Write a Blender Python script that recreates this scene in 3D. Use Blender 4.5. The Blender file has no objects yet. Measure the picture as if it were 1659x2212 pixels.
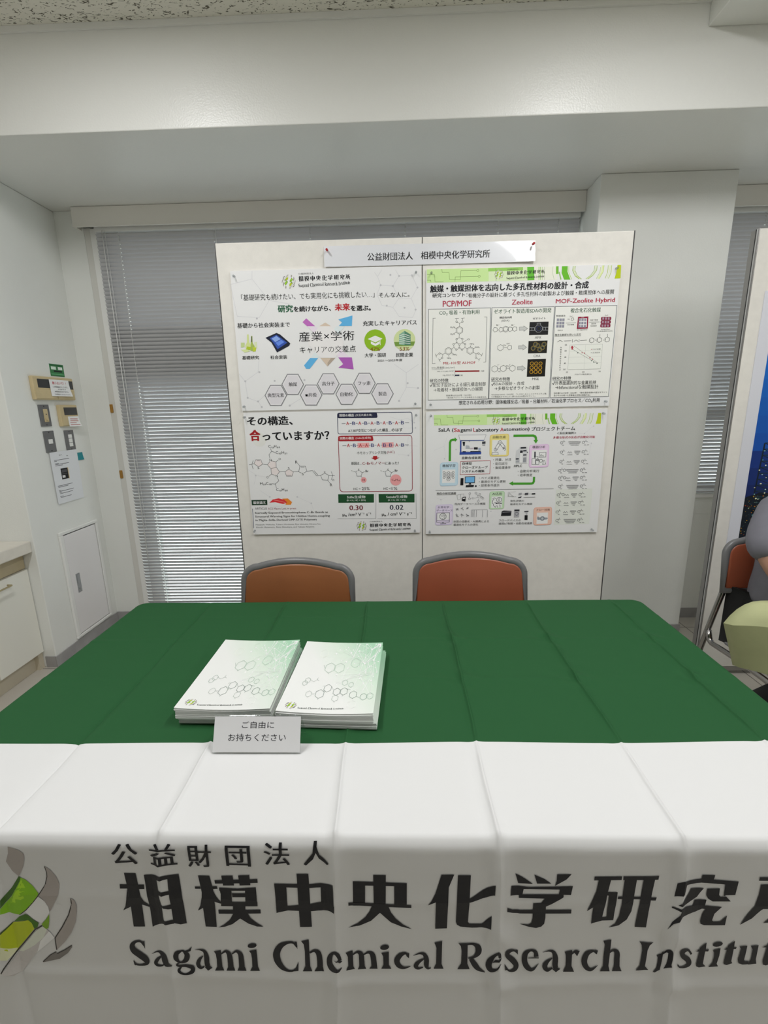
import bpy, bmesh, math, random
from mathutils import Vector, Matrix
from mathutils.geometry import tessellate_polygon
random.seed(7)
C = bpy.context.scene.collection
SC = bpy.context.scene
PI = math.pi

# ------------------------------------------------------------------ camera, world, lamps, exposure
cam = bpy.data.cameras.new('camera')
cam.sensor_fit = 'HORIZONTAL'; cam.sensor_width = 36.0; cam.lens = 36.0 * 992.47 / 1659
cam.clip_start = .02; cam.clip_end = 60
co = bpy.data.objects.new('camera', cam); C.objects.link(co)
_r = Vector((.99949238, .02557993, -.01899053)); _u = Vector((.01278154, .22404733, .97449445)); _f = Vector((-.02918228, .97424251, -.22360665))
m = Matrix.Identity(4)
for i in range(3): m[i][0] = _r[i]; m[i][1] = _u[i]; m[i][2] = -_f[i]
m.translation = Vector((0, 0, 1.387)); co.matrix_world = m
SC.camera = co
w = bpy.data.worlds.new('daylight'); SC.world = w; w.use_nodes = True
_n = w.node_tree; _tc = _n.nodes.new('ShaderNodeTexCoord'); _sx = _n.nodes.new('ShaderNodeSeparateXYZ'); _rp = _n.nodes.new('ShaderNodeValToRGB')
_mr = _n.nodes.new('ShaderNodeMapRange'); _mr.inputs[1].default_value = -1; _mr.inputs[2].default_value = 1
_e = _rp.color_ramp.elements; _e[0].position = .0; _e[0].color = (.015, .015, .015, 1); _e[1].position = 1; _e[1].color = (.80, .88, 1, 1)
for _p, _c in ((.20, (.02, .02, .02, 1)), (.31, (.36, .36, .36, 1)), (.485, (.46, .46, .455, 1)), (.515, (.95, .97, 1, 1))): _k = _e.new(_p); _k.color = _c
_n.links.new(_tc.outputs['Generated'], _sx.inputs[0]); _n.links.new(_sx.outputs[2], _mr.inputs[0]); _n.links.new(_mr.outputs[0], _rp.inputs[0]); _n.links.new(_rp.outputs[0], _n.nodes['Background'].inputs[0])
_n.nodes['Background'].inputs[1].default_value = 5.5
SC.view_settings.view_transform = 'Standard'; SC.view_settings.look = 'None'
SC.view_settings.exposure = 0.0; SC.view_settings.gamma = 1.0; SC.view_settings.use_curve_mapping = False
ZC = 2.848
def lamp(x, y, power, sx=.16, sy=1.22, col=(1, 1, 1)):
    L = bpy.data.lights.new('fluorescent_lamp', 'AREA'); L.shape = 'RECTANGLE'; L.size = sx; L.size_y = sy; L.energy = power; L.color = col
    o = bpy.data.objects.new('fluorescent_lamp', L); C.objects.link(o); o.location = (x, y, ZC - .012)
LP = ((-.98, .80, 26.5), (.87, .80, 26.5), (2.72, .80, 16), (2.72, -1.2, 16))  # last two are out of view, added as fill for walls and boards
for a in LP: lamp(*a)
try:
    SC.cycles.use_denoising = True; SC.cycles.max_bounces = 10; SC.cycles.diffuse_bounces = 6; SC.cycles.transparent_max_bounces = 16
    SC.cycles.sample_clamp_indirect = 6
except Exception: pass

# ------------------------------------------------------------------ materials
def hexlin(h):
    v = [int(h[i:i + 2], 16) / 255 for i in (0, 2, 4)]
    return [((x + .055) / 1.055) ** 2.4 if x > .04045 else x / 12.92 for x in v]
MATS = {}
def mat(name, col, rough=.6, metal=0.0, spec=.5, bump=0, bscale=200, bdist=.001, var=0, vscale=6, var2=None, coat=0):
    if name in MATS: return MATS[name]
    m = bpy.data.materials.new(name); m.use_nodes = True; nt = m.node_tree; b = nt.nodes['Principled BSDF']
    c = hexlin(col) if isinstance(col, str) else list(col)
    b.inputs['Base Color'].default_value = (*c, 1); b.inputs['Roughness'].default_value = rough; b.inputs['Metallic'].default_value = metal
    b.inputs['Specular IOR Level'].default_value = spec; b.inputs['Coat Weight'].default_value = coat
    tc = nt.nodes.new('ShaderNodeTexCoord')
    if var:
        n = nt.nodes.new('ShaderNodeTexNoise'); n.inputs['Scale'].default_value = vscale; n.inputs['Detail'].default_value = 5
        nt.links.new(tc.outputs['Object'], n.inputs['Vector'])
        mx = nt.nodes.new('ShaderNodeMix'); mx.data_type = 'RGBA'; mx.inputs['Factor'].default_value = 0
        c2 = hexlin(var2) if var2 else [x * (1 - var) for x in c]
        mx.inputs[6].default_value = (*c, 1); mx.inputs[7].default_value = (*c2, 1)
        mr = nt.nodes.new('ShaderNodeMapRange'); mr.inputs[1].default_value = .35; mr.inputs[2].default_value = .7
        nt.links.new(n.outputs['Fac'], mr.inputs[0]); nt.links.new(mr.outputs[0], mx.inputs['Factor']); nt.links.new(mx.outputs[2], b.inputs['Base Color'])
    if bump:
        n = nt.nodes.new('ShaderNodeTexNoise'); n.inputs['Scale'].default_value = bscale; n.inputs['Detail'].default_value = 3
        nt.links.new(tc.outputs['Object'], n.inputs['Vector'])
        bp = nt.nodes.new('ShaderNodeBump'); bp.inputs['Strength'].default_value = bump; bp.inputs['Distance'].default_value = bdist
        nt.links.new(n.outputs['Fac'], bp.inputs['Height']); nt.links.new(bp.outputs['Normal'], b.inputs['Normal'])
    MATS[name] = m; return m
def clear_mat(name, tint=(.97, .98, .98), gloss=.08, rough=.03):
    if name in MATS: return MATS[name]
    m = bpy.data.materials.new(name); m.use_nodes = True; nt = m.node_tree
    for n in list(nt.nodes):
        if n.type != 'OUTPUT_MATERIAL': nt.nodes.remove(n)
    t = nt.nodes.new('ShaderNodeBsdfTransparent'); t.inputs[0].default_value = (*tint, 1)
    g = nt.nodes.new('ShaderNodeBsdfGlossy'); g.inputs['Roughness'].default_value = rough
    fc = nt.nodes.new('ShaderNodeLayerWeight'); lw = nt.nodes.new('ShaderNodeMath'); lw.operation = 'POWER'; lw.inputs[1].default_value = 5; nt.links.new(fc.outputs['Facing'], lw.inputs[0])
    ad = nt.nodes.new('ShaderNodeMath'); ad.operation = 'MULTIPLY_ADD'; ad.inputs[1].default_value = .75; ad.inputs[2].default_value = gloss; ad.use_clamp = True
    nt.links.new(lw.outputs[0], ad.inputs[0])
    x = nt.nodes.new('ShaderNodeMixShader'); nt.links.new(ad.outputs[0], x.inputs[0]); nt.links.new(t.outputs[0], x.inputs[1]); nt.links.new(g.outputs[0], x.inputs[2])
    nt.links.new(x.outputs[0], nt.nodes['Material Output'].inputs[0]); MATS[name] = m; return m
def ink(c):
    if c == 'k': c = '16161a'
    # read beside white paper that renders at .70: bring back to the inks' reflectance on .83 stock
    return mat('ink_' + c, [min(.86, 1.17 * v) for v in hexlin(c)], .55, spec=.3)

wall_m = mat('painted_wall', (.82, .83, .80), .42, spec=.5, bump=.30, bscale=170, bdist=.0016, var=.04, vscale=2.5)
beam_m = mat('painted_beam', (.80, .80, .77), .33, spec=.55, bump=.55, bscale=150, bdist=.0016)
white_m = mat('white_paint', (.82, .82, .80), .4, bump=.05, bscale=80)
base_m = mat('grey_vinyl_baseboard', (.36, .35, .35), .45, var=.2, vscale=9)
frame_m = mat('window_frame_metal', (.68, .67, .63), .5, bump=.05)
blind_m = mat('blind_aluminium', (.50, .50, .515), .5, spec=.5, bump=.02)
dark_m = mat('dark_plastic', (.02, .02, .022), .4, bump=.05)
chrome_m = mat('chrome_tube', (.36, .35, .34), .22, metal=1, bump=.02)
steel_m = mat('brushed_steel', (.36, .36, .37), .38, metal=.85, bump=.1, bscale=400)
paper_m = mat('white_paper', (.80, .80, .80), .6, bump=.03, bscale=60)
panel_m = mat('panel_cloth', (.81, .785, .735), .7, bump=.35, bscale=420, bdist=.0008, var=.05, vscale=30)
clear_m = clear_mat('clear_acrylic')
glass_m = clear_mat('window_glass', (.92, .96, .95), .03, .0)

# ------------------------------------------------------------------ mesh helpers
def link(o, parent=None):
    C.objects.link(o)
    if parent is not None: o.parent = parent
    return o
def obj(name, bm, mats, parent=None, smooth=False):
    me = bpy.data.meshes.new(name); bmesh.ops.recalc_face_normals(bm, faces=bm.faces)
    bm.to_mesh(me); bm.free()
    for mm in (mats if isinstance(mats, (list, tuple)) else [mats]): me.materials.append(mm)
    if smooth:
        for p in me.polygons: p.use_smooth = True
    return link(bpy.data.objects.new(name, me), parent)
def tag(o, label, cat, group=None, kind=None):
    o['label'] = label; o['category'] = cat
    if group: o['group'] = group
    if kind: o['kind'] = kind
    return o
def thing(name, label, cat, loc=(0, 0, 0), rz=0, group=None):
    o = bpy.data.objects.new(name, None); o.empty_display_size = .05; C.objects.link(o); o.location = loc; o.rotation_euler = (0, 0, rz)
    return tag(o, label, cat, group)
def struct(name, bm, m, parent=None, smooth=False):
    o = obj(name, bm, m, parent, smooth)
    if parent is None: o['kind'] = 'structure'
    return o
def box(bm, x0, x1, y0, y1, z0, z1, bev=0, mi=0, seg=2):
    r = bmesh.ops.create_cube(bm, size=1); vs = r['verts']
    bmesh.ops.scale(bm, vec=(x1 - x0, y1 - y0, z1 - z0), verts=vs); bmesh.ops.translate(bm, vec=((x0 + x1) / 2, (y0 + y1) / 2, (z0 + z1) / 2), verts=vs)
    fs = list({f for v in vs for f in v.link_faces})
    for f in fs: f.material_index = mi
    if bev:
        es = list({e for v in vs for e in v.link_edges})
        r2 = bmesh.ops.bevel(bm, geom=es, offset=bev, segments=seg, affect='EDGES', profile=.5)
        for f in r2['faces']: f.material_index = mi
    return vs
def bx(*a, **k):
    bm = bmesh.new(); box(bm, *a, **k); return bm
def tube(bm, pts, r, seg=10, cap=True, mi=0, closed=False, ry=None):
    P = [Vector(p) for p in pts]; n = len(P); rings = []; up = None
    for i, p in enumerate(P):
        a = P[i - 1] if (i or closed) else P[i]; b = P[(i + 1) % n] if (i < n - 1 or closed) else P[i]
        t = (b - a).normalized()
        if up is None:
            up = Vector((0, 0, 1)) if abs(t.z) < .9 else Vector((0, 1, 0))
        s = t.cross(up).normalized(); up = s.cross(t).normalized()
        rings.append([bm.verts.new(p + s * math.cos(2 * PI * k / seg) * r + up * math.sin(2 * PI * k / seg) * (ry or r)) for k in range(seg)])
    for i in range(n if closed else n - 1):
        A = rings[i]; B = rings[(i + 1) % n]
        for k in range(seg):
            f = bm.faces.new((A[k], A[(k + 1) % seg], B[(k + 1) % seg], B[k])); f.material_index = mi; f.smooth = True
    if cap and not closed:
        for R in (rings[0], rings[-1]):
            f = bm.faces.new(R); f.material_index = mi
def bend(pts, r, n=6):
    P = [Vector(p) for p in pts]; out = [P[0]]
    for i in range(1, len(P) - 1):
        a = (P[i - 1] - P[i]); b = (P[i + 1] - P[i]); d = min(r, a.length * .48, b.length * .48)
        pa = P[i] + a.normalized() * d; pb = P[i] + b.normalized() * d
        for k in range(n + 1):
            t = k / n; out.append(pa * (1 - t) ** 2 + P[i] * 2 * t * (1 - t) + pb * t * t)
    return out + [P[-1]]
def lathe(bm, prof, c, seg=14, axis='Z', mi=0):
    rings = []
    for r, h in prof:
        ring = []
        for k in range(seg):
            a = 2 * PI * k / seg; x, y = r * math.cos(a), r * math.sin(a)
            v = {'Z': (x, y, h), 'Y': (x, h, y), 'X': (h, x, y)}[axis]
            ring.append(bm.verts.new(Vector(c) + Vector(v)))
        rings.append(ring)
    for A, B in zip(rings, rings[1:]):
        for k in range(seg):
            f = bm.faces.new((A[k], A[(k + 1) % seg], B[(k + 1) % seg], B[k])); f.material_index = mi; f.smooth = True
    bm.faces.new(rings[0]).material_index = mi; bm.faces.new(rings[-1]).material_index = mi

# ------------------------------------------------------------------ printing: flat ink shapes laid on a surface
_tc = {}
def glyphs(t, bold):
    k = (t, bold)
    if k in _tc: return _tc[k]
    cu = bpy.data.curves.new('lettering', 'FONT'); cu.body = t; cu.resolution_u = 2
    o = bpy.data.objects.new('lettering', cu); C.objects.link(o)
    dg = bpy.context.evaluated_depsgraph_get(); e = o.evaluated_get(dg); me = e.to_mesh()
    vs = [(v.co.x, v.co.y) for v in me.vertices]; fs = [tuple(p.vertices) for p in me.polygons]
    e.to_mesh_clear(); bpy.data.objects.remove(o); bpy.data.curves.remove(cu)
    x0 = min(v[0] for v in vs); x1 = max(v[0] for v in vs); y0 = min(v[1] for v in vs); y1 = max(v[1] for v in vs)
    sx = max(x1 - x0, 1e-6); sy = max(y1 - y0, 1e-6)
    # heavier weights: the glyphs struck several times, slightly shifted
    e = .016 * bold; n = len(vs); sh = {0: [(0, 0)], 1: [(-e, 0), (e, 0)], 2: [(-e, -e * .5), (0, 0), (e, e * .5), (e, -e * .5), (-e, e * .5)], 3: [(-e, -e * .5), (0, 0), (e, e * .5), (e, -e * .5), (-e, e * .5)]}[bold]
    V = []; F = []
    for q, (dx, dy) in enumerate(sh):
        V += [((x + dx - x0 + e) / (sx + 2 * e), 1 - (y + dy - y0 + e * .5) / (sy + e), q * .25) for x, y in vs]; F += [tuple(i + q * n for i in f) for f in fs]
    _tc[k] = (V, F); return _tc[k]
def strip_pts(c, wd):
    P = [Vector((c[i], c[i + 1])) for i in range(0, len(c), 2)]; L = []; R = []
    closed = len(P) > 3 and (P[0] - P[-1]).length < 1e-4; n = len(P)
    for i in range(n):
        a = P[i - 1] if i else (P[-2] if closed else P[0]); b = P[i + 1] if i < n - 1 else (P[1] if closed else P[-1])
        d1 = (P[i] - a); d2 = (b - P[i]); d = (d1.normalized() if d1.length > 1e-9 else Vector((0, 0))) + (d2.normalized() if d2.length > 1e-9 else Vector((0, 0)))
        if d.length < 1e-6: d = d2 if d2.length > 0 else d1
        d.normalize(); nn = Vector((-d.y, d.x)); q = d2 if d2.length > 1e-9 else d1
        k = abs(nn.dot(Vector((-q.y, q.x)).normalized())); k = 1 / max(k, .5)
        L.append(P[i] + nn * wd / 2 * k); R.append(P[i] - nn * wd / 2 * k)
    return L, R
class Print:
    """collects flat polygons (mm right, mm down, layer) and lays them through fn(x, y, layer)"""
    def __init__(s): s.tris = []; s.layer = 0
    def poly(s, pts, col):
        ps = [(p[0], p[1]) for p in pts]
        tr = tessellate_polygon([[Vector((p[0], p[1], 0)) for p in ps]])
        s.tris.append((ps, [list(t) for t in tr], col, s.layer))
    def quads(s, L, R, col):
        n = len(L); s.tris.append(([tuple(p) for p in L] + [tuple(p) for p in R], [[i, i + 1, n + i + 1, n + i] for i in range(n - 1)], col, s.layer))
    def run(s, ops, fit=None, recol=None):
        for o in ops:
            s.layer += 1
            k = o[0]
            if fit:
                x0, y0, w_, h_, bb = fit
                F = lambda c: [((v - bb[0]) / (bb[1] - bb[0]) * w_ + x0) if i % 2 == 0 else ((v - bb[2]) / (bb[3] - bb[2]) * h_ + y0) for i, v in enumerate(c)]
                ks = w_ / (bb[1] - bb[0])
            else: F = lambda c: c; ks = 1
            if k == 'P':
                c = F(o[2]); s.poly([(c[i], c[i + 1]) for i in range(0, len(c), 2)], recol if recol and o[1] == 'k' else o[1])
            elif k == 'S':
                L, R = strip_pts(F(o[3]), max(o[2] * ks, .35)); s.quads(L, R, o[1])
            elif k == 'Q':
                a = F(o[2]); b = F(o[3]); s.quads([(a[i], a[i + 1]) for i in range(0, len(a), 2)], [(b[i], b[i + 1]) for i in range(0, len(b), 2)], recol if recol and o[1] == 'k' else o[1])
            elif k == 'C':
                s.poly([(o[2] + o[4] * math.cos(a * PI / 12), o[3] + o[5] * math.sin(a * PI / 12)) for a in range(24)], o[1])
            elif k == 'R':
                n = int(o[7]); c = []
                for i in range(n + 1): a = 2 * PI * i / n + math.radians(o[8]); c += [o[2] + o[4] * math.cos(a), o[3] + o[5] * math.sin(a)]
                L, R = strip_pts(c, max(o[6], .35)); s.quads(L, R, o[1])
            elif k == 'T':
                vs, fs = glyphs(o[1], int(o[7]))
                n1 = len(vs) // max(1, round(vs[-1][2] / .25) + 1)
                for q in range(len(vs) // n1):
                    s.tris.append(([(o[2] + x * o[4], o[3] + y * o[5]) for x, y, _ in vs[q * n1:(q + 1) * n1]], [[i - q * n1 for i in f] for f in fs if q * n1 <= f[0] < (q + 1) * n1], o[6], s.layer + q * .2))
            elif k == 'K':
                src = PRINT[o[1]]; xs = []; ys = []
                for q in src:
                    for e in q:
                        if isinstance(e, list): xs += e[0::2]; ys += e[1::2]
                s.run(src, (o[2], o[3], o[4], o[5], (min(xs), max(xs), min(ys), max(ys))), o[6])
    def into(s, bm, mats, fn, cutx=None, cuty=None):
        idx = {}
        for vs, fs, col, ly in s.tris:
            if col not in idx:
                idx[col] = len(mats); mats.append(ink(col))
            if cutx or cuty:
                tb = bmesh.new(); tv = [tb.verts.new((x, y, 0)) for x, y in vs]
                for f in fs:
                    try: tb.faces.new([tv[i] for i in f])
                    except ValueError: pass
                xa = min(v[0] for v in vs); xb = max(v[0] for v in vs); ya = min(v[1] for v in vs); yb = max(v[1] for v in vs)
                for c in cutx:
                    if xa < c < xb: bmesh.ops.bisect_plane(tb, geom=tb.verts[:] + tb.edges[:] + tb.faces[:], plane_co=(c, 0, 0), plane_no=(1, 0, 0), dist=1e-5)
                for c in cuty:
                    if ya < c < yb: bmesh.ops.bisect_plane(tb, geom=tb.verts[:] + tb.edges[:] + tb.faces[:], plane_co=(0, c, 0), plane_no=(0, 1, 0), dist=1e-5)
                tb.verts.index_update(); vs = [(v.co.x, v.co.y) for v in tb.verts]; fs = [[v.index for v in f.verts] for f in tb.faces]; tb.free()
            nv = [bm.verts.new(fn(x, y, ly)) for x, y in vs]
            for f in fs:
                try:
                    g = bm.faces.new([nv[i] for i in f]); g.material_index = idx[col]
                except ValueError: pass
def sheet(name, bm, mats, parent=None):
    me = bpy.data.meshes.new(name); bm.to_mesh(me); bm.free()
    for mm in mats: me.materials.append(mm)
    return link(bpy.data.objects.new(name, me), parent)

# ------------------------------------------------------------------ what is printed on the paper and the cloth (mm right, mm down)
PRINT = {
'poster_tl': [
('S','c9c9cd',1.6,[644.8,38.1,631.9,20.7]),
('S','c9c9cd',1.59,[664,11.8,644.8,38.1,657.5,72.9,710.9,78.1,738.1,38.1,722.5,13.3]),
('S','c9c9cd',1.6,[738.1,38.1,793.9,37.1,817.7,84.3]),
('S','c9c9cd',1.6,[710.9,78.1,737.1,126.9,790.7,130.7,817.7,86.7]),
('S','c9c9cd',1.61,[657.5,72.9,640.6,109.6,661.2,155.1,709.6,163.8,737.1,126.9]),
('S','c9c9cd',1.61,[790.7,130.7,812.1,176.3,795.7,208.7]),
('S','c9c9cd',1.62,[709.6,163.8,736.2,202.3,795.7,208.7]),
('S','c9c9cd',1.63,[-3.1,53.8,93.8,34,162.9,122.9,113.5,192.7,14.9,185.3,-3.1,53.8]),
('S','c9c9cd',1.64,[162.9,122.9,259.9,140.4]),
('S','c9c9cd',1.62,[93.8,34,96.5,2.1]),
('S','c9c9cd',1.7,[0.8,431.7,26.3,464.7,89.1,425.5,100.1,359]),
('S','c9c9cd',1.7,[26.3,464.7,31.3,538.6,78.5,556.1,115.2,526.5]),
('S','c9c9cd',1.72,[78.5,556.1,93.7,581.3]),
('S','c9c9cd',1.69,[731.9,565.9,766.2,506.7,822.1,510.5]),
('S','c9c9cd',1.68,[766.2,506.7,766.7,442.2,711.7,403.8]),
('S','c9c9cd',1.67,[766.7,442.2,822.4,406.2]),
('S','c9c9cd',1.71,[223.1,577.1,279.3,546.2]),
('C','b9b9bd',793.9,37.1,4.2,3.9),
('C','b9b9bd',700.9,33.2,4.3,3.9),
('C','b9b9bd',738.1,38.1,4.3,3.9),
('C','b9b9bd',657.5,72.9,4.3,3.9),
('C','b9b9bd',710.9,78.1,4.3,3.9),
('C','b9b9bd',817.7,86.7,4.3,3.9),
('C','b9b9bd',682.7,157.1,4.3,4),
('C','b9b9bd',760.9,167.5,4.3,4),
('C','b9b9bd',809.4,176.2,4.3,4),
('C','b9b9bd',26.3,464.7,4.5,4.3),
('C','b9b9bd',94.8,425.6,4.5,4.3),
('C','b9b9bd',31.3,538.6,4.6,4.4),
('C','b9b9bd',78.5,556.1,4.6,4.4),
('C','b9b9bd',162.5,465.8,4.5,4.3),
('C','b9b9bd',93.7,581.3,4.6,4.4),
('C','b9b9bd',224.8,577.2,4.6,4.4),
('C','b9b9bd',300,464.8,4.5,4.3),
('C','b9b9bd',102.2,196.5,4.4,4.1),
('C','b9b9bd',772,487.9,4.5,4.3),
('C','b9b9bd',819.3,510.5,4.5,4.3),
('C','b9b9bd',731.9,565.9,4.5,4.4),
('K','logo',224.6,20.4,60.3,57.9,'k'),
('T','公益財団法人',299,14.7,68.3,7.3,'555555',0),
('K','kanji',298.6,26.4,226.3,23.5,'k'),
('K','eng',296.9,53.4,227.1,20.7,'k'),
('T','「基礎研究も続けたい、でも実用化にも挑戦したい…」',39.5,95.8,590.3,26,'333333',0),
('T','そんな人に。',648.6,103,134.2,20.9,'333333',0),
('T','研究',198.6,142.7,68.4,31.4,'1f5a3c',2),
('T','を続けながら、',269.5,149.8,166.4,23.2,'k',2),
('T','未来',452.4,142.7,67.9,30.2,'b01c28',2),
('T','を選ぶ。',522.8,153.1,89.5,22.2,'k',2),
('T','基礎から社会実装まで',11.3,213.7,237.6,21.6,'k',1),
('T','充実したキャリアパス',575.2,218,239.4,21.4,'k',1),
('P','b566b4',[306.1,216.6,323.5,200.7,361.2,234.3,325.5,233.5]),
('P','ddd2e2',[325.5,233.5,361.2,234.3,512.7,370.5,459.9,369.4]),
('P','a458ad',[459.9,369.4,521,370.7,527.6,422.3,458.1,413.4,481,398.9]),
('P','d3dcea',[331.8,369.2,368,370,495.5,237.4,457.2,236.6]),
('P','5ba8d8',[302,400.5,331.8,369.2,368,370,327.5,416,310.7,415.6]),
('P','5ba8d8',[466.6,208.6,529.9,193.8,525.7,237.1,468.2,235.8,482.5,221.8]),
('P','e3dcdc',[380.4,234.8,432.5,236,485.1,294,484.2,317.4,446,370.6,379.2,369.2,326.6,311.3,327.8,290.4]),
('P','cdbcab',[380.4,234.8,407.5,220,432.5,236]),
('P','c9b8a6',[379.1,370.3,445.9,371.7,409.2,407]),
('P','a99a8c',[409.2,407,445.9,371.7,426.5,371.3,409.9,392.1]),
('T','産業×学術',285.5,256.5,249.7,41.4,'k',0),
('T','キャリアの交差点',286.5,318.9,254,29.4,'k',0),
('P','b9c98c',[21.4,296.6,38.2,297,36.6,315.3,19.6,317.6]),
('P','c9d38f',[52.3,262.4,59.6,262.6,59,294.9,69.2,313.4,62.2,329.1,42.3,327,40.4,310.2,49.5,294.7]),
('P','9fb25a',[70.1,269,75.7,269.2,74.4,297.8,82.6,313.7,74.1,334.6,62,331.7]),
('P','cfd8b0',[83,295.4,94.2,294.6,93.1,321.8,81.8,322.7]),
('P','a8bd2c',[48,313,65.6,316,61.1,329.6,43.5,326]),
('P','b7c63a',[72.9,316.1,89.4,319.1,86.4,334.9,73.9,337.2]),
('P','ccd79b',[18.8,326.5,46.8,326.1,62.9,334.4,34.5,339]),
('S','444444',3.33,[72.7,271.7,70.7,295.1]),
('P','161c30',[134.4,278.3,185.9,258.7,202,265.8,245.4,304.2,240.3,314.6,182.6,342.2,160.6,299.7]),
('P','2f4fa8',[153.8,280.3,185.3,266.5,231.7,301.3,186.4,328.1,169,299.9]),
('P','86a4e6',[161.9,282.6,184.9,271.6,203.4,285.6,177.5,297.5]),
('P','5f84d8',[178.4,300.1,205.9,288.8,219.1,298.4,190.2,314.5]),
('T','基礎研究',21.3,353.2,77.5,17,'k',1),
('T','社会実装',150.4,354.4,76.7,16.9,'k',1),
('C','86b01e',628,299.8,48.3,45.7),
('P','f0f2e6',[595.2,293.8,628.5,280.1,661.1,293.8,628.9,309.1]),
('P','f0f2e6',[608.7,303.5,628.8,313.8,648.3,303.9,648,315.8,628.6,324.2,608.4,314.9]),
('S','f0f2e6',2.74,[650.1,297.7,650.7,321.1]),
('C','c3cf9a',759.7,301.2,48.2,45.6),
('P','6f8f3f',[713,309.5,806.1,308.9,800.6,327,718.2,327.8]),
('P','7fa892',[735.3,278.9,760,263,759.5,323.5,734.8,320.3]),
('P','4d7d66',[760,263,787.2,279.1,786.9,324.1,759.5,323.5]),
('S','dfe8dc',2.19,[736.3,284.1,758.8,276.9,786,286.8]),
('S','dfe8dc',2.19,[736.2,291.8,758.7,286.2,786,294.5]),
('S','dfe8dc',2.19,[736.1,299.6,758.6,295.5,785.9,302.3]),
('S','dfe8dc',2.19,[736,307.4,758.5,304.8,785.9,310]),
('S','dfe8dc',2.19,[736,315.2,758.5,314.1,785.8,317.8]),
('T','47%',605.1,329.6,44.1,15.7,'7a4210',1),
('T','53%',737.3,330.9,44,15.7,'7a4210',1),
('T','大学・国研',579.5,354.3,96.8,17.9,'k',1),
('T','民間企業',720.5,355.7,77.2,17.9,'k',1),
('T','2021〜2025年度',637.1,381.3,111.8,10.6,'k',0),
('P','d2cfd4',[113.3,529.2,141.7,484.9,191.6,486,213.6,531.2,185.4,575.9,135,574.9]),
('S','77777b',3.42,[113.3,529.2,141.7,484.9,191.6,486,213.6,531.2,185.4,575.9,135,574.9,113.3,529.2]),
('S','f2f2f4',1.71,[119.3,529.3,144.3,490.4,188.3,491.2,207.6,531.1,182.7,570.4,138.4,569.5,119.3,529.3]),
('T','典型元素',125.3,520.2,76.4,18.7,'k',1),
('P','d2cfd4',[195.3,481.7,223.2,437.9,272.7,438.9,294.9,483.7,267.3,527.8,217.3,526.9]),
('S','77777b',3.4,[195.3,481.7,223.2,437.9,272.7,438.9,294.9,483.7,267.3,527.8,217.3,526.9,195.3,481.7]),
('S','f2f2f4',1.7,[201.3,481.8,225.8,443.3,269.4,444.2,288.9,483.6,264.6,522.4,220.6,521.5,201.3,481.8]),
('T','触媒',226.5,473.1,38.5,18.4,'k',1),
('P','d2cfd4',[277.4,530.8,304.9,486.6,354.6,487.6,377.2,532.7,349.9,577.3,299.8,576.4]),
('S','77777b',3.41,[277.4,530.8,304.9,486.6,354.6,487.6,377.2,532.7,349.9,577.3,299.8,576.4,277.4,530.8]),
('S','f2f2f4',1.7,[283.4,530.9,307.6,492,351.3,492.9,371.2,532.6,347.2,571.8,303.1,571,283.4,530.9]),
('T','π共役',300.1,522,53.9,18.6,'k',1),
('P','d2cfd4',[359.4,482.3,386.4,438.6,435.7,439.6,458.6,484.3,431.8,528.3,382,527.4]),
('S','77777b',3.38,[359.4,482.3,386.4,438.6,435.7,439.6,458.6,484.3,431.8,528.3,382,527.4,359.4,482.3]),
('S','f2f2f4',1.69,[365.4,482.4,389.1,443.9,432.5,444.8,452.6,484.2,429.1,522.9,385.3,522,365.4,482.4]),
('T','高分子',380.3,473.6,58,18.4,'k',1),
('P','d2cfd4',[441.9,530.7,468.6,486.6,518.1,487.6,541.4,532.7,515,577.2,465,576.2]),
('S','77777b',3.39,[441.9,530.7,468.6,486.6,518.1,487.6,541.4,532.7,515,577.2,465,576.2,441.9,530.7]),
('S','f2f2f4',1.7,[447.9,530.8,471.4,492,514.9,492.9,535.4,532.6,512.2,571.7,468.2,570.9,447.9,530.8]),
('T','自動化',462.9,521.9,58.2,18.6,'k',1),
('P','d2cfd4',[525.5,483.5,551.6,439.9,600.7,440.9,624.3,485.5,598.5,529.4,548.8,528.5]),
('S','77777b',3.37,[525.5,483.5,551.6,439.9,600.7,440.9,624.3,485.5,598.5,529.4,548.8,528.5,525.5,483.5]),
('S','f2f2f4',1.68,[531.5,483.6,554.4,445.2,597.7,446.1,618.4,485.3,595.6,524,552,523.2,531.5,483.6]),
('T','フッ素',545.2,474.8,57.8,18.4,'k',1),
('P','d2cfd4',[606.8,531.8,632.6,487.8,681.9,488.8,705.9,533.7,680.4,578.1,630.6,577.2]),
('S','77777b',3.38,[606.8,531.8,632.6,487.8,681.9,488.8,705.9,533.7,680.4,578.1,630.6,577.2,606.8,531.8]),
('S','f2f2f4',1.69,[612.8,531.9,635.5,493.2,678.9,494,700,533.6,677.5,572.7,633.7,571.8,612.8,531.9]),
('T','製造',637.8,523.2,38.3,18.5,'k',1),
],
'poster_tr': [
('P','c0dd98',[2.1,-1,268.3,0.2,270,53.6,3.9,52.7]),
('P','d0e3b8',[268.3,0.2,461.1,1,464,54.4,270,53.6]),
('P','e0e9d2',[461.1,1,561.4,1.6,564.8,54.9,464,54.4]),
('P','8fc25c',[266.6,0.6,415.4,0.9,416.1,14.3,267,14.1]),
('P','5fb233',[433.3,0.8,462.8,1.1,466.8,53.4,437,53.7]),
('S','9fc47c',3.35,[483.5,1.6,486.3,52.9]),
('S','9fc47c',3.35,[490.2,1.8,493.1,53]),
('S','9fc47c',1.67,[497.4,2,500.4,53.2]),
('S','87a56c',1.12,[506.9,2.2,509.9,53.5]),
('S','6f9048',1.41,[67.6,-0.4,68.8,12.6,98.2,14.4,101.4,42.1,147.2,44.3,149.9,8,218,8.7]),
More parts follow.
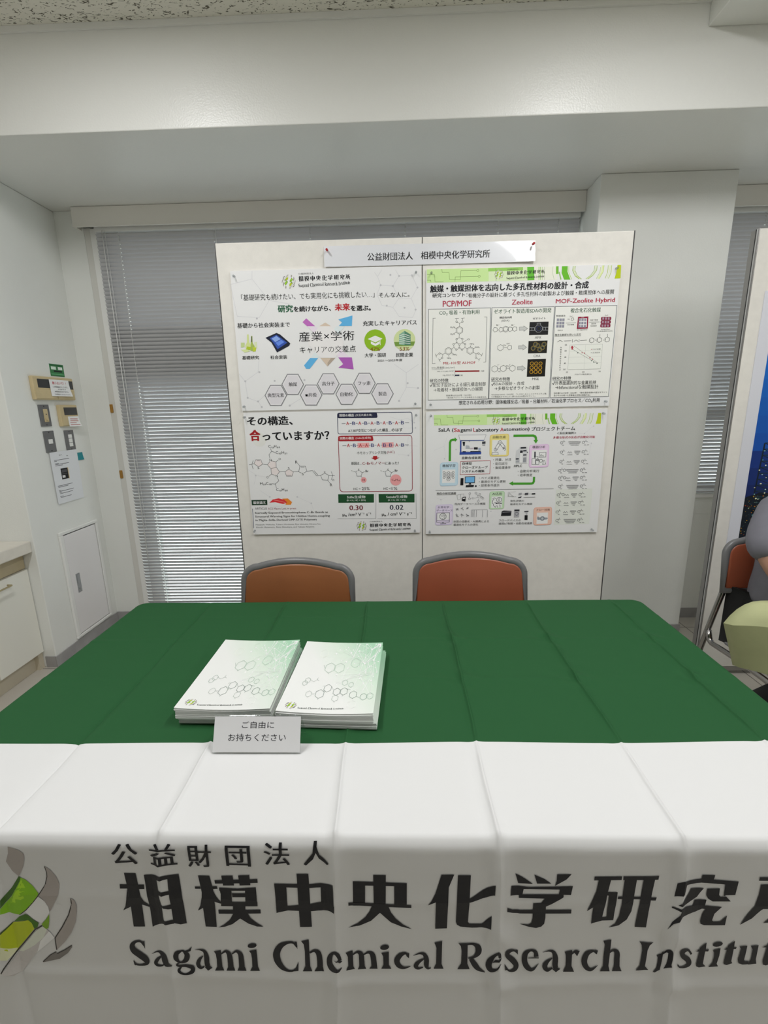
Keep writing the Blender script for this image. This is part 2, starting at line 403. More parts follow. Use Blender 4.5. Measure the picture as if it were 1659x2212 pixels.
('S','6f9048',1.42,[124.7,52.1,125.5,32.3,224.3,32.7]),
('S','6f9048',1.42,[3.8,19.8,34.9,19.5,38.5,49.9,74.8,50.8]),
('S','6f9048',1.42,[3.9,42.2,19.2,42.6,20.9,50.5]),
('S','6f9048',1.4,[299.1,1.5,302.1,53.4]),
('R','6f9048',221.9,8.8,4.5,4.1,1.41,24,0),
('R','6f9048',228.8,32.3,4.5,4.2,1.41,24,0),
('P','69aa2a',[555.8,1.4,566.9,1.2,568.8,30.6,557.8,31.9]),
('P','62b024',[580.8,1.6,605.8,1.7,606.2,23.8,620.7,55.2,593.9,55.1,581.5,28.4]),
('S','8fae7a',1.11,[543.6,1.6,542.2,24.8,550.8,53.5]),
('S','8fb964',5.02,[572.8,23,572,28.1,580.4,54.2]),
('S','b2cf62',2.22,[610.3,1.8,612,26.6,626.3,54.9]),
('S','93b13a',2.22,[629.2,2.3,627.6,19.2,639.1,40.2,658,54.1]),
('S','93b13a',2.22,[730.6,2.9,729.4,21.8,715.4,41.1,696.5,54.6]),
('S','c6d68a',2.22,[634.2,2.4,632.6,19.4,644.2,40.3,663,54.2]),
('S','c6d68a',2.22,[725.6,2.8,724.4,21.7,710.4,40.9,691.5,54.4]),
('S','93b13a',1.67,[639.2,2.6,637.6,19.5,649.2,40.4,668.1,54.4]),
('S','93b13a',1.66,[720.6,2.6,719.4,21.6,705.4,40.8,686.5,54.3]),
('S','d6e2a8',7.75,[755.5,3,753.7,27.6,738.8,55.1]),
('S','a9c14e',1.66,[759.9,3.1,758.2,27.7,743.3,55.2]),
('S','a9c14e',1.66,[746.1,9.4,743.9,29.9,731,54.9]),
('S','a9c14e',2.21,[777.6,3.1,776.7,30.8,768.3,54.8]),
('S','d6e2a8',2.21,[784.8,3.3,783.9,31,775.5,55]),
('S','a9c14e',2.21,[792,3.5,791.2,31.2,782.8,55.2]),
('P','b2c212',[816.2,3.1,831.6,3,833.9,56,808.4,56.4,813.6,34.3]),
('K','logo',293.8,8.2,39.2,38.8,'k'),
('T','公益財団法人',348.1,5.8,49.2,4.7,'333333',0),
('K','kanji',347.2,13.6,160.4,17.6,'k'),
('K','eng',346.4,35.3,161.4,13,'k'),
('T','触媒・触媒担体を志向した多孔性材料の設計・合成',17,63.1,683.8,29.4,'16161e',2),
('T','研究コンセプト：',26.8,95.8,152.2,18,'k',1),
('T','有機分子の設計に基づく多孔性材料の創製および触媒・触媒担体への展開',182.5,99,628.1,19,'222222',0),
('T','PCP/MOF',72.8,127.2,125.8,24.6,'a81c3e',1),
('T','Zeolite',373.3,130,90.8,20.2,'a81c3e',1),
('T','MOF-Zeolite Hybrid',563.7,131.7,254.6,23.3,'a81c3e',1),
('P','dfe2da',[9.9,160.6,281.9,161.2,283.9,548.8,9.1,549.3]),
('P','dfe2da',[287.6,160.8,560.5,163.1,560.3,549,286.9,548.3]),
('P','dfe2da',[562.2,162.6,828.5,164.2,826.2,548.4,563.2,549]),
('S','6a6d70',2.3,[9.9,160.6,281.9,161.2,283.9,548.8,9.1,549.3,9.9,160.6]),
('S','6a6d70',2.28,[287.6,160.8,559.4,163,559.1,548.9,286.9,548.3,287.6,160.8]),
('S','6a6d70',2.27,[563.3,162.6,828.5,164.2,826.2,548.4,563.8,549,563.3,162.6]),
('T','CO₂ 吸着・有効利用',57.7,166.4,176.2,20.5,'1d4a30',1),
('T','ゼオライト製造用SDAの開発',296.7,167,250.5,19.3,'1d4a30',1),
('T','複合化石化触媒',629.6,170.4,131.1,19.2,'1d4a30',1),
('S','555555',1.73,[41.7,197.4,30.2,197.7,28.1,388.9,41.7,388.6]),
('S','555555',1.72,[255.6,197.6,267.1,197.9,267.7,387.2,257.2,388.1]),
('R','3a3a3a',147.5,250.5,16.8,15.9,1.74,6,30),
('R','5a5a5a',147.5,250.5,12.2,11.5,0.87,6,30),
('R','3a3a3a',99.9,337.2,17,16.2,1.75,6,30),
('R','5a5a5a',99.9,337.2,12.3,11.7,0.88,6,30),
('R','3a3a3a',197.4,337.1,16.9,16.2,1.75,6,30),
('R','5a5a5a',197.4,337.1,12.3,11.7,0.88,6,30),
('S','3a3a3a',1.44,[147.2,234.6,147.5,221.6,135.9,215.9]),
('S','3a3a3a',1.44,[147.5,221.6,159,216.4]),
('S','3a3a3a',1.44,[134.1,208.8,135.1,200.7]),
('S','3a3a3a',1.44,[160,209.4,161.5,200.3]),
('S','3a3a3a',1.44,[127,201.1,144.3,200.4]),
('S','3a3a3a',1.44,[154.1,200.6,169.6,199.9]),
('S','3a3a3a',1.45,[132.9,241.4,123,239]),
('S','3a3a3a',1.45,[132.5,258.3,124.5,263.1]),
('S','3a3a3a',1.45,[147.2,266.3,146.9,281.7,136.5,287]),
('S','3a3a3a',1.45,[146.9,281.7,159.7,286.4]),
('S','3a3a3a',1.45,[135.4,292.5,136.1,298]),
('S','3a3a3a',1.45,[161,292.5,161.7,298.6]),
('S','3a3a3a',1.45,[164.7,301.4,180.7,291.8]),
('S','3a3a3a',1.46,[131,305.1,125.2,307.7]),
('S','3a3a3a',1.46,[140.3,305.3,145.6,307.6]),
('S','3a3a3a',1.46,[152,308.3,157.8,305.7]),
('S','3a3a3a',1.45,[165.9,305.3,171.7,307.1]),
('S','3a3a3a',1.46,[122.4,313.2,124.2,321.6,131.3,328.4]),
('S','3a3a3a',1.46,[124.2,321.6,113.8,329.1]),
('S','3a3a3a',1.46,[139,331.3,144.2,327]),
('S','3a3a3a',1.46,[151.7,327.2,157.1,330.6]),
('S','3a3a3a',1.46,[165.2,330.3,173.2,322.7,173.6,314.3]),
('S','3a3a3a',1.46,[173.2,322.7,183.9,329.5]),
('S','3a3a3a',1.46,[148,313.2,148.1,319.9]),
('S','3a3a3a',1.46,[197.6,321,199.8,314.9]),
('S','3a3a3a',1.46,[211.8,329.1,220.4,324.8]),
('S','3a3a3a',1.46,[114.6,344.7,123.5,350.5]),
('S','3a3a3a',1.46,[100.7,353.9,102.6,362.4]),
('S','3a3a3a',1.46,[85.4,345.2,74.9,350.6,64.9,347]),
('S','3a3a3a',1.47,[74.9,350.6,73.2,360.6]),
('S','3a3a3a',1.47,[55.5,347.9,43.9,357.2]),
('S','3a3a3a',1.47,[41.4,347.6,47.4,362.9]),
('S','3a3a3a',1.47,[69.2,369,59.2,374.4]),
('S','3a3a3a',1.47,[55.7,368.7,64,381.8]),
('S','3a3a3a',1.46,[212.2,345.2,222.9,351.6,231,348.4]),
('S','3a3a3a',1.46,[222.9,351.6,223.2,362.7]),
('S','3a3a3a',1.46,[238.6,351.9,250.5,358.9]),
('S','3a3a3a',1.46,[253.1,347.8,246.5,363.2]),
('S','3a3a3a',1.46,[227.5,371.2,236.4,376.5]),
('S','3a3a3a',1.46,[242.1,369.9,235.4,383.8]),
('R','2a2a2a',134.1,214.2,3.5,3.3,1.44,12,0),
('R','2a2a2a',160.1,214.8,3.5,3.3,1.44,12,0),
('R','2a2a2a',135.3,288.1,3.5,3.3,1.45,12,0),
('R','2a2a2a',160.9,287.5,3.5,3.3,1.45,12,0),
('R','2a2a2a',122.3,308.8,3.5,3.3,1.46,12,0),
('R','2a2a2a',148.5,310.5,3.5,3.3,1.46,12,0),
('R','2a2a2a',173.5,308.8,3.5,3.3,1.45,12,0),
('R','2a2a2a',134.9,331.3,3.5,3.3,1.46,12,0),
('R','2a2a2a',160.6,331.8,3.5,3.3,1.46,12,0),
('R','2a2a2a',60.2,346.4,3.5,3.4,1.47,12,0),
('R','2a2a2a',72.1,366.2,3.5,3.4,1.47,12,0),
('R','2a2a2a',233.9,350.1,3.5,3.4,1.46,12,0),
('R','2a2a2a',223.3,368.3,3.5,3.4,1.46,12,0),
('T','Al',131.5,298.2,8.1,7.2,'k',1),
('T','Al',157.7,298.8,8.1,7.2,'k',1),
('T','Al',143.5,320.1,8.2,7.2,'k',1),
('T','Cl',182.4,286.1,10.5,7.2,'k',1),
('T','H₂N',106.8,234,18.5,7.1,'k',1),
('T','H₂N',107.2,262.5,18.5,7.1,'k',1),
('T','NH₂',195.1,305.7,18.6,7.2,'k',1),
('T','NH₂',219.8,320.1,18.7,7.2,'k',1),
('T','NH₂',119.4,349.6,18.8,7.3,'k',1),
('T','NH₂',93.8,364.1,18.8,7.3,'k',1),
('T','MIL-101型 Al-MOF',77,381.1,145.1,13.5,'a32030',1),
('T','CO₂吸着能 (mL/cm³)',25.3,402.8,104.9,10.8,'444444',0),
('S','444444',0.89,[25.3,415.5,75.5,415.4]),
('P','8a1d22',[130.5,421.6,240.6,422.8,240.7,428.5,130.5,427.9]),
('P','222840',[130.7,439.3,150.8,439.1,150.9,445.4,130.8,445.5]),
('S','333333',1.18,[130.4,418.2,130.3,448.9]),
('T','MIL-101(Al)-MOF',50.2,421.1,74.4,6.8,'444444',0),
('T','368',246.5,422.6,14.7,6.2,'444444',0),
('T','Mg-MOF-74',75.8,438.1,49.1,6.8,'444444',0),
('T','88',155.6,439.5,9.4,6.3,'444444',0),
('T','研究の特徴',16.6,454.9,84.9,15.5,'k',1),
('S','222222',1.49,[16.6,473,101.6,473.5]),
('T','研究の特徴',294.8,454.9,84.2,15.4,'k',1),
('S','222222',1.48,[295.1,472.9,379.4,473.4]),
('T','研究の特徴',569.1,456.6,83.6,15.4,'k',1),
('S','222222',1.47,[569.8,474.5,653.5,475]),
('S','222222',2.38,[17.9,482.8,22,488.6,29.7,475]),
('T','配位子設計による細孔構造制御',31.5,473.4,238.5,18.4,'222222',0),
('T','→吸着材・触媒担体への展開',34.6,495,221.3,17.9,'222222',0),
('T','特許第6632207号（2019年）',91.6,526.7,116.2,7.6,'444444',0),
('T','「多孔性アルミニウム化合物及びその製造方法」',94.7,536.7,181.8,7.6,'444444',0),
('T','構造指向剤',321.7,197.4,54.3,9.2,'k',1),
('T','(SDA)',330.8,211.3,34.4,9.7,'222222',0),
('T','ゼオライト',467.7,204.3,55.9,9.7,'k',1),
('R','3a3a3a',305.6,251.4,11,10.4,1.44,5,30),
('R','3a3a3a',331,251.9,10.9,10.4,1.44,5,30),
('R','3a3a3a',351.1,250.2,13.8,13.1,1.44,6,30),
('R','3a3a3a',371.2,251.2,10.9,10.4,1.44,5,30),
('R','3a3a3a',391.3,250.6,10.9,10.4,1.44,5,30),
('R','3a3a3a',331,327.8,13.9,13.3,1.45,6,30),
('R','3a3a3a',371.6,328.1,11,10.5,1.45,5,30),
('R','3a3a3a',308.5,418,14.7,14.2,1.47,6,30),
('R','3a3a3a',347.2,417.1,14.7,14.1,1.47,6,30),
('R','3a3a3a',388.2,416.8,14.1,13.6,1.46,6,30),
('R','5a5a5a',351.1,250.2,9.8,9.3,0.86,6,30),
('T','Br⁻',310.2,229.7,12.6,6.5,'222222',0),
('T','Br⁻',376.2,230.7,12.7,6.5,'222222',0),
('S','3a3a3a',1.45,[344.8,324.8,360,329]),
('T','Me',343.9,314.8,11.6,5.5,'222222',0),
('T','OH⁻',357.6,308.2,16.2,6.1,'222222',0),
('T','I⁻',322,398.2,7,6.2,'222222',0),
('T','Me',324.8,427.4,10.6,5.7,'222222',0),
('S','3a3a3a',1.47,[322.6,418.3,333.2,417.9]),
('S','3a3a3a',1.46,[361.2,416.3,374.7,417.1]),
('T','Me',359.1,403.3,11.7,5.6,'222222',0),
('T','I⁻',374.7,398.8,7.6,6.2,'222222',0),
('P','bfc0bd',[411.1,243.4,430.6,243.4,430.3,238.5,447,250.3,431.5,261.3,431.2,255.9,411.7,256]),
('S','66686a',1.44,[411.1,243.4,430.6,243.4,430.3,238.5,447,250.3,431.5,261.3,431.2,255.9,411.7,256,411.1,243.4]),
('P','bfc0bd',[410.7,321.8,430.4,321.7,430.1,316.7,446.9,328.7,431.2,340,431,334.4,411.3,334.5]),
('S','66686a',1.45,[410.7,321.8,430.4,321.7,430.1,316.7,446.9,328.7,431.2,340,431,334.4,411.3,334.5,410.7,321.8]),
('P','bfc0bd',[410.1,411.1,430,410.9,429.8,405.9,446.7,418.1,430.9,429.6,430.6,423.9,410.7,424.1]),
('S','66686a',1.46,[410.1,411.1,430,410.9,429.8,405.9,446.7,418.1,430.9,429.6,430.6,423.9,410.7,424.1,410.1,411.1]),
('P','151517',[454.8,223.3,537.6,223.6,538,277.9,454.7,277.7]),
('P','15140f',[454.2,302.4,537.7,302,536.9,355,454,354.9]),
('P','14120c',[454.1,380,535.4,379.5,535.2,455,453.8,455]),
('R','8f9296',495.8,251.4,17.2,16.3,1.72,8,22),
('R','3a4a8a',495.8,251.4,9.7,9.3,0.86,8,22),
('S','8f9296',1.72,[465.7,246.9,477.2,247.1,477.8,259.1,466.4,258.9,465.7,246.9]),
('S','8f9296',1.72,[514.4,246.4,525.8,246.6,526.5,258.6,515.1,258.3,514.4,246.4]),
('S','8f9296',1.72,[487.7,229.5,503.1,229.3,503.5,236.4,488.1,236.5,487.7,229.5]),
('S','8f9296',1.72,[456,246.7,465.7,246.9]),
('S','8f9296',1.72,[456.6,258.6,466.4,258.9]),
('S','8f9296',1.72,[525.8,246.6,537.3,246.9]),
('S','8f9296',1.72,[526.5,258.6,536.8,258.8]),
('R','8d7a3a',476,333.2,9.8,9.4,1.74,8,10),
('R','5c6a6a',476,333.2,6.4,6.1,1.16,6,0),
('R','8d7a3a',516.5,332.4,9.8,9.4,1.73,8,10),
('R','5c6a6a',516.5,332.4,6.4,6.1,1.16,6,0),
('R','8d7a3a',495.7,322.6,9.8,9.4,1.73,8,10),
('R','5c6a6a',495.7,322.6,6.4,6.1,1.16,6,0),
('R','8d7a3a',485.6,316.8,9.8,9.4,1.73,8,10),
('R','5c6a6a',485.6,316.8,6.4,6.1,1.16,6,0),
('R','8d7a3a',505.3,339.4,9.8,9.4,1.74,8,10),
('R','5c6a6a',505.3,339.4,6.4,6.1,1.16,6,0),
('R','8d7a3a',523.1,317.7,9.8,9.4,1.73,8,10),
('R','5c6a6a',523.1,317.7,6.3,6.1,1.15,6,0),
('R','b98c1c',473.7,398.4,7.6,7.3,2.33,8,0),
('S','8a6a18',1.75,[473.7,398.4,482.9,407.6]),
('R','b98c1c',473.5,416.4,7.6,7.3,2.34,8,0),
('S','8a6a18',1.75,[474.6,416.4,483.8,423.3]),
('R','b98c1c',473.2,434.4,7.6,7.4,2.34,8,0),
('S','8a6a18',1.76,[475.6,434.5,484.6,439.2]),
('R','b98c1c',492.9,398.8,7.6,7.3,2.33,8,10),
('S','8a6a18',1.75,[492.9,398.8,500.4,407.9]),
('R','b98c1c',492.7,416.8,7.6,7.3,2.34,8,10),
('S','8a6a18',1.75,[493.9,416.8,501.3,423.7]),
('R','b98c1c',492.6,434.8,7.6,7.4,2.34,8,10),
('S','8a6a18',1.76,[494.9,434.9,502.2,439.6]),
('R','b98c1c',512.2,399.2,7.6,7.3,2.33,8,20),
('S','8a6a18',1.75,[512.2,399.2,517.9,408.3]),
('R','b98c1c',512,417.2,7.6,7.3,2.33,8,20),
('S','8a6a18',1.75,[513.2,417.2,518.8,424.1]),
('R','b98c1c',511.9,435.2,7.6,7.4,2.34,8,20),
('S','8a6a18',1.75,[514.2,435.3,519.7,439.9]),
('T','AFX',481.1,283,28.2,10.4,'444444',0),
('T','CHA',479.5,360.7,30.2,10.6,'444444',0),
('T','MSE',479,459.8,29.3,10.8,'444444',0),
('S','222222',2.37,[296.7,484.4,301,490.2,308.2,476.6]),
('T','SDAの設計・合成',307.8,475.2,136.2,15.5,'222222',0),
('T','→多様なゼオライトの創製',310.9,494.4,203.6,17.3,'222222',0),
('T','WO2022/150472（2022年）「シクロヘキシレンジアミニウム塩、',297,527,251.5,7,'444444',0),
('T','その製造及びそれにより得られるMSE型ゼオライト」',297.3,536.3,198.6,7,'444444',0),
('P','8a8a98',[572.7,211.5,582.4,211.8,582.5,222,572.8,221.8]),
('P','8a8a98',[572.7,225,582.4,225.2,582.5,235.5,572.8,235.3]),
('P','8a8a98',[572.7,238.5,582.5,238.7,582.6,249,572.8,248.8]),
('P','8a8a98',[584.7,211.8,594.4,212,594.5,222.3,584.8,222]),
('P','8a8a98',[584.7,225.3,594.4,225.5,594.5,235.8,584.8,235.5]),
('P','8a8a98',[584.7,238.8,594.5,239,594.6,249.3,584.8,249.1]),
('P','8a8a98',[596.6,212.1,606.3,212.3,606.4,222.5,596.8,222.3]),
('P','8a8a98',[596.7,225.6,606.4,225.8,606.5,236,596.8,235.8]),
('P','8a8a98',[596.7,239.1,606.4,239.3,606.6,249.6,596.9,249.4]),
('P','8a1638',[664.4,206.7,709.1,206.1,710.3,256.3,662.4,256.8]),
('P','e6e0e2',[669.4,213.3,703.5,213.5,705.2,250.2,670,250.5]),
('T','MOF',679.3,206.8,12.5,3.8,'f2f2f2',0),
('P','8a8a98',[667.8,213.8,677.4,214,677.6,224.2,668,224]),
('P','8a8a98',[667.9,227.2,677.6,227.4,677.8,237.7,668.1,237.5]),
('P','8a8a98',[668.1,240.7,677.8,240.9,678,251.2,668.3,251]),
('P','8a8a98',[679.7,214,689.4,214.3,689.6,224.5,679.9,224.3]),
('P','8a8a98',[679.9,227.5,689.6,227.7,689.8,238,680.1,237.8]),
('P','8a8a98',[680.1,241,689.7,241.2,690,251.5,680.3,251.3]),
('P','8a8a98',[691.6,214.3,701.3,214.5,701.5,224.8,691.9,224.5]),
('P','8a8a98',[691.8,227.8,701.5,228,701.7,238.3,692.1,238]),
('P','8a8a98',[692,241.3,701.7,241.5,701.9,251.8,692.2,251.6]),
('P','7d1f3c',[764.3,214.5,764.7,212.3,765.6,210.8,767.2,209.9,769.5,209.6,803.3,210,805.6,210.4,807.2,211.3,808.2,212.8,808.5,215,808.5,219.2,808.2,221.3,807.3,222.8,805.7,223.7,803.4,224,769.6,223.6,767.3,223.3,765.7,222.3,764.7,220.8,764.4,218.7]),
('P','a08a98',[770.2,211.9,777.5,212,777.8,221.2,770.4,221]),
('P','a08a98',[782.1,212.1,789.4,212.3,789.7,221.5,782.3,221.3]),
('P','a08a98',[794,212.4,801.3,212.6,801.6,221.7,794.2,221.6]),
('P','7d1f3c',[763.9,229,764.2,226.8,765.2,225.3,766.8,224.4,769,224.1,802.9,224.5,805.2,224.8,806.8,225.8,807.8,227.3,808.1,229.5,808.2,233.7,807.9,235.8,806.9,237.3,805.3,238.2,803,238.5,769.1,238.1,766.8,237.8,765.2,236.9,764.2,235.3,763.9,233.2]),
('P','a08a98',[769.7,226.4,777.1,226.5,777.3,235.7,769.9,235.5]),
('P','a08a98',[781.6,226.6,789,226.8,789.3,236,781.9,235.8]),
('P','a08a98',[793.6,226.9,800.9,227.1,801.2,236.2,793.8,236.1]),
('P','7d1f3c',[763.4,243.5,763.7,241.4,764.7,239.8,766.3,238.9,768.6,238.7,802.5,239,804.8,239.4,806.4,240.3,807.4,241.8,807.7,244,807.8,248.2,807.5,250.4,806.5,251.9,804.9,252.8,802.6,253.1,768.7,252.7,766.4,252.4,764.8,251.4,763.8,249.9,763.4,247.7]),
('P','a08a98',[769.3,240.9,776.7,241.1,776.9,250.3,769.5,250.1]),
('P','a08a98',[781.2,241.2,788.6,241.3,788.8,250.5,781.5,250.4]),
('P','a08a98',[793.2,241.5,800.5,241.6,800.8,250.8,793.4,250.6]),
('T','物理混合',568.6,196.8,40.9,8.1,'444444',0),
('T','Zn²⁺',627.9,201.8,13.6,4.8,'444444',0),
('R','444444',640.7,215.8,6.8,6.5,1.14,5,10),
('T','HN',619.6,213.2,9.1,4.3,'444444',0),
('S','444444',1.14,[612.7,231.3,657.1,230.7]),
('T','MOF被覆',619.5,235.8,29.1,5.4,'444444',0),
('T','ZSM-5',579.3,258.5,21.8,4.9,'333333',0),
('T','ZIF-8@ZSM-5',662.8,258.9,45.6,4.9,'333333',0),
('S','444444',1.14,[713.3,229.9,759.3,229.9]),
('T','空気下焼成',717.7,218.8,34,5.4,'444444',0),
('T','酸化物',724.6,233.9,19.9,5.4,'444444',0),
('T','合成触媒',720.8,243,27.3,5.4,'444444',0),
('T','ZnO',780.1,200.9,13.6,4.3,'444444',0),
('T','ZnO@ZSM-5',767.6,259.3,38.7,4.3,'333333',0),
('T','(外表面選択担持)',750,266.6,69.5,4.4,'333333',0),
('T','複合化触媒を用いた反応',567.9,274.8,114.5,9.3,'333333',0),
('S','444444',0.86,[567.1,285.2,682.9,285.6]),
('S','444444',1.44,[581.3,309.6,592.4,302.2,604.3,308.5]),
('S','444444',1.44,[609.8,305.8,641.3,304.9]),
('S','444444',1.44,[646.7,299,647.1,313.3]),
('S','444444',1.44,[653.1,308.5,662.4,302.6,672,307.8]),
('S','444444',1.43,[675.9,299.7,676.3,312.8]),
('S','444444',1.44,[680.9,305.2,710.6,304.3]),
('S','444444',1.43,[765.2,292.9,765.3,280.9]),
('S','444444',1.43,[798.7,291.5,798.3,280]),
('R','444444',731.3,305.3,11.5,11,1.43,6,30),
('S','444444',1.15,[724.1,308.4,723.6,301.8]),
('R','444444',764.4,304.4,11.5,11,1.43,6,30),
('S','444444',1.15,[757.3,307.5,756.7,300.9]),
('R','444444',798.7,303.5,11.4,11,1.43,6,30),
('S','444444',1.15,[791.5,306.6,790.9,300]),
('C','444444',747.9,305.1,1.7,1.6),
('C','444444',781.7,305.9,1.7,1.6),
('P','dde0d8',[636.9,322.9,780.3,322.3,780.7,427.3,634.4,427.6]),
('S','9a9d9a',0.86,[636.9,322.9,780.3,322.3,780.7,427.3,634.4,427.6,636.9,322.9]),
('S','aeb1ae',0.69,[636.4,349.5,779.6,348.2]),
('S','aeb1ae',0.7,[636,375.6,780.2,374.8]),
('S','aeb1ae',0.7,[634.9,401.8,780.1,401]),
('S','aeb1ae',0.69,[706.3,322.3,707,427.5]),
('S','8a7070',1.15,[654.4,327.2,763.9,400.6]),
('S','707a74',1.15,[646.7,339.7,763.1,404.5]),
('C','a02535',692.9,357.3,2.6,2.5),
('C','a02535',702.8,358.7,2.6,2.5),
('C','a02535',729.3,379.2,2.6,2.5),
('C','a02535',741.3,385.6,2.6,2.5),
('C','3a4a40',674.5,356.9,2.6,2.5),
('C','3a4a40',738.4,392.2,2.6,2.5),
('C','3a4a40',748.1,398,2.6,2.5),
('C','3a4a40',763,403.4,2.6,2.5),
('P','a83040',[645.2,343,644.6,334.1,640.5,334.1,647.4,325.9,655.5,334.4,651.5,334.3,652.1,343.2]),
('T','55',615,319.5,9.2,6.1,'444444',0),
('T','50',615.5,344.3,9.3,6.1,'444444',0),
('T','45',615.6,370.9,9.3,6.1,'444444',0),
('T','40',615.7,397.2,9.3,6.2,'444444',0),
('T','35',615.1,423.6,9.3,6.2,'444444',0),
('T','35',627.6,435.7,9.3,6.2,'444444',0),
('T','55',700.4,436.1,9.3,6.2,'444444',0),
('T','75',772.4,435.9,9.3,6.2,'444444',0),
('T','プロパン転化率(%)',666.3,446.1,75.6,7.4,'444444',0),
('T','MOF被覆',739,340.1,34.5,6.6,'444444',0),
('T','含浸担持',739.1,354.5,32.8,6.7,'444444',0),
('C','a02535',733.3,343.8,1.7,1.7),
('C','3a4a40',733.3,358.2,1.7,1.7),
('T','芳',595.5,330.1,6.4,6.1,'444444',0),
('T','香',595.6,339.4,6.4,6.1,'444444',0),
('T','族',595.8,348.8,6.3,6.1,'444444',0),
('T','化',595.9,358.2,6.3,6.1,'444444',0),
('T','合',596,367.7,6.3,6.1,'444444',0),
('T','物',596.1,377.2,6.3,6.2,'444444',0),
('T','収',596.2,386.7,6.3,6.2,'444444',0),
('T','率',596.3,396.2,6.4,6.2,'444444',0),
('T','(',596.4,405.7,6.4,6.2,'444444',0),
('T','%',596.5,415.3,6.4,6.2,'444444',0),
('T',')',596.6,424.9,6.4,6.2,'444444',0),
('S','222222',2.35,[570.5,485.3,574.9,491.1,581.7,477.6]),
('T','外表面選択的な金属担持',582.2,476.5,183,17.1,'222222',0),
('T','→bifunctionalな触媒設計',585.1,495,191.7,17.8,'222222',0),
('T','特許第7181709号（2022年）「酸化亜鉛修飾MFI型ゼオライト',579.1,525.9,239.6,7.5,'444444',0),
('T','及びそれを用いた芳香族化合物の製造方法」',579.8,536.3,163.6,7.5,'444444',0),
('T','想定される応用分野：固体触媒反応／吸着・分離材料／石油化学プロセス／CO₂利用',150,553.8,637.9,19.8,'222222',0),
],
'poster_bl': [
('S','cfcfd2',1.36,[682.8,31.1,736.9,48.1,764.1,38,796.5,59.9]),
('S','cfcfd2',1.36,[736.9,48.1,747.4,83.1,801.9,84]),
('S','cfcfd2',1.37,[768.9,123.9,763.1,164.5,812.5,168.1]),
('S','cfcfd2',1.38,[718.7,204.9,768.3,211.3,790.5,184.1]),
('S','cfcfd2',1.41,[-10.9,260.1,37.2,294.7,22.1,340.1]),
('S','cfcfd2',1.42,[37.2,294.7,98.7,307]),
('S','cfcfd2',1.43,[228.6,403.4,295.2,436.2,304.8,471.3]),
('S','cfcfd2',1.43,[94.4,401.5,48.3,369.2]),
('C','c3c3c7',736.9,48.1,3.8,3.7),
('C','c3c3c7',796.5,59.9,3.8,3.7),
('C','c3c3c7',801.9,84,3.8,3.8),
('C','c3c3c7',763.1,164.5,3.8,3.8),
('C','c3c3c7',768.3,211.3,3.9,3.9),
('C','c3c3c7',34.3,295.8,4,4),
('C','c3c3c7',94.4,401.5,4,4),
('C','c3c3c7',228.6,403.4,4,4),
('C','c3c3c7',295.2,436.2,4,4.1),
('C','d8d8d4',65,125.3,33.4,32.8),
('T','その構造、',14,18.3,215,41.9,'k',2),
('T','合',20.4,79.5,51.8,52.3,'9c1c22',3),
('T','っていますか？',81.4,89.4,317.2,42.4,'k',2),
('P','ecd5d4',[40.5,220,64.7,220.4,71.5,241.7,51.8,254.3,30.5,239.4]),
('P','ecd5d4',[111.6,225.6,94.9,244.9,110.3,264.8,136.3,256.8,137,231.6]),
('P','ecd5d4',[136.3,256.8,110.3,264.8,111.2,290.2,135.5,299.1,150.5,279.5]),
('P','ecd5d4',[177,279.9,195.8,267.8,217.6,280.6,209.4,301.9,182.9,301.5]),
('S','3c3c40',1.69,[40.5,220,64.7,220.4,71.5,241.7,51.8,254.3,30.5,239.4,40.5,220]),
('S','3c3c40',1.68,[111.6,225.6,94.9,244.9,110.3,264.8,136.3,256.8,137,231.6,111.6,225.6]),
('S','3c3c40',1.69,[136.3,256.8,110.3,264.8,111.2,290.2,135.5,299.1,150.5,279.5,136.3,256.8]),
('S','3c3c40',1.69,[177,279.9,195.8,267.8,217.6,280.6,209.4,301.9,182.9,301.5,177,279.9]),
('S','3c3c40',1.69,[242.9,280.9,250.2,254.1,276,254.5,283,278.7,262,290.8,242.9,280.9]),
('S','3c3c40',1.69,[347.7,300.6,367.9,289.6,388.2,301.2,380.4,323.7,355.1,322.2,347.7,300.6]),
('S','3c3c40',1.68,[516.8,285.2,531,275.8,547.4,290.1,541.3,306.9,521.7,306.6,516.8,285.2]),
('S','3c3c40',1.67,[656.4,287.3,670.5,278,687,292.3,681.1,309.1,661.6,308.8,656.4,287.3]),
('S','3c3c40',1.69,[6.4,243.5,30.5,239.4]),
('S','3c3c40',1.69,[71.5,241.7,94.9,244.9]),
('S','3c3c40',1.69,[150.5,279.5,177.1,278.8]),
('S','3c3c40',1.69,[217.6,280.6,243,279.8]),
('S','3c3c40',1.68,[241.4,241.6,250.2,254.1]),
('S','3c3c40',1.69,[283,278.7,309.6,276.3,327.9,302,347.7,300.6]),
('S','3c3c40',1.69,[316.9,276.5,334.4,297.6]),
('S','3c3c40',1.69,[380.4,323.7,392.1,339.8]),
('S','3c3c40',1.69,[388.2,301.2,415.2,301.6]),
('S','3c3c40',1.68,[137,231.6,150,221.7]),
('S','3c3c40',1.7,[111.2,290.2,95,302.4]),
('S','3c3c40',1.68,[110,216.1,105.8,197.7,119.4,181.3,114.8,167.4]),
('S','3c3c40',1.68,[119.4,181.3,136.8,187.1]),
('S','3c3c40',1.7,[138.4,305.9,144,323.6,125.8,338.7,108.9,336.8]),
('S','3c3c40',1.7,[125.8,338.7,130.2,357.7]),
('S','3c3c40',1.69,[27.9,223.1,19.9,243.7,24.4,264.6]),
('S','3c3c40',1.68,[399.2,282.2,405.6,301.5,397.4,322.9]),
('S','3c3c40',1.69,[44.6,225.6,59.8,225.9]),
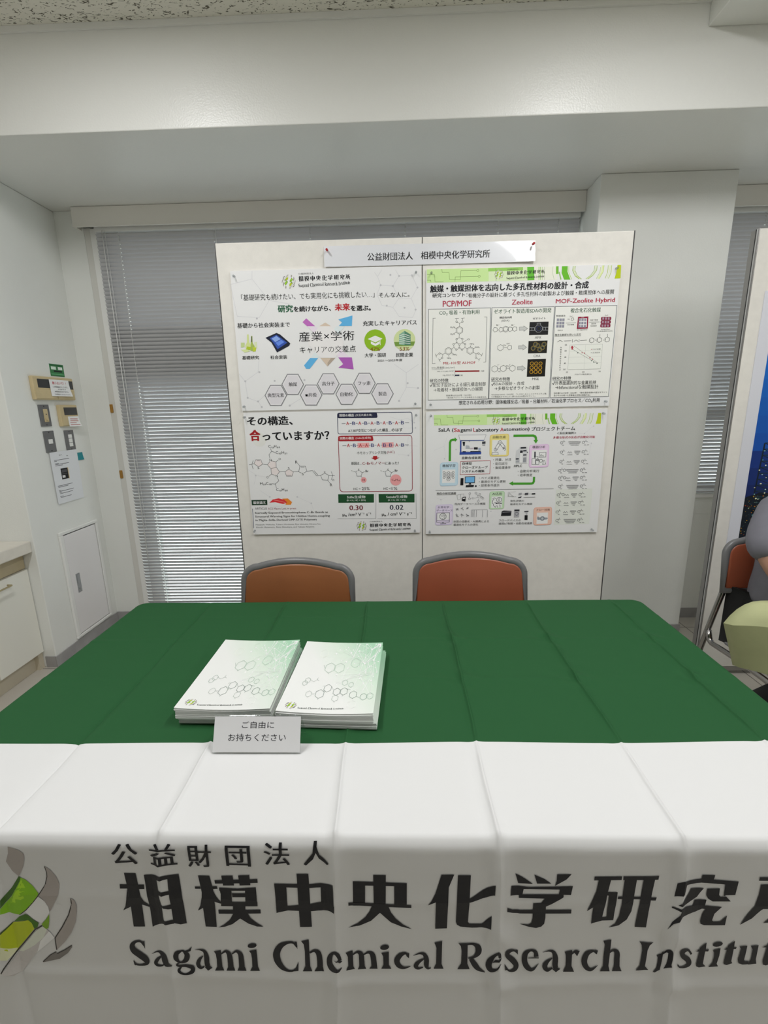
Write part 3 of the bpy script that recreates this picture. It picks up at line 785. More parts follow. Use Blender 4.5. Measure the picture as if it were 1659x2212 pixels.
('S','3c3c40',1.69,[185.4,297,206.9,297.3]),
('S','3c3c40',1.68,[254.4,258.6,272.3,258.9]),
('S','3c3c40',1.68,[547.4,290.1,560.4,284.7]),
('S','3c3c40',1.68,[495.7,279.2,501.2,281.6]),
('S','3c3c40',1.68,[505.7,282.7,513.9,285.7]),
('S','3c3c40',1.68,[541.3,306.9,550.5,318.4]),
('S','3c3c40',1.67,[687,292.3,699.9,285.7]),
('S','3c3c40',1.67,[635.3,281.4,640.8,283.7]),
('S','3c3c40',1.67,[645.3,284.9,653.6,287.8]),
('S','3c3c40',1.68,[681.1,309.1,690.5,318.8]),
('C','e6e6e6',50.3,258.8,7.3,7.3),
('T','S',45.8,252.6,9.1,12.4,'k',1),
('C','e6e6e6',111.7,223.4,7.3,7.3),
('T','N',106.7,217.8,10.1,11.2,'k',1),
('C','e6e6e6',155.4,217.9,7.3,7.2),
('T','O',150.3,212.3,10.1,11.1,'k',1),
('C','e6e6e6',90.3,305.2,7.4,7.4),
('T','O',85.2,299.5,10.2,11.3,'k',1),
('C','e6e6e6',136,299.6,7.4,7.4),
('T','N',130.9,293.9,10.2,11.3,'k',1),
('C','e6e6e6',196.1,263.3,7.3,7.3),
('T','S',191.6,257.7,9,11.2,'k',1),
('C','e6e6e6',261.9,292.5,7.3,7.3),
('T','S',257.4,286.8,9,11.3,'k',1),
('C','e6e6e6',368.1,286.8,7.3,7.3),
('T','S',363.6,281.1,9,11.3,'k',1),
('C','e6e6e6',235.7,234.3,7.3,7.3),
('T','R',230,227.6,11.3,13.4,'k',1),
('C','e6e6e6',396.3,346.7,7.3,7.4),
('T','R',390.6,339.8,11.3,13.7,'k',1),
('C','e6e6e6',531,275.8,7.3,7.3),
('T','S',526.9,270.8,8.3,10.1,'k',1),
('C','e6e6e6',670.5,278,7.2,7.3),
('T','S',666.3,272.9,8.4,10.1,'k',1),
('T','C₁₂H₂₅',105.9,151.7,55.3,14.9,'k',0),
('T','C₁₀H₂₁',138.4,181.5,54.2,14.9,'k',0),
('T','H₂₁C₁₀',52.6,328.4,55.2,15.4,'k',0),
('T','C₁₂H₂₅',128.4,359.3,55.2,15.5,'k',0),
('T','n',404.1,319.3,7.3,7.4,'k',0),
('P','1f3a28',[3.2,415.9,80.7,415.8,79.9,440.9,3.3,441.6]),
('T','最新論文',10.7,421.4,62.6,15.1,'f4f4f4',1),
('P','f3e9df',[94.8,434.6,118.2,428,163.8,431.5,167.6,443.8,134,448.6,102.7,444.1]),
('P','e8842c',[153.8,411.1,182.4,410.3,201.2,429.1,194.7,441.8,168.9,441.5,172.7,427.6]),
('P','cf3338',[90.5,430.5,107.7,414.5,136.8,409.1,164.8,417,178.3,430,157.7,437.8,118.2,428]),
('S','e88a84',2.29,[113.2,417.5,147.2,423.7,169.6,431.6]),
('T','ARTICLE',16.3,453.6,59.3,10.5,'444444',0),
('T','ACS Macro Lett. ',81.4,454.6,90.9,10.5,'8a5a60',0),
('T','in press',175.6,456.2,43.7,10.5,'8a2a34',0),
('T','Sterically Exposed Bromothiophene C–Br Bonds as',15,475.4,359.1,12.9,'222222',1),
('T','Structural Warning Signs for Hidden Homo-coupling',14.7,493.7,367.8,13,'222222',1),
('T','in Migita–Stille-Derived DPP–DTE Polymers',14.9,511.8,302.9,13,'222222',1),
('T','Masayuki Wakioka, Takeru Hirukawa, Ryo Ishizuka, Hiratsu Ito,',14.2,536.1,322.6,9.5,'666666',0),
('T','Hitoshi Hanamura, Akira Shinohara, and Takuya Akiyama',14.8,549.7,288.4,9.5,'666666',0),
('S','2c3358',2.31,[5.3,458.6,2.9,557.4]),
('S','2a2e50',2.73,[440.2,19.2,440.9,15,442.7,12,445.8,10.3,450.1,9.7,776.3,11.8,780.5,12.4,783.6,14.2,785.4,17.2,786.1,21.3,787.9,99.4,787.4,103.6,785.6,106.6,782.6,108.4,778.4,109,448.9,105.8,444.6,105.1,441.6,103.3,439.7,100.2,439.2,96,440.2,19.2]),
('P','23263f',[440,16.6,440.3,13.6,441.6,11.4,443.9,10.1,447,9.7,616.4,10.4,619.6,10.8,622,12.1,623.6,14.3,624.5,17.4,625.9,27.9,625.8,31,624.8,33.1,622.7,34.4,619.6,34.8,447.7,33.1,444.5,32.7,442.2,31.3,440.8,29.1,440.2,26]),
('T','理想の構造',448.1,14.4,69.2,12.8,'f4f4f4',1),
('T','(交互共重合体)',522.7,15.9,78.9,11.7,'e0e0e6',0),
('T','A',478.9,49.6,14.2,15.5,'b02a30',1),
('S','555560',1.91,[495.3,57.6,505.1,57.8]),
('T','B',507.4,49.8,14.2,15.5,'333a70',1),
('S','555560',1.91,[523.8,57.8,533.6,58]),
('T','A',535.9,50,14.2,15.5,'b02a30',1),
('S','555560',1.91,[552.3,58,562.1,58.2]),
('T','B',564.4,50.2,14.2,15.5,'333a70',1),
('S','555560',1.91,[580.8,58.2,590.6,58.4]),
('T','A',592.9,50.4,14.2,15.5,'b02a30',1),
('S','555560',1.91,[609.3,58.4,619.1,58.6]),
('T','B',621.4,50.6,14.2,15.5,'333a70',1),
('S','555560',1.91,[637.7,58.6,647.5,58.8]),
('T','A',649.8,50.8,14.2,15.5,'b02a30',1),
('S','555560',1.91,[666.2,58.8,676,59]),
('T','B',678.3,51,14.1,15.5,'333a70',1),
('S','555560',1.9,[694.6,59,704.4,59.1]),
('T','A',706.7,51.2,14.1,15.5,'b02a30',1),
('S','555560',1.9,[723,59.2,732.8,59.3]),
('T','B',735,51.4,14.2,15.5,'333a70',1),
('S','555560',1.92,[458.6,58,476.6,57.8]),
('S','555560',1.9,[753.1,59.6,772.1,59.9]),
('T','AとBが交互につながった構造…',487.5,83.8,199.8,15.1,'222222',1),
('T','のはず',690.6,83.4,51.3,16.1,'222222',1),
('S','8c2436',2.76,[439.6,131,440.7,124.2,443.7,119.3,448.6,116.4,455.5,115.5,769.7,117,776.6,118,781.5,121,784.4,125.8,785.4,132.6,786.1,366.3,785.1,373.4,782.2,378.5,777.1,381.5,770.1,382.5,454,381.1,446.9,380.1,441.9,377,438.9,371.8,437.9,364.7,439.6,131]),
('P','9c2028',[439,123,439.3,119.9,440.5,117.7,442.7,116.4,445.8,116,594.9,116.6,598,117.1,600.4,118.4,602.1,120.5,602.9,123.6,604.3,133.6,604.2,136.7,603.2,138.8,601.2,140.1,598.1,140.5,447,139.4,443.9,139,441.6,137.6,440.1,135.4,439.5,132.4]),
('T','実際の構造',445.9,119.7,67.8,13.1,'f4f4f4',1),
('T','(Stille生成物)',520.9,120.5,72.6,12,'ecd8d8',0),
('P','e3a2a2',[529.5,148.6,584.7,148.4,584,171.9,528.8,172.1]),
('P','e3a2a2',[644.1,148.9,699.1,148.7,698.7,172.8,643.6,172.4]),
('T','A',478.9,151.9,14.3,15.9,'b02a30',1),
('S','555560',1.93,[495.5,160,504.8,160.2]),
('T','B',507.4,152.1,14.4,15.9,'333a70',1),
('S','555560',1.93,[524,160.2,533.3,160.4]),
('T','A',535.9,152.3,14.3,15.9,'b02a30',1),
('S','555560',1.93,[552.5,160.4,561.8,160.6]),
('T','A',564.4,152.5,14.3,15.9,'b02a30',1),
('S','555560',1.93,[580.9,160.6,590.3,160.8]),
('T','B',592.8,152.7,14.4,15.9,'333a70',1),
('S','555560',1.93,[609.4,160.9,618.7,161]),
('T','A',621.3,152.9,14.3,15.9,'b02a30',1),
('S','555560',1.93,[637.8,161.1,647.2,161.2]),
('T','B',649.7,153.1,14.3,15.9,'333a70',1),
('S','555560',1.93,[666.2,161.3,675.6,161.4]),
('T','B',678.1,153.3,14.3,15.8,'333a70',1),
('S','555560',1.92,[694.6,161.5,703.9,161.6]),
('T','A',706.5,153.5,14.3,15.8,'b02a30',1),
('S','555560',1.92,[723,161.7,732.3,161.8]),
('T','B',734.8,153.7,14.3,15.8,'333a70',1),
('S','555560',1.94,[457.8,160.5,476.6,160.3]),
('S','555560',1.92,[752.2,161.6,770.3,161.9]),
('T','ホモカップリング欠陥',525.3,188.5,138.3,14.3,'222222',0),
('T','(HC)',668,188.8,35.9,14.3,'8c2436',0),
('P','a82226',[601.3,211.3,620.7,211.1,620.5,218.8,631.1,219,610.8,230.8,591.1,219.4,601.1,219]),
('T','原因は…',496.9,238.3,50.1,13.9,'222222',1),
('T','C–Brモノマー',549.8,238.8,106.2,13.9,'8c2436',1),
('T','にあった！',657.1,239.9,65.5,13.9,'222222',1),
('T','Br',563.3,277.2,14.5,10.7,'k',1),
('T','Br',702.7,277.1,15,10.6,'k',1),
('C','e39a9c',553.6,325.2,13.5,13.6),
('T','H',548.6,319.8,10.1,10.8,'5a1a20',1),
('C','e39a9c',707.1,327.5,26.8,27.1),
('T','C₈H₁₃',687.6,321.7,39.7,11.3,'5a1a20',1),
('T','HC = ',502.8,362.1,33.8,11.4,'222222',0),
('T','25%',543.4,360.4,37.2,13.7,'222222',0),
('T','HC < ',648.1,363,33.2,11.4,'222222',0),
('T','1%',686.9,361.9,27,13.7,'222222',0),
('P','1c4a2a',[428.2,393.5,600.8,394.3,599.8,436.3,427.6,435.1]),
('P','1c4a2a',[623.4,394.6,796.2,395.9,796,438.4,623.6,436.6]),
('T','Stille生成物',470.2,400.2,89,15,'f0f4f0',1),
('T','(R = H, HC = 25%)',468.4,419.7,92,10.4,'e0e8e0',0),
('T','Suzuki生成物',659.8,401.7,101.5,14.9,'f0f4f0',1),
('T','(R = H, HC < 1%)',668,421.3,84.7,10.4,'e0e8e0',0),
('T','0.30',479.6,448.7,66.7,24.5,'6e1c2c',1),
('T','0.02',675.9,449.1,66.3,24.4,'1e2036',1),
('T','μₕ /cm² V⁻¹ s⁻¹',445.2,485.8,138.9,19.9,'222222',1),
('T','μₕ / cm² V⁻¹ s⁻¹',637.1,486.5,146.2,19.9,'222222',1),
('S','9a9a9e',1.72,[420.3,514.5,607,516.3,610.5,391.5]),
('S','9a9a9e',1.71,[615,517,804.8,518.2,803.5,394.3]),
('K','logo',511.7,528.1,49.8,50.2,'k'),
('T','公益財団法人',576.3,528.1,64.1,5.3,'555555',0),
('K','kanji',577.3,539.9,200.1,20.1,'k'),
('K','eng',575.5,563,201.7,16,'k'),
],
'poster_br': [
('S','d0d0d3',1.34,[36.7,178.3,84.6,157.7,100.1,110.3]),
('S','d0d0d3',1.34,[84.6,157.7,93.2,211.4]),
('S','d0d0d3',1.31,[705.8,110.4,732,110.9,770.8,75.2]),
('S','d0d0d3',1.31,[740.1,147.7,766.9,156,760.5,206.2]),
('S','d0d0d3',1.36,[688.1,450.8,706.8,484.8,756.8,499.6]),
('S','d0d0d3',1.36,[756.8,499.6,776.5,474.5]),
('S','d0d0d3',1.37,[46.1,402.8,73.6,414.4,103.5,398]),
('S','d0d0d3',1.37,[73.6,414.4,72.1,436.9]),
('C','c3c3c7',771,77.8,3.1,3.1),
('C','c3c3c7',732,110.9,3.1,3.1),
('C','c3c3c7',766.9,156,3.1,3.2),
('C','c3c3c7',87.9,216.7,3.2,3.2),
('C','c3c3c7',140.9,174.6,3.2,3.2),
('C','c3c3c7',71.9,413.3,3.3,3.4),
('C','c3c3c7',313.3,474,3.3,3.4),
('P','d6d9d2',[618,372,789.6,369,787.4,542.5,618.2,546.1]),
('P','c0dd98',[35.8,13.7,280.9,15.2,282.4,63.5,37.6,62]),
('P','d0e3b8',[280.9,15.2,458.8,16.3,461.2,64.7,282.4,63.5]),
('P','e0e9d2',[458.8,16.3,551.2,16.9,554.1,65.3,461.2,64.7]),
('P','8fc25c',[279.4,15.6,416.6,16,417.1,28.2,279.8,27.7]),
('P','5fb233',[433,16,460.3,16.3,463.7,63.8,436.3,64]),
('S','9fc47c',3.13,[479.3,16.8,481.8,63.3]),
('S','9fc47c',3.12,[485.5,17,488,63.5]),
('S','9fc47c',1.56,[492.2,17.2,494.7,63.7]),
('S','87a56c',1.04,[500.9,17.4,503.5,63.9]),
('S','6f9048',1.31,[96.1,14.4,97.2,26.1,124.3,27.7,127.3,52.7,169.5,54.8,171.9,22,234.6,22.8]),
('S','6f9048',1.32,[148.8,61.8,149.5,43.9,240.4,44.5]),
('S','6f9048',1.32,[37.5,32.4,66.1,32.3,69.5,59.6,102.9,60.5]),
('S','6f9048',1.32,[37.6,52.6,51.7,53,53.3,60.1]),
('S','6f9048',1.31,[309.4,16.4,312,63.4]),
('R','6f9048',238.3,22.9,4.2,4.1,1.31,24,0),
('R','6f9048',244.5,44.1,4.2,4.2,1.31,24,0),
('P','69aa2a',[546.1,16.8,556.3,16.6,557.9,43.3,547.7,44.4]),
('P','62b024',[569.1,16.9,592.2,17.1,592.5,37.2,605.6,65.8,580.9,65.6,569.6,41.3]),
('S','8fae7a',1.04,[534.8,16.9,533.4,37.9,541.1,64]),
('S','8fb964',4.69,[561.6,36.4,560.9,41,568.5,64.8]),
('S','b2cf62',2.08,[596.3,17.2,597.8,39.7,610.7,65.5]),
('S','93b13a',2.08,[613.8,17.7,612.2,33.1,622.7,52.1,640,64.9]),
('S','93b13a',2.07,[707.4,18.4,706.1,35.6,693.1,53.1,675.5,65.4]),
('S','c6d68a',2.08,[618.4,17.8,616.8,33.2,627.3,52.3,644.6,65]),
('S','c6d68a',2.07,[702.8,18.2,701.5,35.5,688.5,53,670.9,65.2]),
('S','93b13a',1.56,[623,17.9,621.4,33.3,632,52.4,649.3,65.1]),
('S','93b13a',1.55,[698.1,18.1,696.9,35.4,683.8,52.9,666.2,65.1]),
('S','d6e2a8',7.25,[730.3,18.5,728.5,41,714.6,66]),
('S','a9c14e',1.55,[734.4,18.6,732.6,41.1,718.7,66.1]),
('S','a9c14e',1.55,[721.6,24.4,719.5,43.1,707.4,65.8]),
('S','a9c14e',2.07,[750.8,18.6,749.7,43.9,741.7,65.8]),
('S','d6e2a8',2.07,[757.4,18.8,756.4,44.1,748.4,66]),
('S','a9c14e',2.07,[764,19,763,44.3,755.1,66.2]),
('P','b2c212',[786.4,18.7,800.7,18.6,802.3,67,778.8,67.3,783.7,47.2]),
('K','logo',303.8,27.1,37.7,36.2,'k'),
('T','公益財団法人',351.9,23.9,43.4,4.1,'333333',0),
('K','kanji',351.1,31.1,148.8,16.5,'k'),
('K','eng',350.8,50.8,150.2,12.5,'k'),
('T','SaLA (',57.4,74.2,71,21,'k',1),
('T','Sa',130,75.2,28,17.3,'b8283a',1),
('T','gami',159.6,76.3,51.3,21,'k',1),
('T','L',219.3,75.6,10.6,17.3,'b8283a',1),
('T','aboratory',231.5,76.5,104.9,22,'k',1),
('T','A',343.7,76.4,15.3,17.2,'b8283a',1),
('T','utomation)',360,76.8,118.3,19.9,'k',1),
('T','プロジェクトチーム',487,76,200.3,18.8,'k',1),
('T','＜反応実施例＞',605.1,101.2,89,11.5,'333333',1),
('T','多様な形式の反応が自動化可能',589.1,120.7,192.2,11.5,'a82a4a',1),
('S','43942a',10.21,[112.2,227.9,112.2,142.2,115.3,132.8,122.7,128.7,137.5,127.9]),
('P','43942a',[133.6,117.2,146,128,135,138.9]),
('S','43942a',10.02,[406,115.1,496.6,115.7,506.2,119.5,509.8,126.9,511,139.5]),
('P','43942a',[499.8,137.2,520.3,136.5,511.2,152.7]),
('S','43942a',10.2,[511.1,309,511.3,331.9,507.4,339,500.5,341.1,411.6,340.3]),
('P','43942a',[412.7,328.8,394.8,339,414.1,350.3]),
('P','eceef0',[152.1,107.5,279.1,108.2,270.3,133.3,158.9,131.4]),
('S','888890',1.33,[152.1,107.5,279.1,108.2,270.3,133.3,158.9,131.4,152.1,107.5]),
('S','4a5c96',3.19,[158.9,133.5,270.4,133.8]),
('P','2c4696',[158.9,135.1,165.3,135.2,166.2,185.8,159.8,186.7]),
('P','2c4696',[158.2,186.7,258.6,186.2,258.4,198,157.4,199]),
('P','e0e4ea',[166,175.1,256.7,175.5,256.9,184.6,166.2,184.7]),
('P','20242c',[170.7,139.5,182.4,139.7,180.6,158.3,174.3,158.2]),
('P','a8acb4',[185.9,155.2,201.9,157.6,206.5,171.5,185.2,171.1]),
('P','1c1c22',[224.5,165.4,242,165.7,242.3,176.3,224.7,176]),
('P','33363e',[261.5,140,277.4,138.7,277.7,149.3,261.8,150.6]),
('P','14182a',[171.5,183.2,186.5,183.4,186.6,187.7,171.6,187.4]),
('P','14182a',[207.8,183.2,255.8,183,255.9,187.2,207.9,187.5]),
('P','b9a9b4',[207.5,167.8,223.5,168,222.5,173.3,207.6,173.1]),
('P','8a8c92',[262.9,152.8,276.2,153,276.4,158.3,263.1,158.1]),
('P','9aa2b8',[244.8,168.4,255.4,168.6,255.8,181.9,245.1,181.7]),
('S','555a66',1.59,[166.9,133.6,201.4,134.2,201.6,141.1]),
('T','自動合成装置',169.5,208.1,88.3,12.9,'k',1),
('P','ecd184',[297.4,121.4,298,116.4,300,112.8,303.5,110.5,308.4,109.6,373.3,106.8,378.2,107.3,381.8,109.3,384,112.7,384.8,117.6,386.9,196.6,386.3,201.7,384.3,205.3,380.8,207.5,375.8,208.3,310.7,209.2,305.7,208.5,302.1,206.4,299.9,202.9,299,197.9]),
('S','d9b95c',2.12,[297.4,121.4,298,116.4,300,112.8,303.5,110.5,308.4,109.6,373.3,106.8,378.2,107.3,381.8,109.3,384,112.7,384.8,117.6,386.9,196.6,386.3,201.7,384.3,205.3,380.8,207.5,375.8,208.3,310.7,209.2,305.7,208.5,302.1,206.4,299.9,202.9,299,197.9,297.4,121.4]),
('P','f0f0ee',[308.5,134,375.1,133.5,376.3,202.6,308.7,203.1]),
('T','自動合成',310.7,114.3,59.7,12.6,'k',1),
('S','33333a',13.83,[324.9,178.8,344.8,143.6]),
('S','f0f0ee',10.11,[324.9,178.8,344.8,143.6]),
('S','33333a',13.77,[344.8,143.6,365.4,168.8]),
('S','f0f0ee',10.06,[344.8,143.6,365.4,168.8]),
('C','33333a',324.9,178.8,7.4,7.5),
('C','f0f0ee',324.9,178.8,5.6,5.6),
('R','33333a',324.9,178.8,2.1,2.1,1.06,10,0),
('C','33333a',344.9,144.6,9,9),
('C','f0f0ee',344.9,144.6,7.2,7.1),
('R','33333a',344.9,144.6,2.1,2.1,1.06,10,0),
('C','33333a',365.5,170.4,5.3,5.3),
('C','f0f0ee',365.5,170.4,3.5,3.5),
('R','33333a',365.5,170.4,2.1,2.1,1.06,10,0),
('P','f0f0ee',[308.1,203.1,309.9,190.8,337,190.2,338.5,202.5]),
('S','33333a',1.6,[308.1,203.1,309.9,190.8,337,190.2,338.5,202.5,308.1,203.1]),
('S','33333a',2.12,[360.8,173,360,179.4]),
('S','33333a',2.12,[369.8,173.1,370.6,179.5,366.5,183.7]),
('T','・秤量、分注',315.8,218.5,84.4,12.9,'555555',0),
('T','・反応試行',316.5,237.3,66.8,13,'555555',0),
('T','・後処理操作',317.1,256.3,81.5,13,'555555',0),
('T','・自動分析実行',433.6,274.9,100.1,13,'555555',0),
('T','・収率推定',434.5,293.3,67.6,13.1,'555555',0),
('T','・ベイズ最適化',251.8,304.3,97.7,13.2,'555555',0),
('T','・最適化モデル更新',252.3,322.4,126.4,13.2,'555555',0),
('T','・探索条件提示',252.8,340.5,96.9,13.3,'555555',0),
('P','bcd2e2',[68.2,247.1,68.9,242.4,70.9,239,74.2,236.9,78.9,236.1,140.4,234.7,145,235.2,148.4,237.2,150.4,240.5,151,245.2,150.8,333.2,150.1,338.1,148,341.5,144.7,343.7,139.9,344.5,78.4,346.1,73.6,345.5,70.2,343.5,68.2,340.1,67.6,335.3]),
('S','aac4d8',2.16,[68.2,247.1,68.9,242.4,70.9,239,74.2,236.9,78.9,236.1,140.4,234.7,145,235.2,148.4,237.2,150.4,240.5,151,245.2,150.8,333.2,150.1,338.1,148,341.5,144.7,343.7,139.9,344.5,78.4,346.1,73.6,345.5,70.2,343.5,68.2,340.1,67.6,335.3,68.2,247.1]),
('P','f0f0ee',[77.7,268.5,138.7,267.8,138.6,331.9,77.2,332.7]),
('T','機械学習',77.5,243.2,60.9,14.1,'k',1),
('S','44444a',0.81,[85.9,281.7,107.5,282.1]),
('S','44444a',0.81,[85.9,281.7,107.7,294.1]),
('S','44444a',0.81,[85.9,281.7,107.8,306.2]),
('S','44444a',0.81,[86,293.8,107.5,282.1]),
('S','44444a',0.81,[86,293.8,107.7,294.1]),
('S','44444a',0.81,[86,293.8,107.8,306.2]),
('S','44444a',0.81,[86.2,305.8,107.5,282.1]),
('S','44444a',0.81,[86.2,305.8,107.7,294.1]),
('S','44444a',0.81,[86.2,305.8,107.8,306.2]),
('S','44444a',0.81,[107.5,282.1,129.2,282.4]),
('S','44444a',0.81,[107.5,282.1,129.3,294.4]),
('S','44444a',0.81,[107.5,282.1,129.5,306.5]),
('S','44444a',0.81,[107.7,294.1,129.2,282.4]),
('S','44444a',0.81,[107.7,294.1,129.3,294.4]),
('S','44444a',0.81,[107.7,294.1,129.5,306.5]),
('S','44444a',0.81,[107.8,306.2,129.2,282.4]),
('S','44444a',0.81,[107.8,306.2,129.3,294.4]),
('S','44444a',0.81,[107.8,306.2,129.5,306.5]),
('C','33333a',85.9,281.7,5.4,5.5),
('C','f0f0ee',85.9,281.7,3.8,3.8),
('C','33333a',86,293.8,5.4,5.5),
('C','f0f0ee',86,293.8,3.8,3.8),
('C','33333a',86.2,305.8,5.4,5.5),
('C','f0f0ee',86.2,305.8,3.8,3.8),
('C','33333a',107.5,282.1,5.4,5.5),
('C','f0f0ee',107.5,282.1,3.8,3.8),
('C','33333a',107.7,294.1,5.4,5.5),
('C','f0f0ee',107.7,294.1,3.8,3.8),
('C','33333a',107.8,306.2,5.4,5.5),
('C','f0f0ee',107.8,306.2,3.8,3.8),
('C','33333a',129.2,282.4,5.4,5.5),
('C','f0f0ee',129.2,282.4,3.8,3.8),
('C','33333a',129.3,294.4,5.4,5.5),
('C','f0f0ee',129.3,294.4,3.8,3.8),
('C','33333a',129.5,306.5,5.4,5.5),
('C','f0f0ee',129.5,306.5,3.8,3.8),
('R','44444a',106.9,313.8,8.7,8.8,1.63,10,0),
('R','44444a',106.9,313.8,4.3,4.4,1.08,8,0),
('S','a8303e',1.61,[163.3,229.8,302.6,229.3,301.9,291.6,161.8,292.7,163.3,229.8]),
('T','自律型',171.6,234.9,44.5,11.9,'k',1),
('T','クローズドループ',170.8,253.3,120.5,12.5,'k',1),
('T','システムの構築',170.7,271.7,105.5,12.5,'k',1),
('P','141418',[164.8,310.3,178.3,310,177.9,344.6,163.8,345]),
('P','1c1c22',[185.2,302.9,233.2,302,232.4,334.4,184.8,335.3]),
('P','6eaede',[188,305.7,230.6,304.7,229.6,331.1,187.4,332.1]),
('P','1c1c22',[205.9,334.6,214,334.7,214.7,340.8,220.7,341.9,199.6,342.2,206,340.1]),
('P','1c1c22',[190.9,344.8,228.9,343.7,227,353.6,189,354.7]),
('C','1c1c22',237.7,349.9,4.3,4.4),
('P','c6c7c9',[435.9,167.9,471.8,166.4,473.5,243.3,421.2,242.5,421.8,184.7,435.1,175.3]),
('P','22242a',[441.2,168,466.5,167.3,466.4,174.8,441,175.4]),
('P','1e2026',[439.8,183.9,452.5,183.6,452,194.7,439.3,195.6]),
('P','3a3c44',[454,182.5,469.4,181.7,469.2,188.6,453.8,189.4]),
('P','3a3c44',[455,202.3,470.3,201.4,470.1,207.9,454.8,208.7]),
('P','3a3c44',[421.2,219.9,435.6,219.6,435.4,226,421,226.4]),
('P','dedfe0',[440.4,196.7,452,196.3,453.1,240.9,440.3,240.6]),
('P','8f9298',[455.7,217.3,470,216.4,470.1,239,455.2,239.8]),
('P','9c9ea4',[422.8,230.1,437.7,229.8,437.6,239.5,422.1,239.8]),
('S','3a3c44',2.12,[469.8,190.8,475.2,191.9,474.3,196.2]),
('T','HPLC',414.3,250.6,37.4,10.8,'222222',1),
('P','e2c4e3',[483.3,171.2,483.9,166.1,486,162.5,489.5,160.2,494.5,159.3,560.1,157.3,565.1,157.8,568.8,159.9,571,163.4,571.9,168.4,574.4,250.5,573.8,255.6,571.8,259.3,568.2,261.6,563.2,262.4,497.3,263.8,492.3,263.2,488.6,261,486.3,257.4,485.5,252.3]),
('S','d3aed6',2.12,[483.3,171.2,483.9,166.1,486,162.5,489.5,160.2,494.5,159.3,560.1,157.3,565.1,157.8,568.8,159.9,571,163.4,571.9,168.4,574.4,250.5,573.8,255.6,571.8,259.3,568.2,261.6,563.2,262.4,497.3,263.8,492.3,263.2,488.6,261,486.3,257.4,485.5,252.3,483.3,171.2]),
('P','f0f0ee',[493.8,183.7,563.6,182.8,565.3,255.6,495,256.6]),
('T','機器分析',495.7,162.8,60.2,12.7,'k',1),
('S','3a3a42',1.87,[497.3,250.2,497,223.3,512.9,222.5,514.4,250.4,497.3,250.2]),
('S','3a3a42',1.86,[507.5,222.4,506.9,191.4,511.2,191.5,512.9,222.5]),
('S','3a3a42',1.86,[513.9,212.8,524,213,525.3,235.5]),
('S','3a3a42',1.87,[516,250.5,514.8,228.9,529.1,228.1,530.4,250.7,516,250.5]),
('S','3a3a42',1.87,[547.4,251,551.7,232.2,555.9,232.3,562.3,250.1,547.4,251]),
('S','3a3a42',1.86,[529.9,195,560,193.9,560.3,216.3,530.6,217.4,529.9,195]),
('S','3a3a42',1.86,[536.2,213.2,535.8,205.2]),
('S','3a3a42',1.86,[540.5,213.3,539.9,202.6]),
('S','3a3a42',1.86,[545.2,212.8,544.9,206.9]),
('S','3a3a42',1.86,[550.5,212.9,550.3,209.2]),
('R','3a3a42',538.5,233.6,7.4,7.5,2.13,24,0),
('R','3a3a42',521.7,229,4.8,4.8,2.13,24,0),
('P','3a3a42',[505.9,191.4,512.2,190.9,513.6,217.1,507.8,218.1]),
('S','77777c',1.64,[45.9,367.7,606.9,367.4]),
('T','現在の研究課題',51.4,377.5,92.9,11.2,'333333',1),
('S','444444',0.82,[51.5,390,144.4,390.2]),
('S','888888',1.09,[148.3,391.9,166.2,387.7,180.9,386.8,184.6,409.2,166.6,411.2,153,415.5,148.3,391.9]),
('S','888888',1.09,[166.2,387.7,168.8,411.2]),
('P','222226',[175.7,401.8,192.1,400.4,189.3,423.9,172.3,420.3]),
('P','e8e8e8',[178,405.8,188.9,404.8,188.5,410.4,177,411.4]),
('R','77777c',209.8,385.6,4.9,5,1.09,6,15),
('R','77777c',209.2,410.7,4.9,5,1.09,6,19),
('R','77777c',249.9,400.1,4.9,5,1.09,6,6),
('R','77777c',257.2,389,4.9,5,1.09,6,46),
('R','77777c',264.7,403.1,4.9,5,1.09,6,25),
('R','77777c',251.6,423.6,4.9,5.1,1.09,6,30),
('R','77777c',239.7,383.2,4.9,5,1.09,6,9),
('R','77777c',273,408.8,4.9,5,1.09,6,5),
('S','77777c',1.09,[209.9,391.1,207.5,405.1]),
('S','77777c',1.09,[214.1,409.6,223.9,405.3,234.8,408.2,245.7,404.5]),
('S','77777c',1.09,[223.9,405.3,225.2,413.7]),
('S','77777c',1.09,[239.8,388.8,250.9,395.6]),
('S','77777c',1.09,[257.4,394.6,273,406]),
('S','77777c',1.09,[251.5,419.7,253.9,408.5]),
('T','所内データベースの構築',138,430.3,147.9,11.3,'555555',0),
('P','bcd5b4',[305.3,387.7,305.9,383.7,307.5,380.8,310.3,379,314.2,378.4,365.8,377,369.7,377.5,372.4,379.1,374.1,381.9,374.6,385.9,374.2,451.4,373.6,455.5,371.9,458.4,369.1,460.2,365.2,460.9,314.2,462.3,310.3,461.9,307.5,460.2,305.8,457.4,305.3,453.3]),
('S','a3c49a',2.18,[305.3,387.7,305.9,383.7,307.5,380.8,310.3,379,314.2,378.4,365.8,377,369.7,377.5,372.4,379.1,374.1,381.9,374.6,385.9,374.2,451.4,373.6,455.5,371.9,458.4,369.1,460.2,365.2,460.9,314.2,462.3,310.3,461.9,307.5,460.2,305.8,457.4,305.3,453.3,305.3,387.7]),
('P','f0f0ee',[314.2,402.1,365.3,401.1,364.7,456.6,313.9,457]),
('T','AI活用',317,382.2,45.1,13.4,'k',1),
('S','33333a',2.18,[327.7,413.4,321.3,417.8,318.6,434.6,323,437.5,324.4,445.9,333.5,454.5,339.7,446.1]),
('S','33333a',2.18,[335.8,412.4,328.6,407.9,319.5,412.2]),
('S','33333a',2.19,[344.1,446.2,344.5,456.3]),
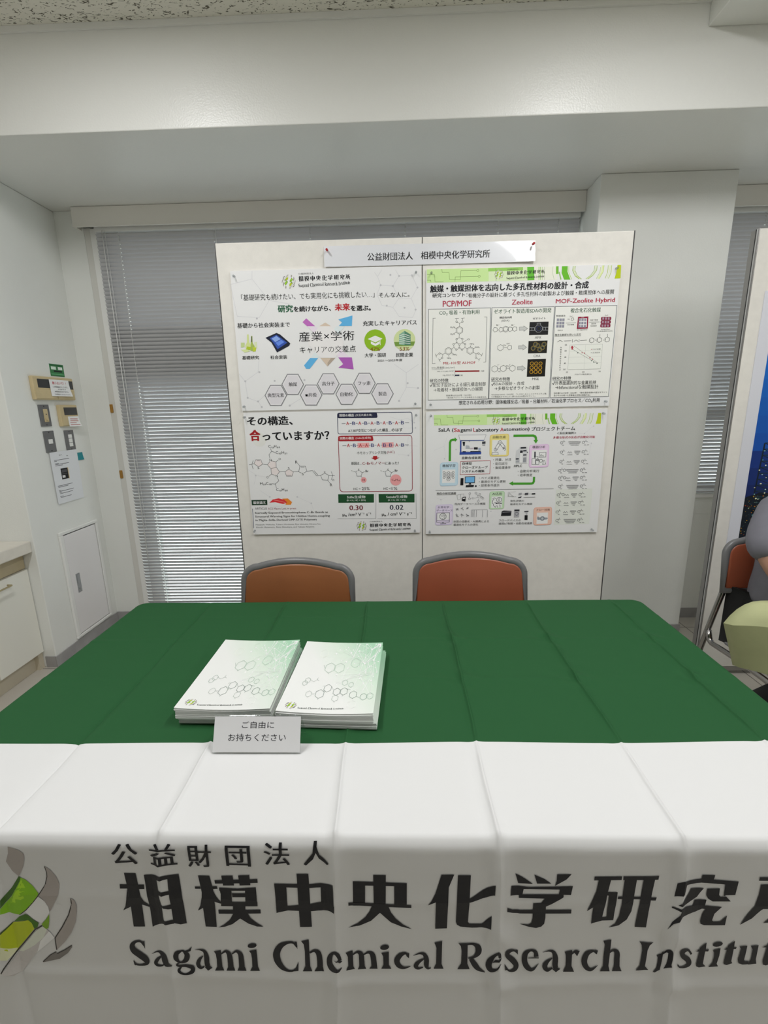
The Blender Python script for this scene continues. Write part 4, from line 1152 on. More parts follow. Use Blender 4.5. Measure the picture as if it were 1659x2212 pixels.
('S','33333a',2.18,[351.7,443.5,356,443.5,356.5,456.5]),
('S','33333a',2.18,[328.3,431.9,361.2,435.2]),
('S','33333a',2.18,[333.9,434.8,355.8,436.2]),
('R','33333a',350.7,418.2,12,12.3,2.18,24,0),
('S','33333a',1.63,[347.8,412.6,353.2,412.7,353.7,423.9,348.2,423.8,347.8,412.6]),
('C','33333a',339.4,436,2.7,2.8),
('C','33333a',360.1,435.2,3.3,3.4),
('T','物性評価の',404.3,419.2,65.3,10.1,'555555',0),
('T','最適化モデル構築',403.9,434.9,105.6,10.1,'555555',0),
('S','777777',1.08,[392.7,379.8,392.5,402.1,430.6,403.7]),
('S','777777',1.09,[395.1,399.3,398.2,382.7,405.7,393.9,419.7,402.4]),
('S','999999',0.81,[398.1,381,428.4,379.2]),
('P','9a9a9e',[443.3,386.1,456.8,385.2,456.2,394.6,442.2,396.1]),
('P','33333a',[441.5,405.5,457.7,403,453.6,409.6,440.7,410.5]),
('P','4a4a50',[472,386.5,488.2,385.6,487.6,395.6,471.4,396.5]),
('P','222226',[504.6,388.1,520.7,387.2,521.1,393.9,504.9,394.7]),
('S','777777',1.08,[458.2,390.8,470.6,390.9]),
('S','777777',1.08,[489.6,390.6,503.6,390.8]),
('S','555558',1.63,[466,407.6,521.8,406.7]),
('P','d5cbe6',[48.8,451.2,49.6,446.5,51.6,443.1,54.9,441,59.4,440.1,118.4,438,122.9,438.5,126.1,440.4,128,443.6,128.6,448.3,127.5,526.4,126.8,531.1,124.8,534.6,121.5,536.7,116.9,537.5,57.4,539.3,52.8,538.8,49.6,536.9,47.7,533.5,47.1,528.8]),
('S','c3b6da',2.2,[48.8,451.2,49.6,446.5,51.6,443.1,54.9,441,59.4,440.1,118.4,438,122.9,438.5,126.1,440.4,128,443.6,128.6,448.3,127.5,526.4,126.8,531.1,124.8,534.6,121.5,536.7,116.9,537.5,57.4,539.3,52.8,538.8,49.6,536.9,47.7,533.5,47.1,528.8,48.8,451.2]),
('P','f0f0ee',[54.8,480.8,113.3,479.3,112.6,512.4,54,513.9]),
('T','計算化学・',57.4,445.3,64.4,11.3,'3a2a5a',1),
('T','データベース',50.9,461.1,78.2,11.3,'3a2a5a',1),
('S','33333a',2.21,[53.2,479.1,114.4,478.2,113.9,524.4,52.4,525.4,53.2,479.1]),
('S','33333a',1.66,[52.9,516.2,113.8,515.2]),
('S','33333a',4.44,[82.9,525.2,82.9,530.9]),
('S','33333a',2.78,[69.1,533.6,98.5,532.2]),
('R','33333a',82.6,496.6,15.5,16,2.21,24,0),
('S','33333a',1.66,[82.5,482.3,82.6,493.7,74.3,499.3]),
('S','33333a',1.66,[88,485.2,88.2,505.2,93.8,508.1]),
('S','33333a',1.66,[71.5,490.7,77,490.8]),
('S','33333a',1.66,[90.9,493.8,95.2,491]),
('S','33333a',1.66,[77.1,505.1,82.7,509.7]),
('S','66666c',1.37,[143.4,458.6,153.4,462.3,155.6,455.6]),
('S','66666c',1.37,[151.6,456.5,149.2,458.3,146.1,468.2]),
('S','66666c',1.38,[156.9,466.2,152.7,458.8,147.7,462.8]),
('S','66666c',1.38,[155.2,467,153.1,458.2,152.9,463.7]),
('S','66666c',1.37,[174.1,453.9,173.9,457.4,181.9,466.4]),
('S','66666c',1.37,[174.9,456.1,176.4,460.1,180.9,466.1]),
('S','66666c',1.37,[174.2,458.1,174.6,459.3,168.1,456.1]),
('S','66666c',1.37,[179.4,451.5,171.6,460.4,170.3,460.3]),
('S','66666c',1.37,[199.9,455.5,203.1,456.7,198.8,453]),
('S','66666c',1.37,[202.7,454.3,199.7,459.7,197.3,459.4]),
('S','66666c',1.37,[207.4,451.2,198,456.8,205.1,460.5]),
('S','66666c',1.37,[195.8,455.2,198.7,458.1,192.5,461.8]),
('S','66666c',1.38,[157.6,500.1,151.8,494.4,141.9,487.8]),
('S','66666c',1.38,[158.8,496.9,150,494.3,152.7,497.6]),
('S','66666c',1.38,[146.7,486.1,150.1,489.7,148.5,500.1]),
('S','66666c',1.38,[147.3,482.8,147.9,489.8,155.4,489.3]),
('S','66666c',1.38,[172.5,484.7,179,491.7,171.1,484]),
('S','66666c',1.38,[168.4,485.9,177.3,490.1,168.3,491.8]),
('S','66666c',1.38,[172.1,501.1,174.3,492.2,181.2,490.5]),
('S','66666c',1.38,[185,491.8,174.9,491.5,168.2,490.5]),
('S','66666c',1.38,[196.9,499.4,203,492.4,192.8,487.8]),
('S','66666c',1.38,[196.5,487,199.7,494.5,194.7,484.1]),
('S','66666c',1.38,[208.7,493.7,203.9,491.9,208.3,495.3]),
('S','66666c',1.38,[206.4,496.9,201.1,490.1,196.2,499.1]),
('S','77777c',1.1,[219.8,466,296.6,464.2]),
('S','88888e',1.65,[219.8,466,219.6,501.2]),
('S','88888e',1.65,[226.4,466.1,226.2,501.3]),
('S','88888e',1.65,[233,466.1,232.8,501.3]),
('S','88888e',1.65,[244,466.3,243.8,501.5]),
('S','88888e',1.65,[273.6,466.7,273.5,501.9]),
('S','88888e',1.64,[296.7,467,296.7,502.2]),
('T','計算の自動化・AI連携による',134.4,517,170.6,11.5,'444444',0),
('T','最適化モデルの深化',134.6,532.9,119,11.5,'444444',0),
('P','1e1e24',[365.4,474.7,374.6,470.8,411.8,473,410.1,496.8,362.4,497.3]),
('P','22242a',[425.2,467,449.8,466.8,450.2,474.7,425.6,474.9]),
('P','a8a8ae',[425.1,475.5,449.1,475.2,449.3,504.1,425.2,504.4]),
('P','141418',[475.8,495.9,490,496.1,490.6,518.9,476.4,518.7]),
('P','44464c',[473.7,475,493.8,473.5,493,479.2,473.9,480.1]),
('P','b0b0b4',[480.5,480.7,488.7,480.3,488.2,493.3,481.7,493.2]),
('S','8a8a90',2.19,[369.4,479.3,409.3,478.1]),
('R','44464c',437.1,488.1,7.7,7.9,2.19,10,0),
('T','フローデバイスの',353.4,513.9,104.4,11.4,'444444',0),
('T','遠隔IoT制御・自動合成連携',352.8,530,160.6,11.5,'444444',0),
('P','edbaaa',[519.5,470.4,520,465.5,522,461.9,525.3,459.7,529.9,458.9,592.1,456.8,596.8,457.3,600.2,459.3,602.3,462.7,603.2,467.5,605.6,531.8,605.1,536.8,603.2,540.4,599.9,542.6,595.2,543.4,532.5,545.2,527.7,544.6,524.3,542.6,522.1,539.1,521.3,534.2]),
('S','dd9f8c',2.18,[519.5,470.4,520,465.5,522,461.9,525.3,459.7,529.9,458.9,592.1,456.8,596.8,457.3,600.2,459.3,602.3,462.7,603.2,467.5,605.6,531.8,605.1,536.8,603.2,540.4,599.9,542.6,595.2,543.4,532.5,545.2,527.7,544.6,524.3,542.6,522.1,539.1,521.3,534.2,519.5,470.4]),
('P','f0f0ee',[533.6,484.2,587,483.2,588.1,537.8,534.5,539.4]),
('T','フロー技術',529,463.4,66.4,12.4,'5a2418',1),
('P','8f959c',[538.2,507,585.8,508.7,587.8,514.4,580.9,518.3,538.9,519.5]),
('C','7b8188',561.5,512.9,10.9,11.4),
('C','b5bac0',561.5,512.9,5.5,5.7),
('S','b08a86',3.28,[540.4,507,539.9,499.6]),
('R','666a70',540.6,511,4.4,4.6,1.64,24,0),
('R','55555a',630.1,151.1,5.8,5.8,1.32,10,0),
('S','55555a',1.16,[634.6,148,640.1,143.9,645.6,147.1]),
('S','55555a',1.16,[640.1,143.9,639.7,138.1]),
('S','77777a',1.84,[633.4,161.7,641.3,161.8]),
('S','66666a',1.05,[660.6,151.1,716.7,151]),
('S','8a8a8e',2.1,[660.2,146.3,716.4,146.8]),
('S','8a8a8e',2.1,[665.1,155.9,712.9,156.2]),
('S','8a8a8e',2.11,[670.8,162.3,709.2,162.4]),
('R','55555a',729.8,150.7,5.8,5.8,1.31,10,0),
('S','55555a',1.15,[734.3,147.6,740.9,144.5,749.6,148.9]),
('S','55555a',1.15,[740.9,144.5,740.4,138.8]),
('S','77777a',1.84,[733.3,162.3,742.3,162.5]),
('S','77777a',1.84,[746.5,162.5,755.9,162.2]),
('R','55555a',632,194.5,5.8,5.9,1.32,10,0),
('S','55555a',1.16,[636.5,191.4,642,187.2,647.5,190.5]),
('S','55555a',1.16,[642,187.2,641.6,181.4]),
('S','77777a',1.85,[635.3,205.2,643.2,205.4]),
('S','66666a',1.16,[659.7,199.2,664.6,192.9,670.3,199.4,675.1,193.1,680.9,199.6]),
('S','88888c',1.85,[660.3,206.7,683,207.1]),
('S','66666a',1.06,[691.1,195,719,194.4]),
('S','8a8a8e',2.11,[690.7,190.2,718.7,190.1]),
('S','8a8a8e',2.11,[695.7,199.8,715.2,199.6]),
('S','8a8a8e',2.11,[701.4,206.3,711.4,205.9]),
('R','55555a',732.1,194,5.8,5.9,1.32,10,0),
('S','55555a',1.16,[736.6,190.9,743.2,187.9,752,192.3]),
('S','55555a',1.16,[743.2,187.9,742.8,182]),
('S','77777a',1.85,[735.7,205.8,744.6,205.9]),
('S','77777a',1.85,[748.9,206,758.3,205.6]),
('R','55555a',631.7,238.9,5.8,5.9,1.33,10,0),
('S','55555a',1.17,[636.3,235.7,641.8,231.5,647.4,234.8]),
('S','55555a',1.17,[641.8,231.5,641.4,225.6]),
('S','77777a',1.86,[635.1,249.7,643.1,249.8]),
('S','66666a',1.17,[659.6,243.6,664.5,237.2,670.3,243.8,675.1,237.4,680.9,243.9]),
('S','88888c',1.86,[660.2,251.1,683,251.5]),
('S','66666a',1.06,[691.1,239.3,719.2,238.7]),
('S','8a8a8e',2.12,[690.8,234.4,718.8,234.4]),
('S','8a8a8e',2.12,[695.7,244.2,715.3,244]),
('S','8a8a8e',2.12,[701.5,250.7,711.6,250.3]),
('R','55555a',732.4,238.3,5.8,5.9,1.32,10,0),
('S','55555a',1.16,[736.9,235.2,743.5,232.1,752.3,236.5]),
('S','55555a',1.16,[743.5,232.1,743.1,226.2]),
('S','77777a',1.86,[735.9,250.2,744.9,250.3]),
('S','77777a',1.86,[749.2,250.4,758.7,250]),
('R','55555a',629.2,280.3,5.9,6,1.33,10,0),
('S','55555a',1.17,[633.7,277.2,639.3,272.9,644.9,276.2]),
('S','55555a',1.17,[639.3,272.9,638.9,267]),
('S','77777a',1.87,[632.5,291.2,640.6,291.4]),
('R','55555a',651.4,279.1,5.9,6,1.33,10,0),
('S','66666a',1.07,[660.1,280.3,717,280.1]),
('S','8a8a8e',2.13,[659.7,275.4,716.6,275.7]),
('S','8a8a8e',2.13,[664.7,285.2,713.1,285.4]),
('S','8a8a8e',2.13,[670.4,291.8,709.3,291.9]),
('R','55555a',730.2,279.7,5.9,6,1.33,10,0),
('S','55555a',1.17,[734.8,276.6,741.4,273.4,750.3,277.9]),
('S','55555a',1.17,[741.4,273.4,741,267.5]),
('S','77777a',1.86,[733.8,291.7,742.9,291.8]),
('S','77777a',1.86,[747.1,291.9,756.7,291.5]),
('R','55555a',631.5,316.2,5.9,6,1.34,10,0),
('S','55555a',1.18,[636.1,313,641.7,308.8,647.3,312.1]),
('S','55555a',1.18,[641.7,308.8,641.3,302.8]),
('S','77777a',1.88,[634.9,327.2,643,327.3]),
('R','55555a',653.9,314.9,5.9,6,1.34,10,0),
('S','66666a',1.18,[659.7,321,664.6,314.6,670.4,321.2,675.3,314.7,681.1,321.3]),
('S','88888c',1.87,[660.2,328.7,683.2,329]),
('S','66666a',1.07,[691.4,316.6,719.7,315.9]),
('S','8a8a8e',2.14,[691.1,311.7,719.3,311.6]),
('S','8a8a8e',2.14,[696,321.6,715.8,321.3]),
('S','8a8a8e',2.14,[701.9,328.2,712,327.8]),
('R','55555a',733,315.6,5.9,6,1.33,10,0),
('S','55555a',1.17,[737.5,312.4,744.2,309.2,753.1,313.7]),
('S','55555a',1.17,[744.2,309.2,743.7,303.2]),
('S','77777a',1.87,[736.6,327.6,745.6,327.8]),
('S','77777a',1.87,[749.9,327.8,759.5,327.4]),
('R','55555a',634.2,356.8,5.9,6.1,1.34,10,0),
('S','55555a',1.18,[638.8,353.6,644.4,349.3,650,352.6]),
('S','55555a',1.18,[644.4,349.3,644,343.2]),
('S','77777a',1.88,[637.6,367.9,645.7,368]),
('S','66666a',1.07,[665.3,356.7,722.7,356.5]),
('S','8a8a8e',2.15,[665,351.8,722.4,352.1]),
('S','8a8a8e',2.15,[670,361.7,718.8,361.9]),
('S','8a8a8e',2.15,[675.8,368.4,715,368.4]),
('R','55555a',736.1,356.1,5.9,6.1,1.34,10,0),
('S','55555a',1.18,[740.6,352.9,747.3,349.7,756.3,354.2]),
('S','55555a',1.18,[747.3,349.7,746.9,343.6]),
('S','77777a',1.88,[739.7,368.2,748.8,368.4]),
('S','77777a',1.88,[753.1,368.4,762.7,368]),
('R','55555a',630.4,397.1,5.9,6.1,1.35,10,0),
('S','55555a',1.19,[635,393.8,640.7,389.5,646.3,392.9]),
('S','55555a',1.19,[640.7,389.5,640.3,383.4]),
('S','77777a',1.89,[633.8,408.2,641.9,408.3]),
('R','55555a',652.9,395.7,5.9,6.1,1.35,10,0),
('S','66666a',1.19,[658.8,401.9,663.7,395.3,669.5,402.1,674.5,395.5,680.3,402.2]),
('S','88888c',1.89,[659.3,409.7,682.5,410]),
('S','66666a',1.08,[690.8,397.4,719.2,396.7]),
('S','8a8a8e',2.16,[690.4,392.4,718.9,392.2]),
('S','8a8a8e',2.16,[695.4,402.4,715.3,402.2]),
('S','8a8a8e',2.16,[701.3,409.2,711.5,408.8]),
('R','55555a',732.7,396.3,5.9,6.1,1.35,10,0),
('S','55555a',1.18,[737.3,393,744,389.8,753,394.4]),
('S','55555a',1.18,[744,389.8,743.5,383.7]),
('S','77777a',1.89,[736.3,408.6,745.5,408.7]),
('S','77777a',1.89,[749.8,408.7,759.4,408.3]),
('R','55555a',630.3,436.6,6,6.2,1.36,10,0),
('S','55555a',1.19,[634.9,433.3,640.6,428.9,646.2,432.4]),
('S','55555a',1.19,[640.6,428.9,640.2,422.8]),
('S','77777a',1.9,[633.7,447.9,641.8,448]),
('S','66666a',1.19,[658.7,441.5,663.7,434.8,669.6,441.6,674.5,435,680.4,441.8]),
('S','88888c',1.9,[659.3,449.3,682.6,449.6]),
('S','66666a',1.08,[690.9,436.9,719.5,436.2]),
('S','8a8a8e',2.16,[690.5,431.8,719.1,431.7]),
('S','8a8a8e',2.17,[695.6,442,715.6,441.7]),
('S','8a8a8e',2.17,[701.5,448.8,711.7,448.3]),
('R','55555a',733,435.8,5.9,6.1,1.35,10,0),
('S','55555a',1.19,[737.6,432.5,744.3,429.2,753.3,433.8]),
('S','55555a',1.19,[744.3,429.2,743.9,423.1]),
('S','77777a',1.89,[736.6,448.1,745.8,448.2]),
('S','77777a',1.89,[750.1,448.3,759.8,447.9]),
('R','55555a',630.4,481,6,6.2,1.36,10,0),
('S','55555a',1.2,[635.1,477.7,640.8,473.2,646.5,476.7]),
('S','55555a',1.2,[640.8,473.2,640.4,467]),
('S','77777a',1.91,[633.9,492.3,642.1,492.4]),
('S','66666a',1.2,[659,485.9,664,479.2,669.9,486,674.9,479.3,680.8,486.2]),
('S','88888c',1.91,[659.6,493.8,683,494.1]),
('S','66666a',1.09,[691.3,481.2,720,480.5]),
('S','8a8a8e',2.17,[691,476.1,719.7,476]),
('S','8a8a8e',2.18,[696,486.4,716.1,486.1]),
('S','8a8a8e',2.18,[702,493.2,712.3,492.8]),
('R','55555a',733.6,480.1,6,6.2,1.36,10,0),
('S','55555a',1.19,[738.2,476.8,745,473.5,754,478.1]),
('S','55555a',1.19,[745,473.5,744.5,467.3]),
('S','77777a',1.9,[737.2,492.5,746.5,492.7]),
('S','77777a',1.9,[750.8,492.7,760.6,492.3]),
('R','55555a',632.1,523.5,6,6.3,1.37,10,0),
('S','55555a',1.2,[636.8,520.1,642.5,515.7,648.2,519.1]),
('S','55555a',1.2,[642.5,515.7,642.1,509.4]),
('S','77777a',1.92,[635.6,534.9,643.8,535]),
('S','66666a',1.09,[663.7,523.3,722.1,522.9]),
('S','8a8a8e',2.18,[663.4,518.2,721.8,518.4]),
('S','8a8a8e',2.19,[668.5,528.5,718.1,528.6]),
('S','8a8a8e',2.19,[674.4,535.4,714.3,535.3]),
('R','55555a',735.7,522.5,6,6.3,1.36,10,0),
('S','55555a',1.2,[740.3,519.2,747.2,515.9,756.2,520.5]),
('S','55555a',1.2,[747.2,515.9,746.7,509.6]),
('S','77777a',1.91,[739.3,535.1,748.6,535.2]),
('S','77777a',1.91,[753,535.3,762.8,534.8]),
],
'banner': [
('T','公益財団法人\u3000相模中央化学研究所',186.9,30.5,527.8,32.5,'16161a',1),
],
'cover': [
('S','f4faf4',0.81,[187.3,36.1,209.4,9.1]),
('C','f4faf4',209.4,9.1,1.5,3),
('S','f4faf4',0.81,[187.3,36.1,160.2,119.4]),
('C','f4faf4',160.2,119.4,1.4,2.5),
('S','f4faf4',0.81,[187.3,36.1,205.1,9]),
('C','f4faf4',205.1,9,1.5,3),
('S','f4faf4',0.81,[187.3,36.1,208.2,9]),
('C','f4faf4',208.2,9,1.5,3),
('S','f4faf4',0.81,[187.3,36.1,151.1,7.9]),
('C','f4faf4',151.1,7.9,1.5,3),
('S','f4faf4',0.81,[187.3,36.1,181.9,151.5]),
('C','f4faf4',181.9,151.5,1.3,2.3),
('S','f4faf4',0.81,[187.3,36.1,209.4,21.9]),
('C','f4faf4',209.4,21.9,1.5,2.9),
('S','f4faf4',0.81,[187.3,36.1,209.4,11.5]),
('C','f4faf4',209.4,11.5,1.5,3),
('S','f4faf4',0.81,[187.3,36.1,172.5,8.3]),
('C','f4faf4',172.5,8.3,1.5,3),
('S','f4faf4',0.81,[187.3,36.1,209.4,9.1]),
('C','f4faf4',209.4,9.1,1.5,3),
('S','f4faf4',0.81,[187.3,36.1,209.4,14.9]),
('C','f4faf4',209.4,14.9,1.5,3),
('S','f4faf4',0.76,[174.8,107,204.8,126.6]),
('C','f4faf4',204.8,126.6,1.3,2.4),
('S','f4faf4',0.76,[174.8,107,135.8,38.1]),
('C','f4faf4',135.8,38.1,1.5,2.9),
('S','f4faf4',0.76,[174.8,107,169.8,8.2]),
('C','f4faf4',169.8,8.2,1.5,3),
('S','f4faf4',0.76,[174.8,107,180.6,145.1]),
('C','f4faf4',180.6,145.1,1.3,2.3),
('S','f4faf4',0.76,[174.8,107,196.5,87.6]),
('C','f4faf4',196.5,87.6,1.4,2.6),
('S','f4faf4',0.76,[174.8,107,195.6,71.5]),
('C','f4faf4',195.6,71.5,1.4,2.7),
('S','f4faf4',0.76,[174.8,107,196.4,8.8]),
('C','f4faf4',196.4,8.8,1.5,3),
('S','f4faf4',0.76,[174.8,107,209.4,45.6]),
('C','f4faf4',209.4,45.6,1.5,2.8),
('S','f4faf4',0.76,[174.8,107,198.9,67]),
('C','f4faf4',198.9,67,1.4,2.7),
('S','f4faf4',0.76,[174.8,107,152.4,44.8]),
('C','f4faf4',152.4,44.8,1.5,2.8),
('S','f4faf4',0.76,[174.8,107,209.4,39.1]),
('C','f4faf4',209.4,39.1,1.5,2.9),
('S','f4faf4',0.77,[197.1,91.2,148.2,105.7]),
('C','f4faf4',148.2,105.7,1.4,2.5),
('S','f4faf4',0.77,[197.1,91.2,209.3,98.5]),
('C','f4faf4',209.3,98.5,1.4,2.6),
('S','f4faf4',0.77,[197.1,91.2,154.3,43.1]),
('C','f4faf4',154.3,43.1,1.5,2.9),
('S','f4faf4',0.77,[197.1,91.2,209.4,18]),
('C','f4faf4',209.4,18,1.5,3),
('S','f4faf4',0.77,[197.1,91.2,209.2,142.8]),
('C','f4faf4',209.2,142.8,1.3,2.3),
('S','f4faf4',0.77,[197.1,91.2,202.1,8.9]),
('C','f4faf4',202.1,8.9,1.5,3),
('S','f4faf4',0.77,[197.1,91.2,209.3,98.5]),
('C','f4faf4',209.3,98.5,1.4,2.6),
('S','f4faf4',0.77,[197.1,91.2,209.4,47]),
('C','f4faf4',209.4,47,1.5,2.8),
('S','f4faf4',0.77,[197.1,91.2,154.3,70.9]),
('C','f4faf4',154.3,70.9,1.4,2.7),
('S','f4faf4',0.77,[197.1,91.2,206.1,22.2]),
('C','f4faf4',206.1,22.2,1.5,2.9),
('S','f4faf4',0.77,[197.1,91.2,202.5,166.1]),
('C','f4faf4',202.5,166.1,1.3,2.2),
('S','f4faf4',0.73,[166.4,155.4,193.1,146.2]),
('C','f4faf4',193.1,146.2,1.3,2.3),
('S','f4faf4',0.73,[166.4,155.4,205.5,206.1]),
('C','f4faf4',205.5,206.1,1.2,2.1),
('S','f4faf4',0.73,[166.4,155.4,201.1,104.5]),
('C','f4faf4',201.1,104.5,1.4,2.5),
('S','f4faf4',0.73,[166.4,155.4,112.4,193.9]),
('C','f4faf4',112.4,193.9,1.3,2.1),
('S','f4faf4',0.73,[166.4,155.4,169.1,113]),
('C','f4faf4',169.1,113,1.4,2.5),
('S','f4faf4',0.73,[166.4,155.4,189.3,119.9]),
('C','f4faf4',189.3,119.9,1.4,2.5),
('S','f4faf4',0.73,[166.4,155.4,151.7,239.6]),
('C','f4faf4',151.7,239.6,1.2,1.9),
('S','f4faf4',0.73,[166.4,155.4,117.1,197.9]),
('C','f4faf4',117.1,197.9,1.3,2.1),
('S','f4faf4',0.73,[166.4,155.4,198.7,234.9]),
('C','f4faf4',198.7,234.9,1.2,1.9),
('S','f4faf4',0.73,[166.4,155.4,181,195.9]),
('C','f4faf4',181,195.9,1.3,2.1),
('S','f4faf4',0.73,[166.4,155.4,127.6,157.6]),
('C','f4faf4',127.6,157.6,1.3,2.3),
('S','f4faf4',0.72,[199.4,155.5,134.6,128.1]),
('C','f4faf4',134.6,128.1,1.4,2.4),
('S','f4faf4',0.72,[199.4,155.5,193.1,118.7]),
('C','f4faf4',193.1,118.7,1.4,2.5),
('S','f4faf4',0.72,[199.4,155.5,183,221]),
('C','f4faf4',183,221,1.2,2),
('S','f4faf4',0.72,[199.4,155.5,143.8,162.9]),
('C','f4faf4',143.8,162.9,1.3,2.3),
('S','f4faf4',0.72,[199.4,155.5,173.1,159.6]),
('C','f4faf4',173.1,159.6,1.3,2.3),
('S','f4faf4',0.72,[199.4,155.5,201.8,244.2]),
('C','f4faf4',201.8,244.2,1.2,1.9),
('S','f4faf4',0.72,[199.4,155.5,166.1,222.6]),
('C','f4faf4',166.1,222.6,1.2,2),
('S','f4faf4',0.72,[199.4,155.5,209.2,147.9]),
('C','f4faf4',209.2,147.9,1.3,2.3),
('S','f4faf4',0.72,[199.4,155.5,174.1,77.6]),
('C','f4faf4',174.1,77.6,1.4,2.7),
('S','f4faf4',0.72,[199.4,155.5,177.2,241.7]),
('C','f4faf4',177.2,241.7,1.2,1.9),
('S','f4faf4',0.72,[199.4,155.5,137,176.2]),
('C','f4faf4',137,176.2,1.3,2.2),
('S','f4faf4',0.79,[141.4,73.9,126.2,173.5]),
('C','f4faf4',126.2,173.5,1.3,2.2),
('S','f4faf4',0.79,[141.4,73.9,150.8,7.8]),
('C','f4faf4',150.8,7.8,1.5,3),
('S','f4faf4',0.79,[141.4,73.9,112.8,92.8]),
('C','f4faf4',112.8,92.8,1.4,2.6),
('S','f4faf4',0.79,[141.4,73.9,143.2,7.7]),
('C','f4faf4',143.2,7.7,1.5,3),
('S','f4faf4',0.79,[141.4,73.9,120.8,25.4]),
('C','f4faf4',120.8,25.4,1.5,3),
('S','f4faf4',0.79,[141.4,73.9,170.5,100.8]),
('C','f4faf4',170.5,100.8,1.4,2.6),
('S','f4faf4',0.79,[141.4,73.9,150.8,17.2]),
('C','f4faf4',150.8,17.2,1.5,3),
('S','f4faf4',0.79,[141.4,73.9,175.8,29.5]),
('C','f4faf4',175.8,29.5,1.5,2.9),
('S','f4faf4',0.79,[141.4,73.9,99.7,38.8]),
('C','f4faf4',99.7,38.8,1.5,2.9),
('S','f4faf4',0.79,[141.4,73.9,116.6,37.5]),
('C','f4faf4',116.6,37.5,1.5,2.9),
('S','f4faf4',0.79,[141.4,73.9,91.1,139.9]),
('C','f4faf4',91.1,139.9,1.4,2.4),
('C','f4faf4',187.3,36.1,2.2,4.3),
('C','f4faf4',174.8,107,2.1,3.8),
('C','f4faf4',197.1,91.2,2.1,3.9),
('C','f4faf4',168.8,172.4,2,3.3),
('C','f4faf4',198,183.4,1.9,3.2),
('C','f4faf4',132.7,53,2.2,4.2),
('C','f4faf4',110,158.1,2,3.4),
('C','f4faf4',125.3,98.2,2.1,3.9),
('C','f4faf4',92.8,59.5,2.2,4.2),
('R','9fb2a4',87.9,127,13.2,23.3,1.04,6,30),
('R','a8bcac',112.7,126.6,13.1,23.2,1.04,6,30),
('R','a9c2b0',150.9,102.4,12.6,23,1.05,6,30),
('R','dbe6d6',61.3,59,11.2,21,0.89,6,30),
('R','c5dccb',174.2,32.2,12.6,24.7,0.89,6,30),
('R','cfe0cf',103.3,34.6,11.3,21.8,0.9,6,30),
('R','a0aca4',43.8,185.2,6.9,11.5,0.99,6,30),
('R','a0aca4',39.4,197.1,6.2,10.2,0.98,6,30),
('R','7f8a84',98.2,213.8,9.5,15.4,0.95,6,30),
('R','7a8580',121.6,226.8,9,14.4,0.93,6,30),
('R','7a8580',138.5,225.2,9,14.4,0.93,6,30),
('R','7a8a80',161.7,237.9,9.1,14.5,0.91,6,30),
('R','8fa598',186.7,246.3,8.1,12.7,0.9,6,30),
('R','9ab0a2',201.6,244.3,7.8,12.3,0.9,6,30),
('R','707c76',83.3,237,10.8,17.1,0.93,6,30),
('R','aab2ac',57.8,238.7,7.5,11.7,0.93,6,30),
('R','a5b0a8',121.8,251.6,7.9,12.2,0.91,6,30),
('R','a3b6a8',135.9,190.5,7.1,11.8,0.96,6,30),
('R','a3b6a8',151.7,198.5,6.4,10.5,0.95,6,30),
('R','dfeadd',162.7,274.6,10.5,16,0.7,6,30),
('R','d0e6d6',180,169.6,10.4,17.8,0.78,6,30),
('S','909a94',0.62,[64.9,238.6,72.8,237.6]),
('S','909a94',0.61,[82.6,253.9,84,259.5]),
('S','909a94',0.63,[91.5,223,90.9,230.5]),
('S','909a94',0.66,[50,182.4,59.5,190.1,66.3,180.7,71.8,184.6]),
('S','909a94',0.66,[66.3,180.7,66.7,172.3]),
('S','909a94',0.61,[136.5,239.1,137.6,244.8]),
('S','909a94',0.64,[107,207.5,112.3,218.8]),
('S','909a94',0.64,[84.7,207.6,88.4,203.9]),
('S','909a94',0.63,[144,215.1,152.9,218.1]),
('S','909a94',0.6,[170.2,244.6,178.8,250.2]),
('S','909a94',0.6,[121.1,262.8,122.5,267.4]),
('S','909a94',0.68,[87,148.1,88.7,154]),
('S','909a94',0.69,[75.6,131.2,70,115.7]),
('K','logo',15,272.1,25.7,23.6,'k'),
('K','eng',45.2,286.5,102.3,8.3,'444a46'),
],
'tent': [
('T','ご自由に',58.8,9.4,66.8,13.4,'22222a',0),
('T','お持ちください',31.7,32.9,119.4,14.2,'22222a',0),
],
'kanji': [
('P','k',[-466.6,67.6,-447.2,68.6,-446,109.2,-446.1,136.8,-447.5,185.5,-467,184.8,-465.3,135.8,-465.5,92.6]),
('P','k',[-477.4,91.5,-466.2,92,-447.2,93.3,-437.1,94.8,-437.8,103.7,-446.8,102.4,-466.6,100.7,-478.2,100.6]),
('P','k',[-466,99.7,-464.8,138,-466,140.6,-480,148.4,-474.9,140,-470.1,122.2]),
('P','k',[-446.7,101.4,-445.3,116.9,-441.9,129.6,-433.7,140.4,-434.7,143.9,-446,136.3]),
('P','k',[-434.8,74.4,-413.1,73.4,-413,116,-410.3,135.6,-411.3,173.6,-435.1,187.8,-434.1,151.3,-434.9,112.7]),
('P','k',[-393.1,71.3,-374.5,70.5,-373.1,139.6,-372.5,175.8,-383.1,178.2,-394.4,173.7,-394.6,141.4,-394.6,96.3]),
('P','k',[-434.8,74.4,-401.7,70.7,-374.5,70.5,-374.7,78,-392.5,78.5,-400.6,79,-414.4,82,-415.9,78.6]),
('P','k',[-412.6,103.6,-394.6,103.8,-394.2,110.9,-412.6,112]),
('P','k',[-410.9,132.8,-400.4,133.6,-394.2,132.9,-393.9,142.6,-400,142.3,-409.5,137.1]),
('P','k',[-411.6,166.6,-394.3,166.4,-393.7,174.9,-412.6,175,-434.8,187.4]),
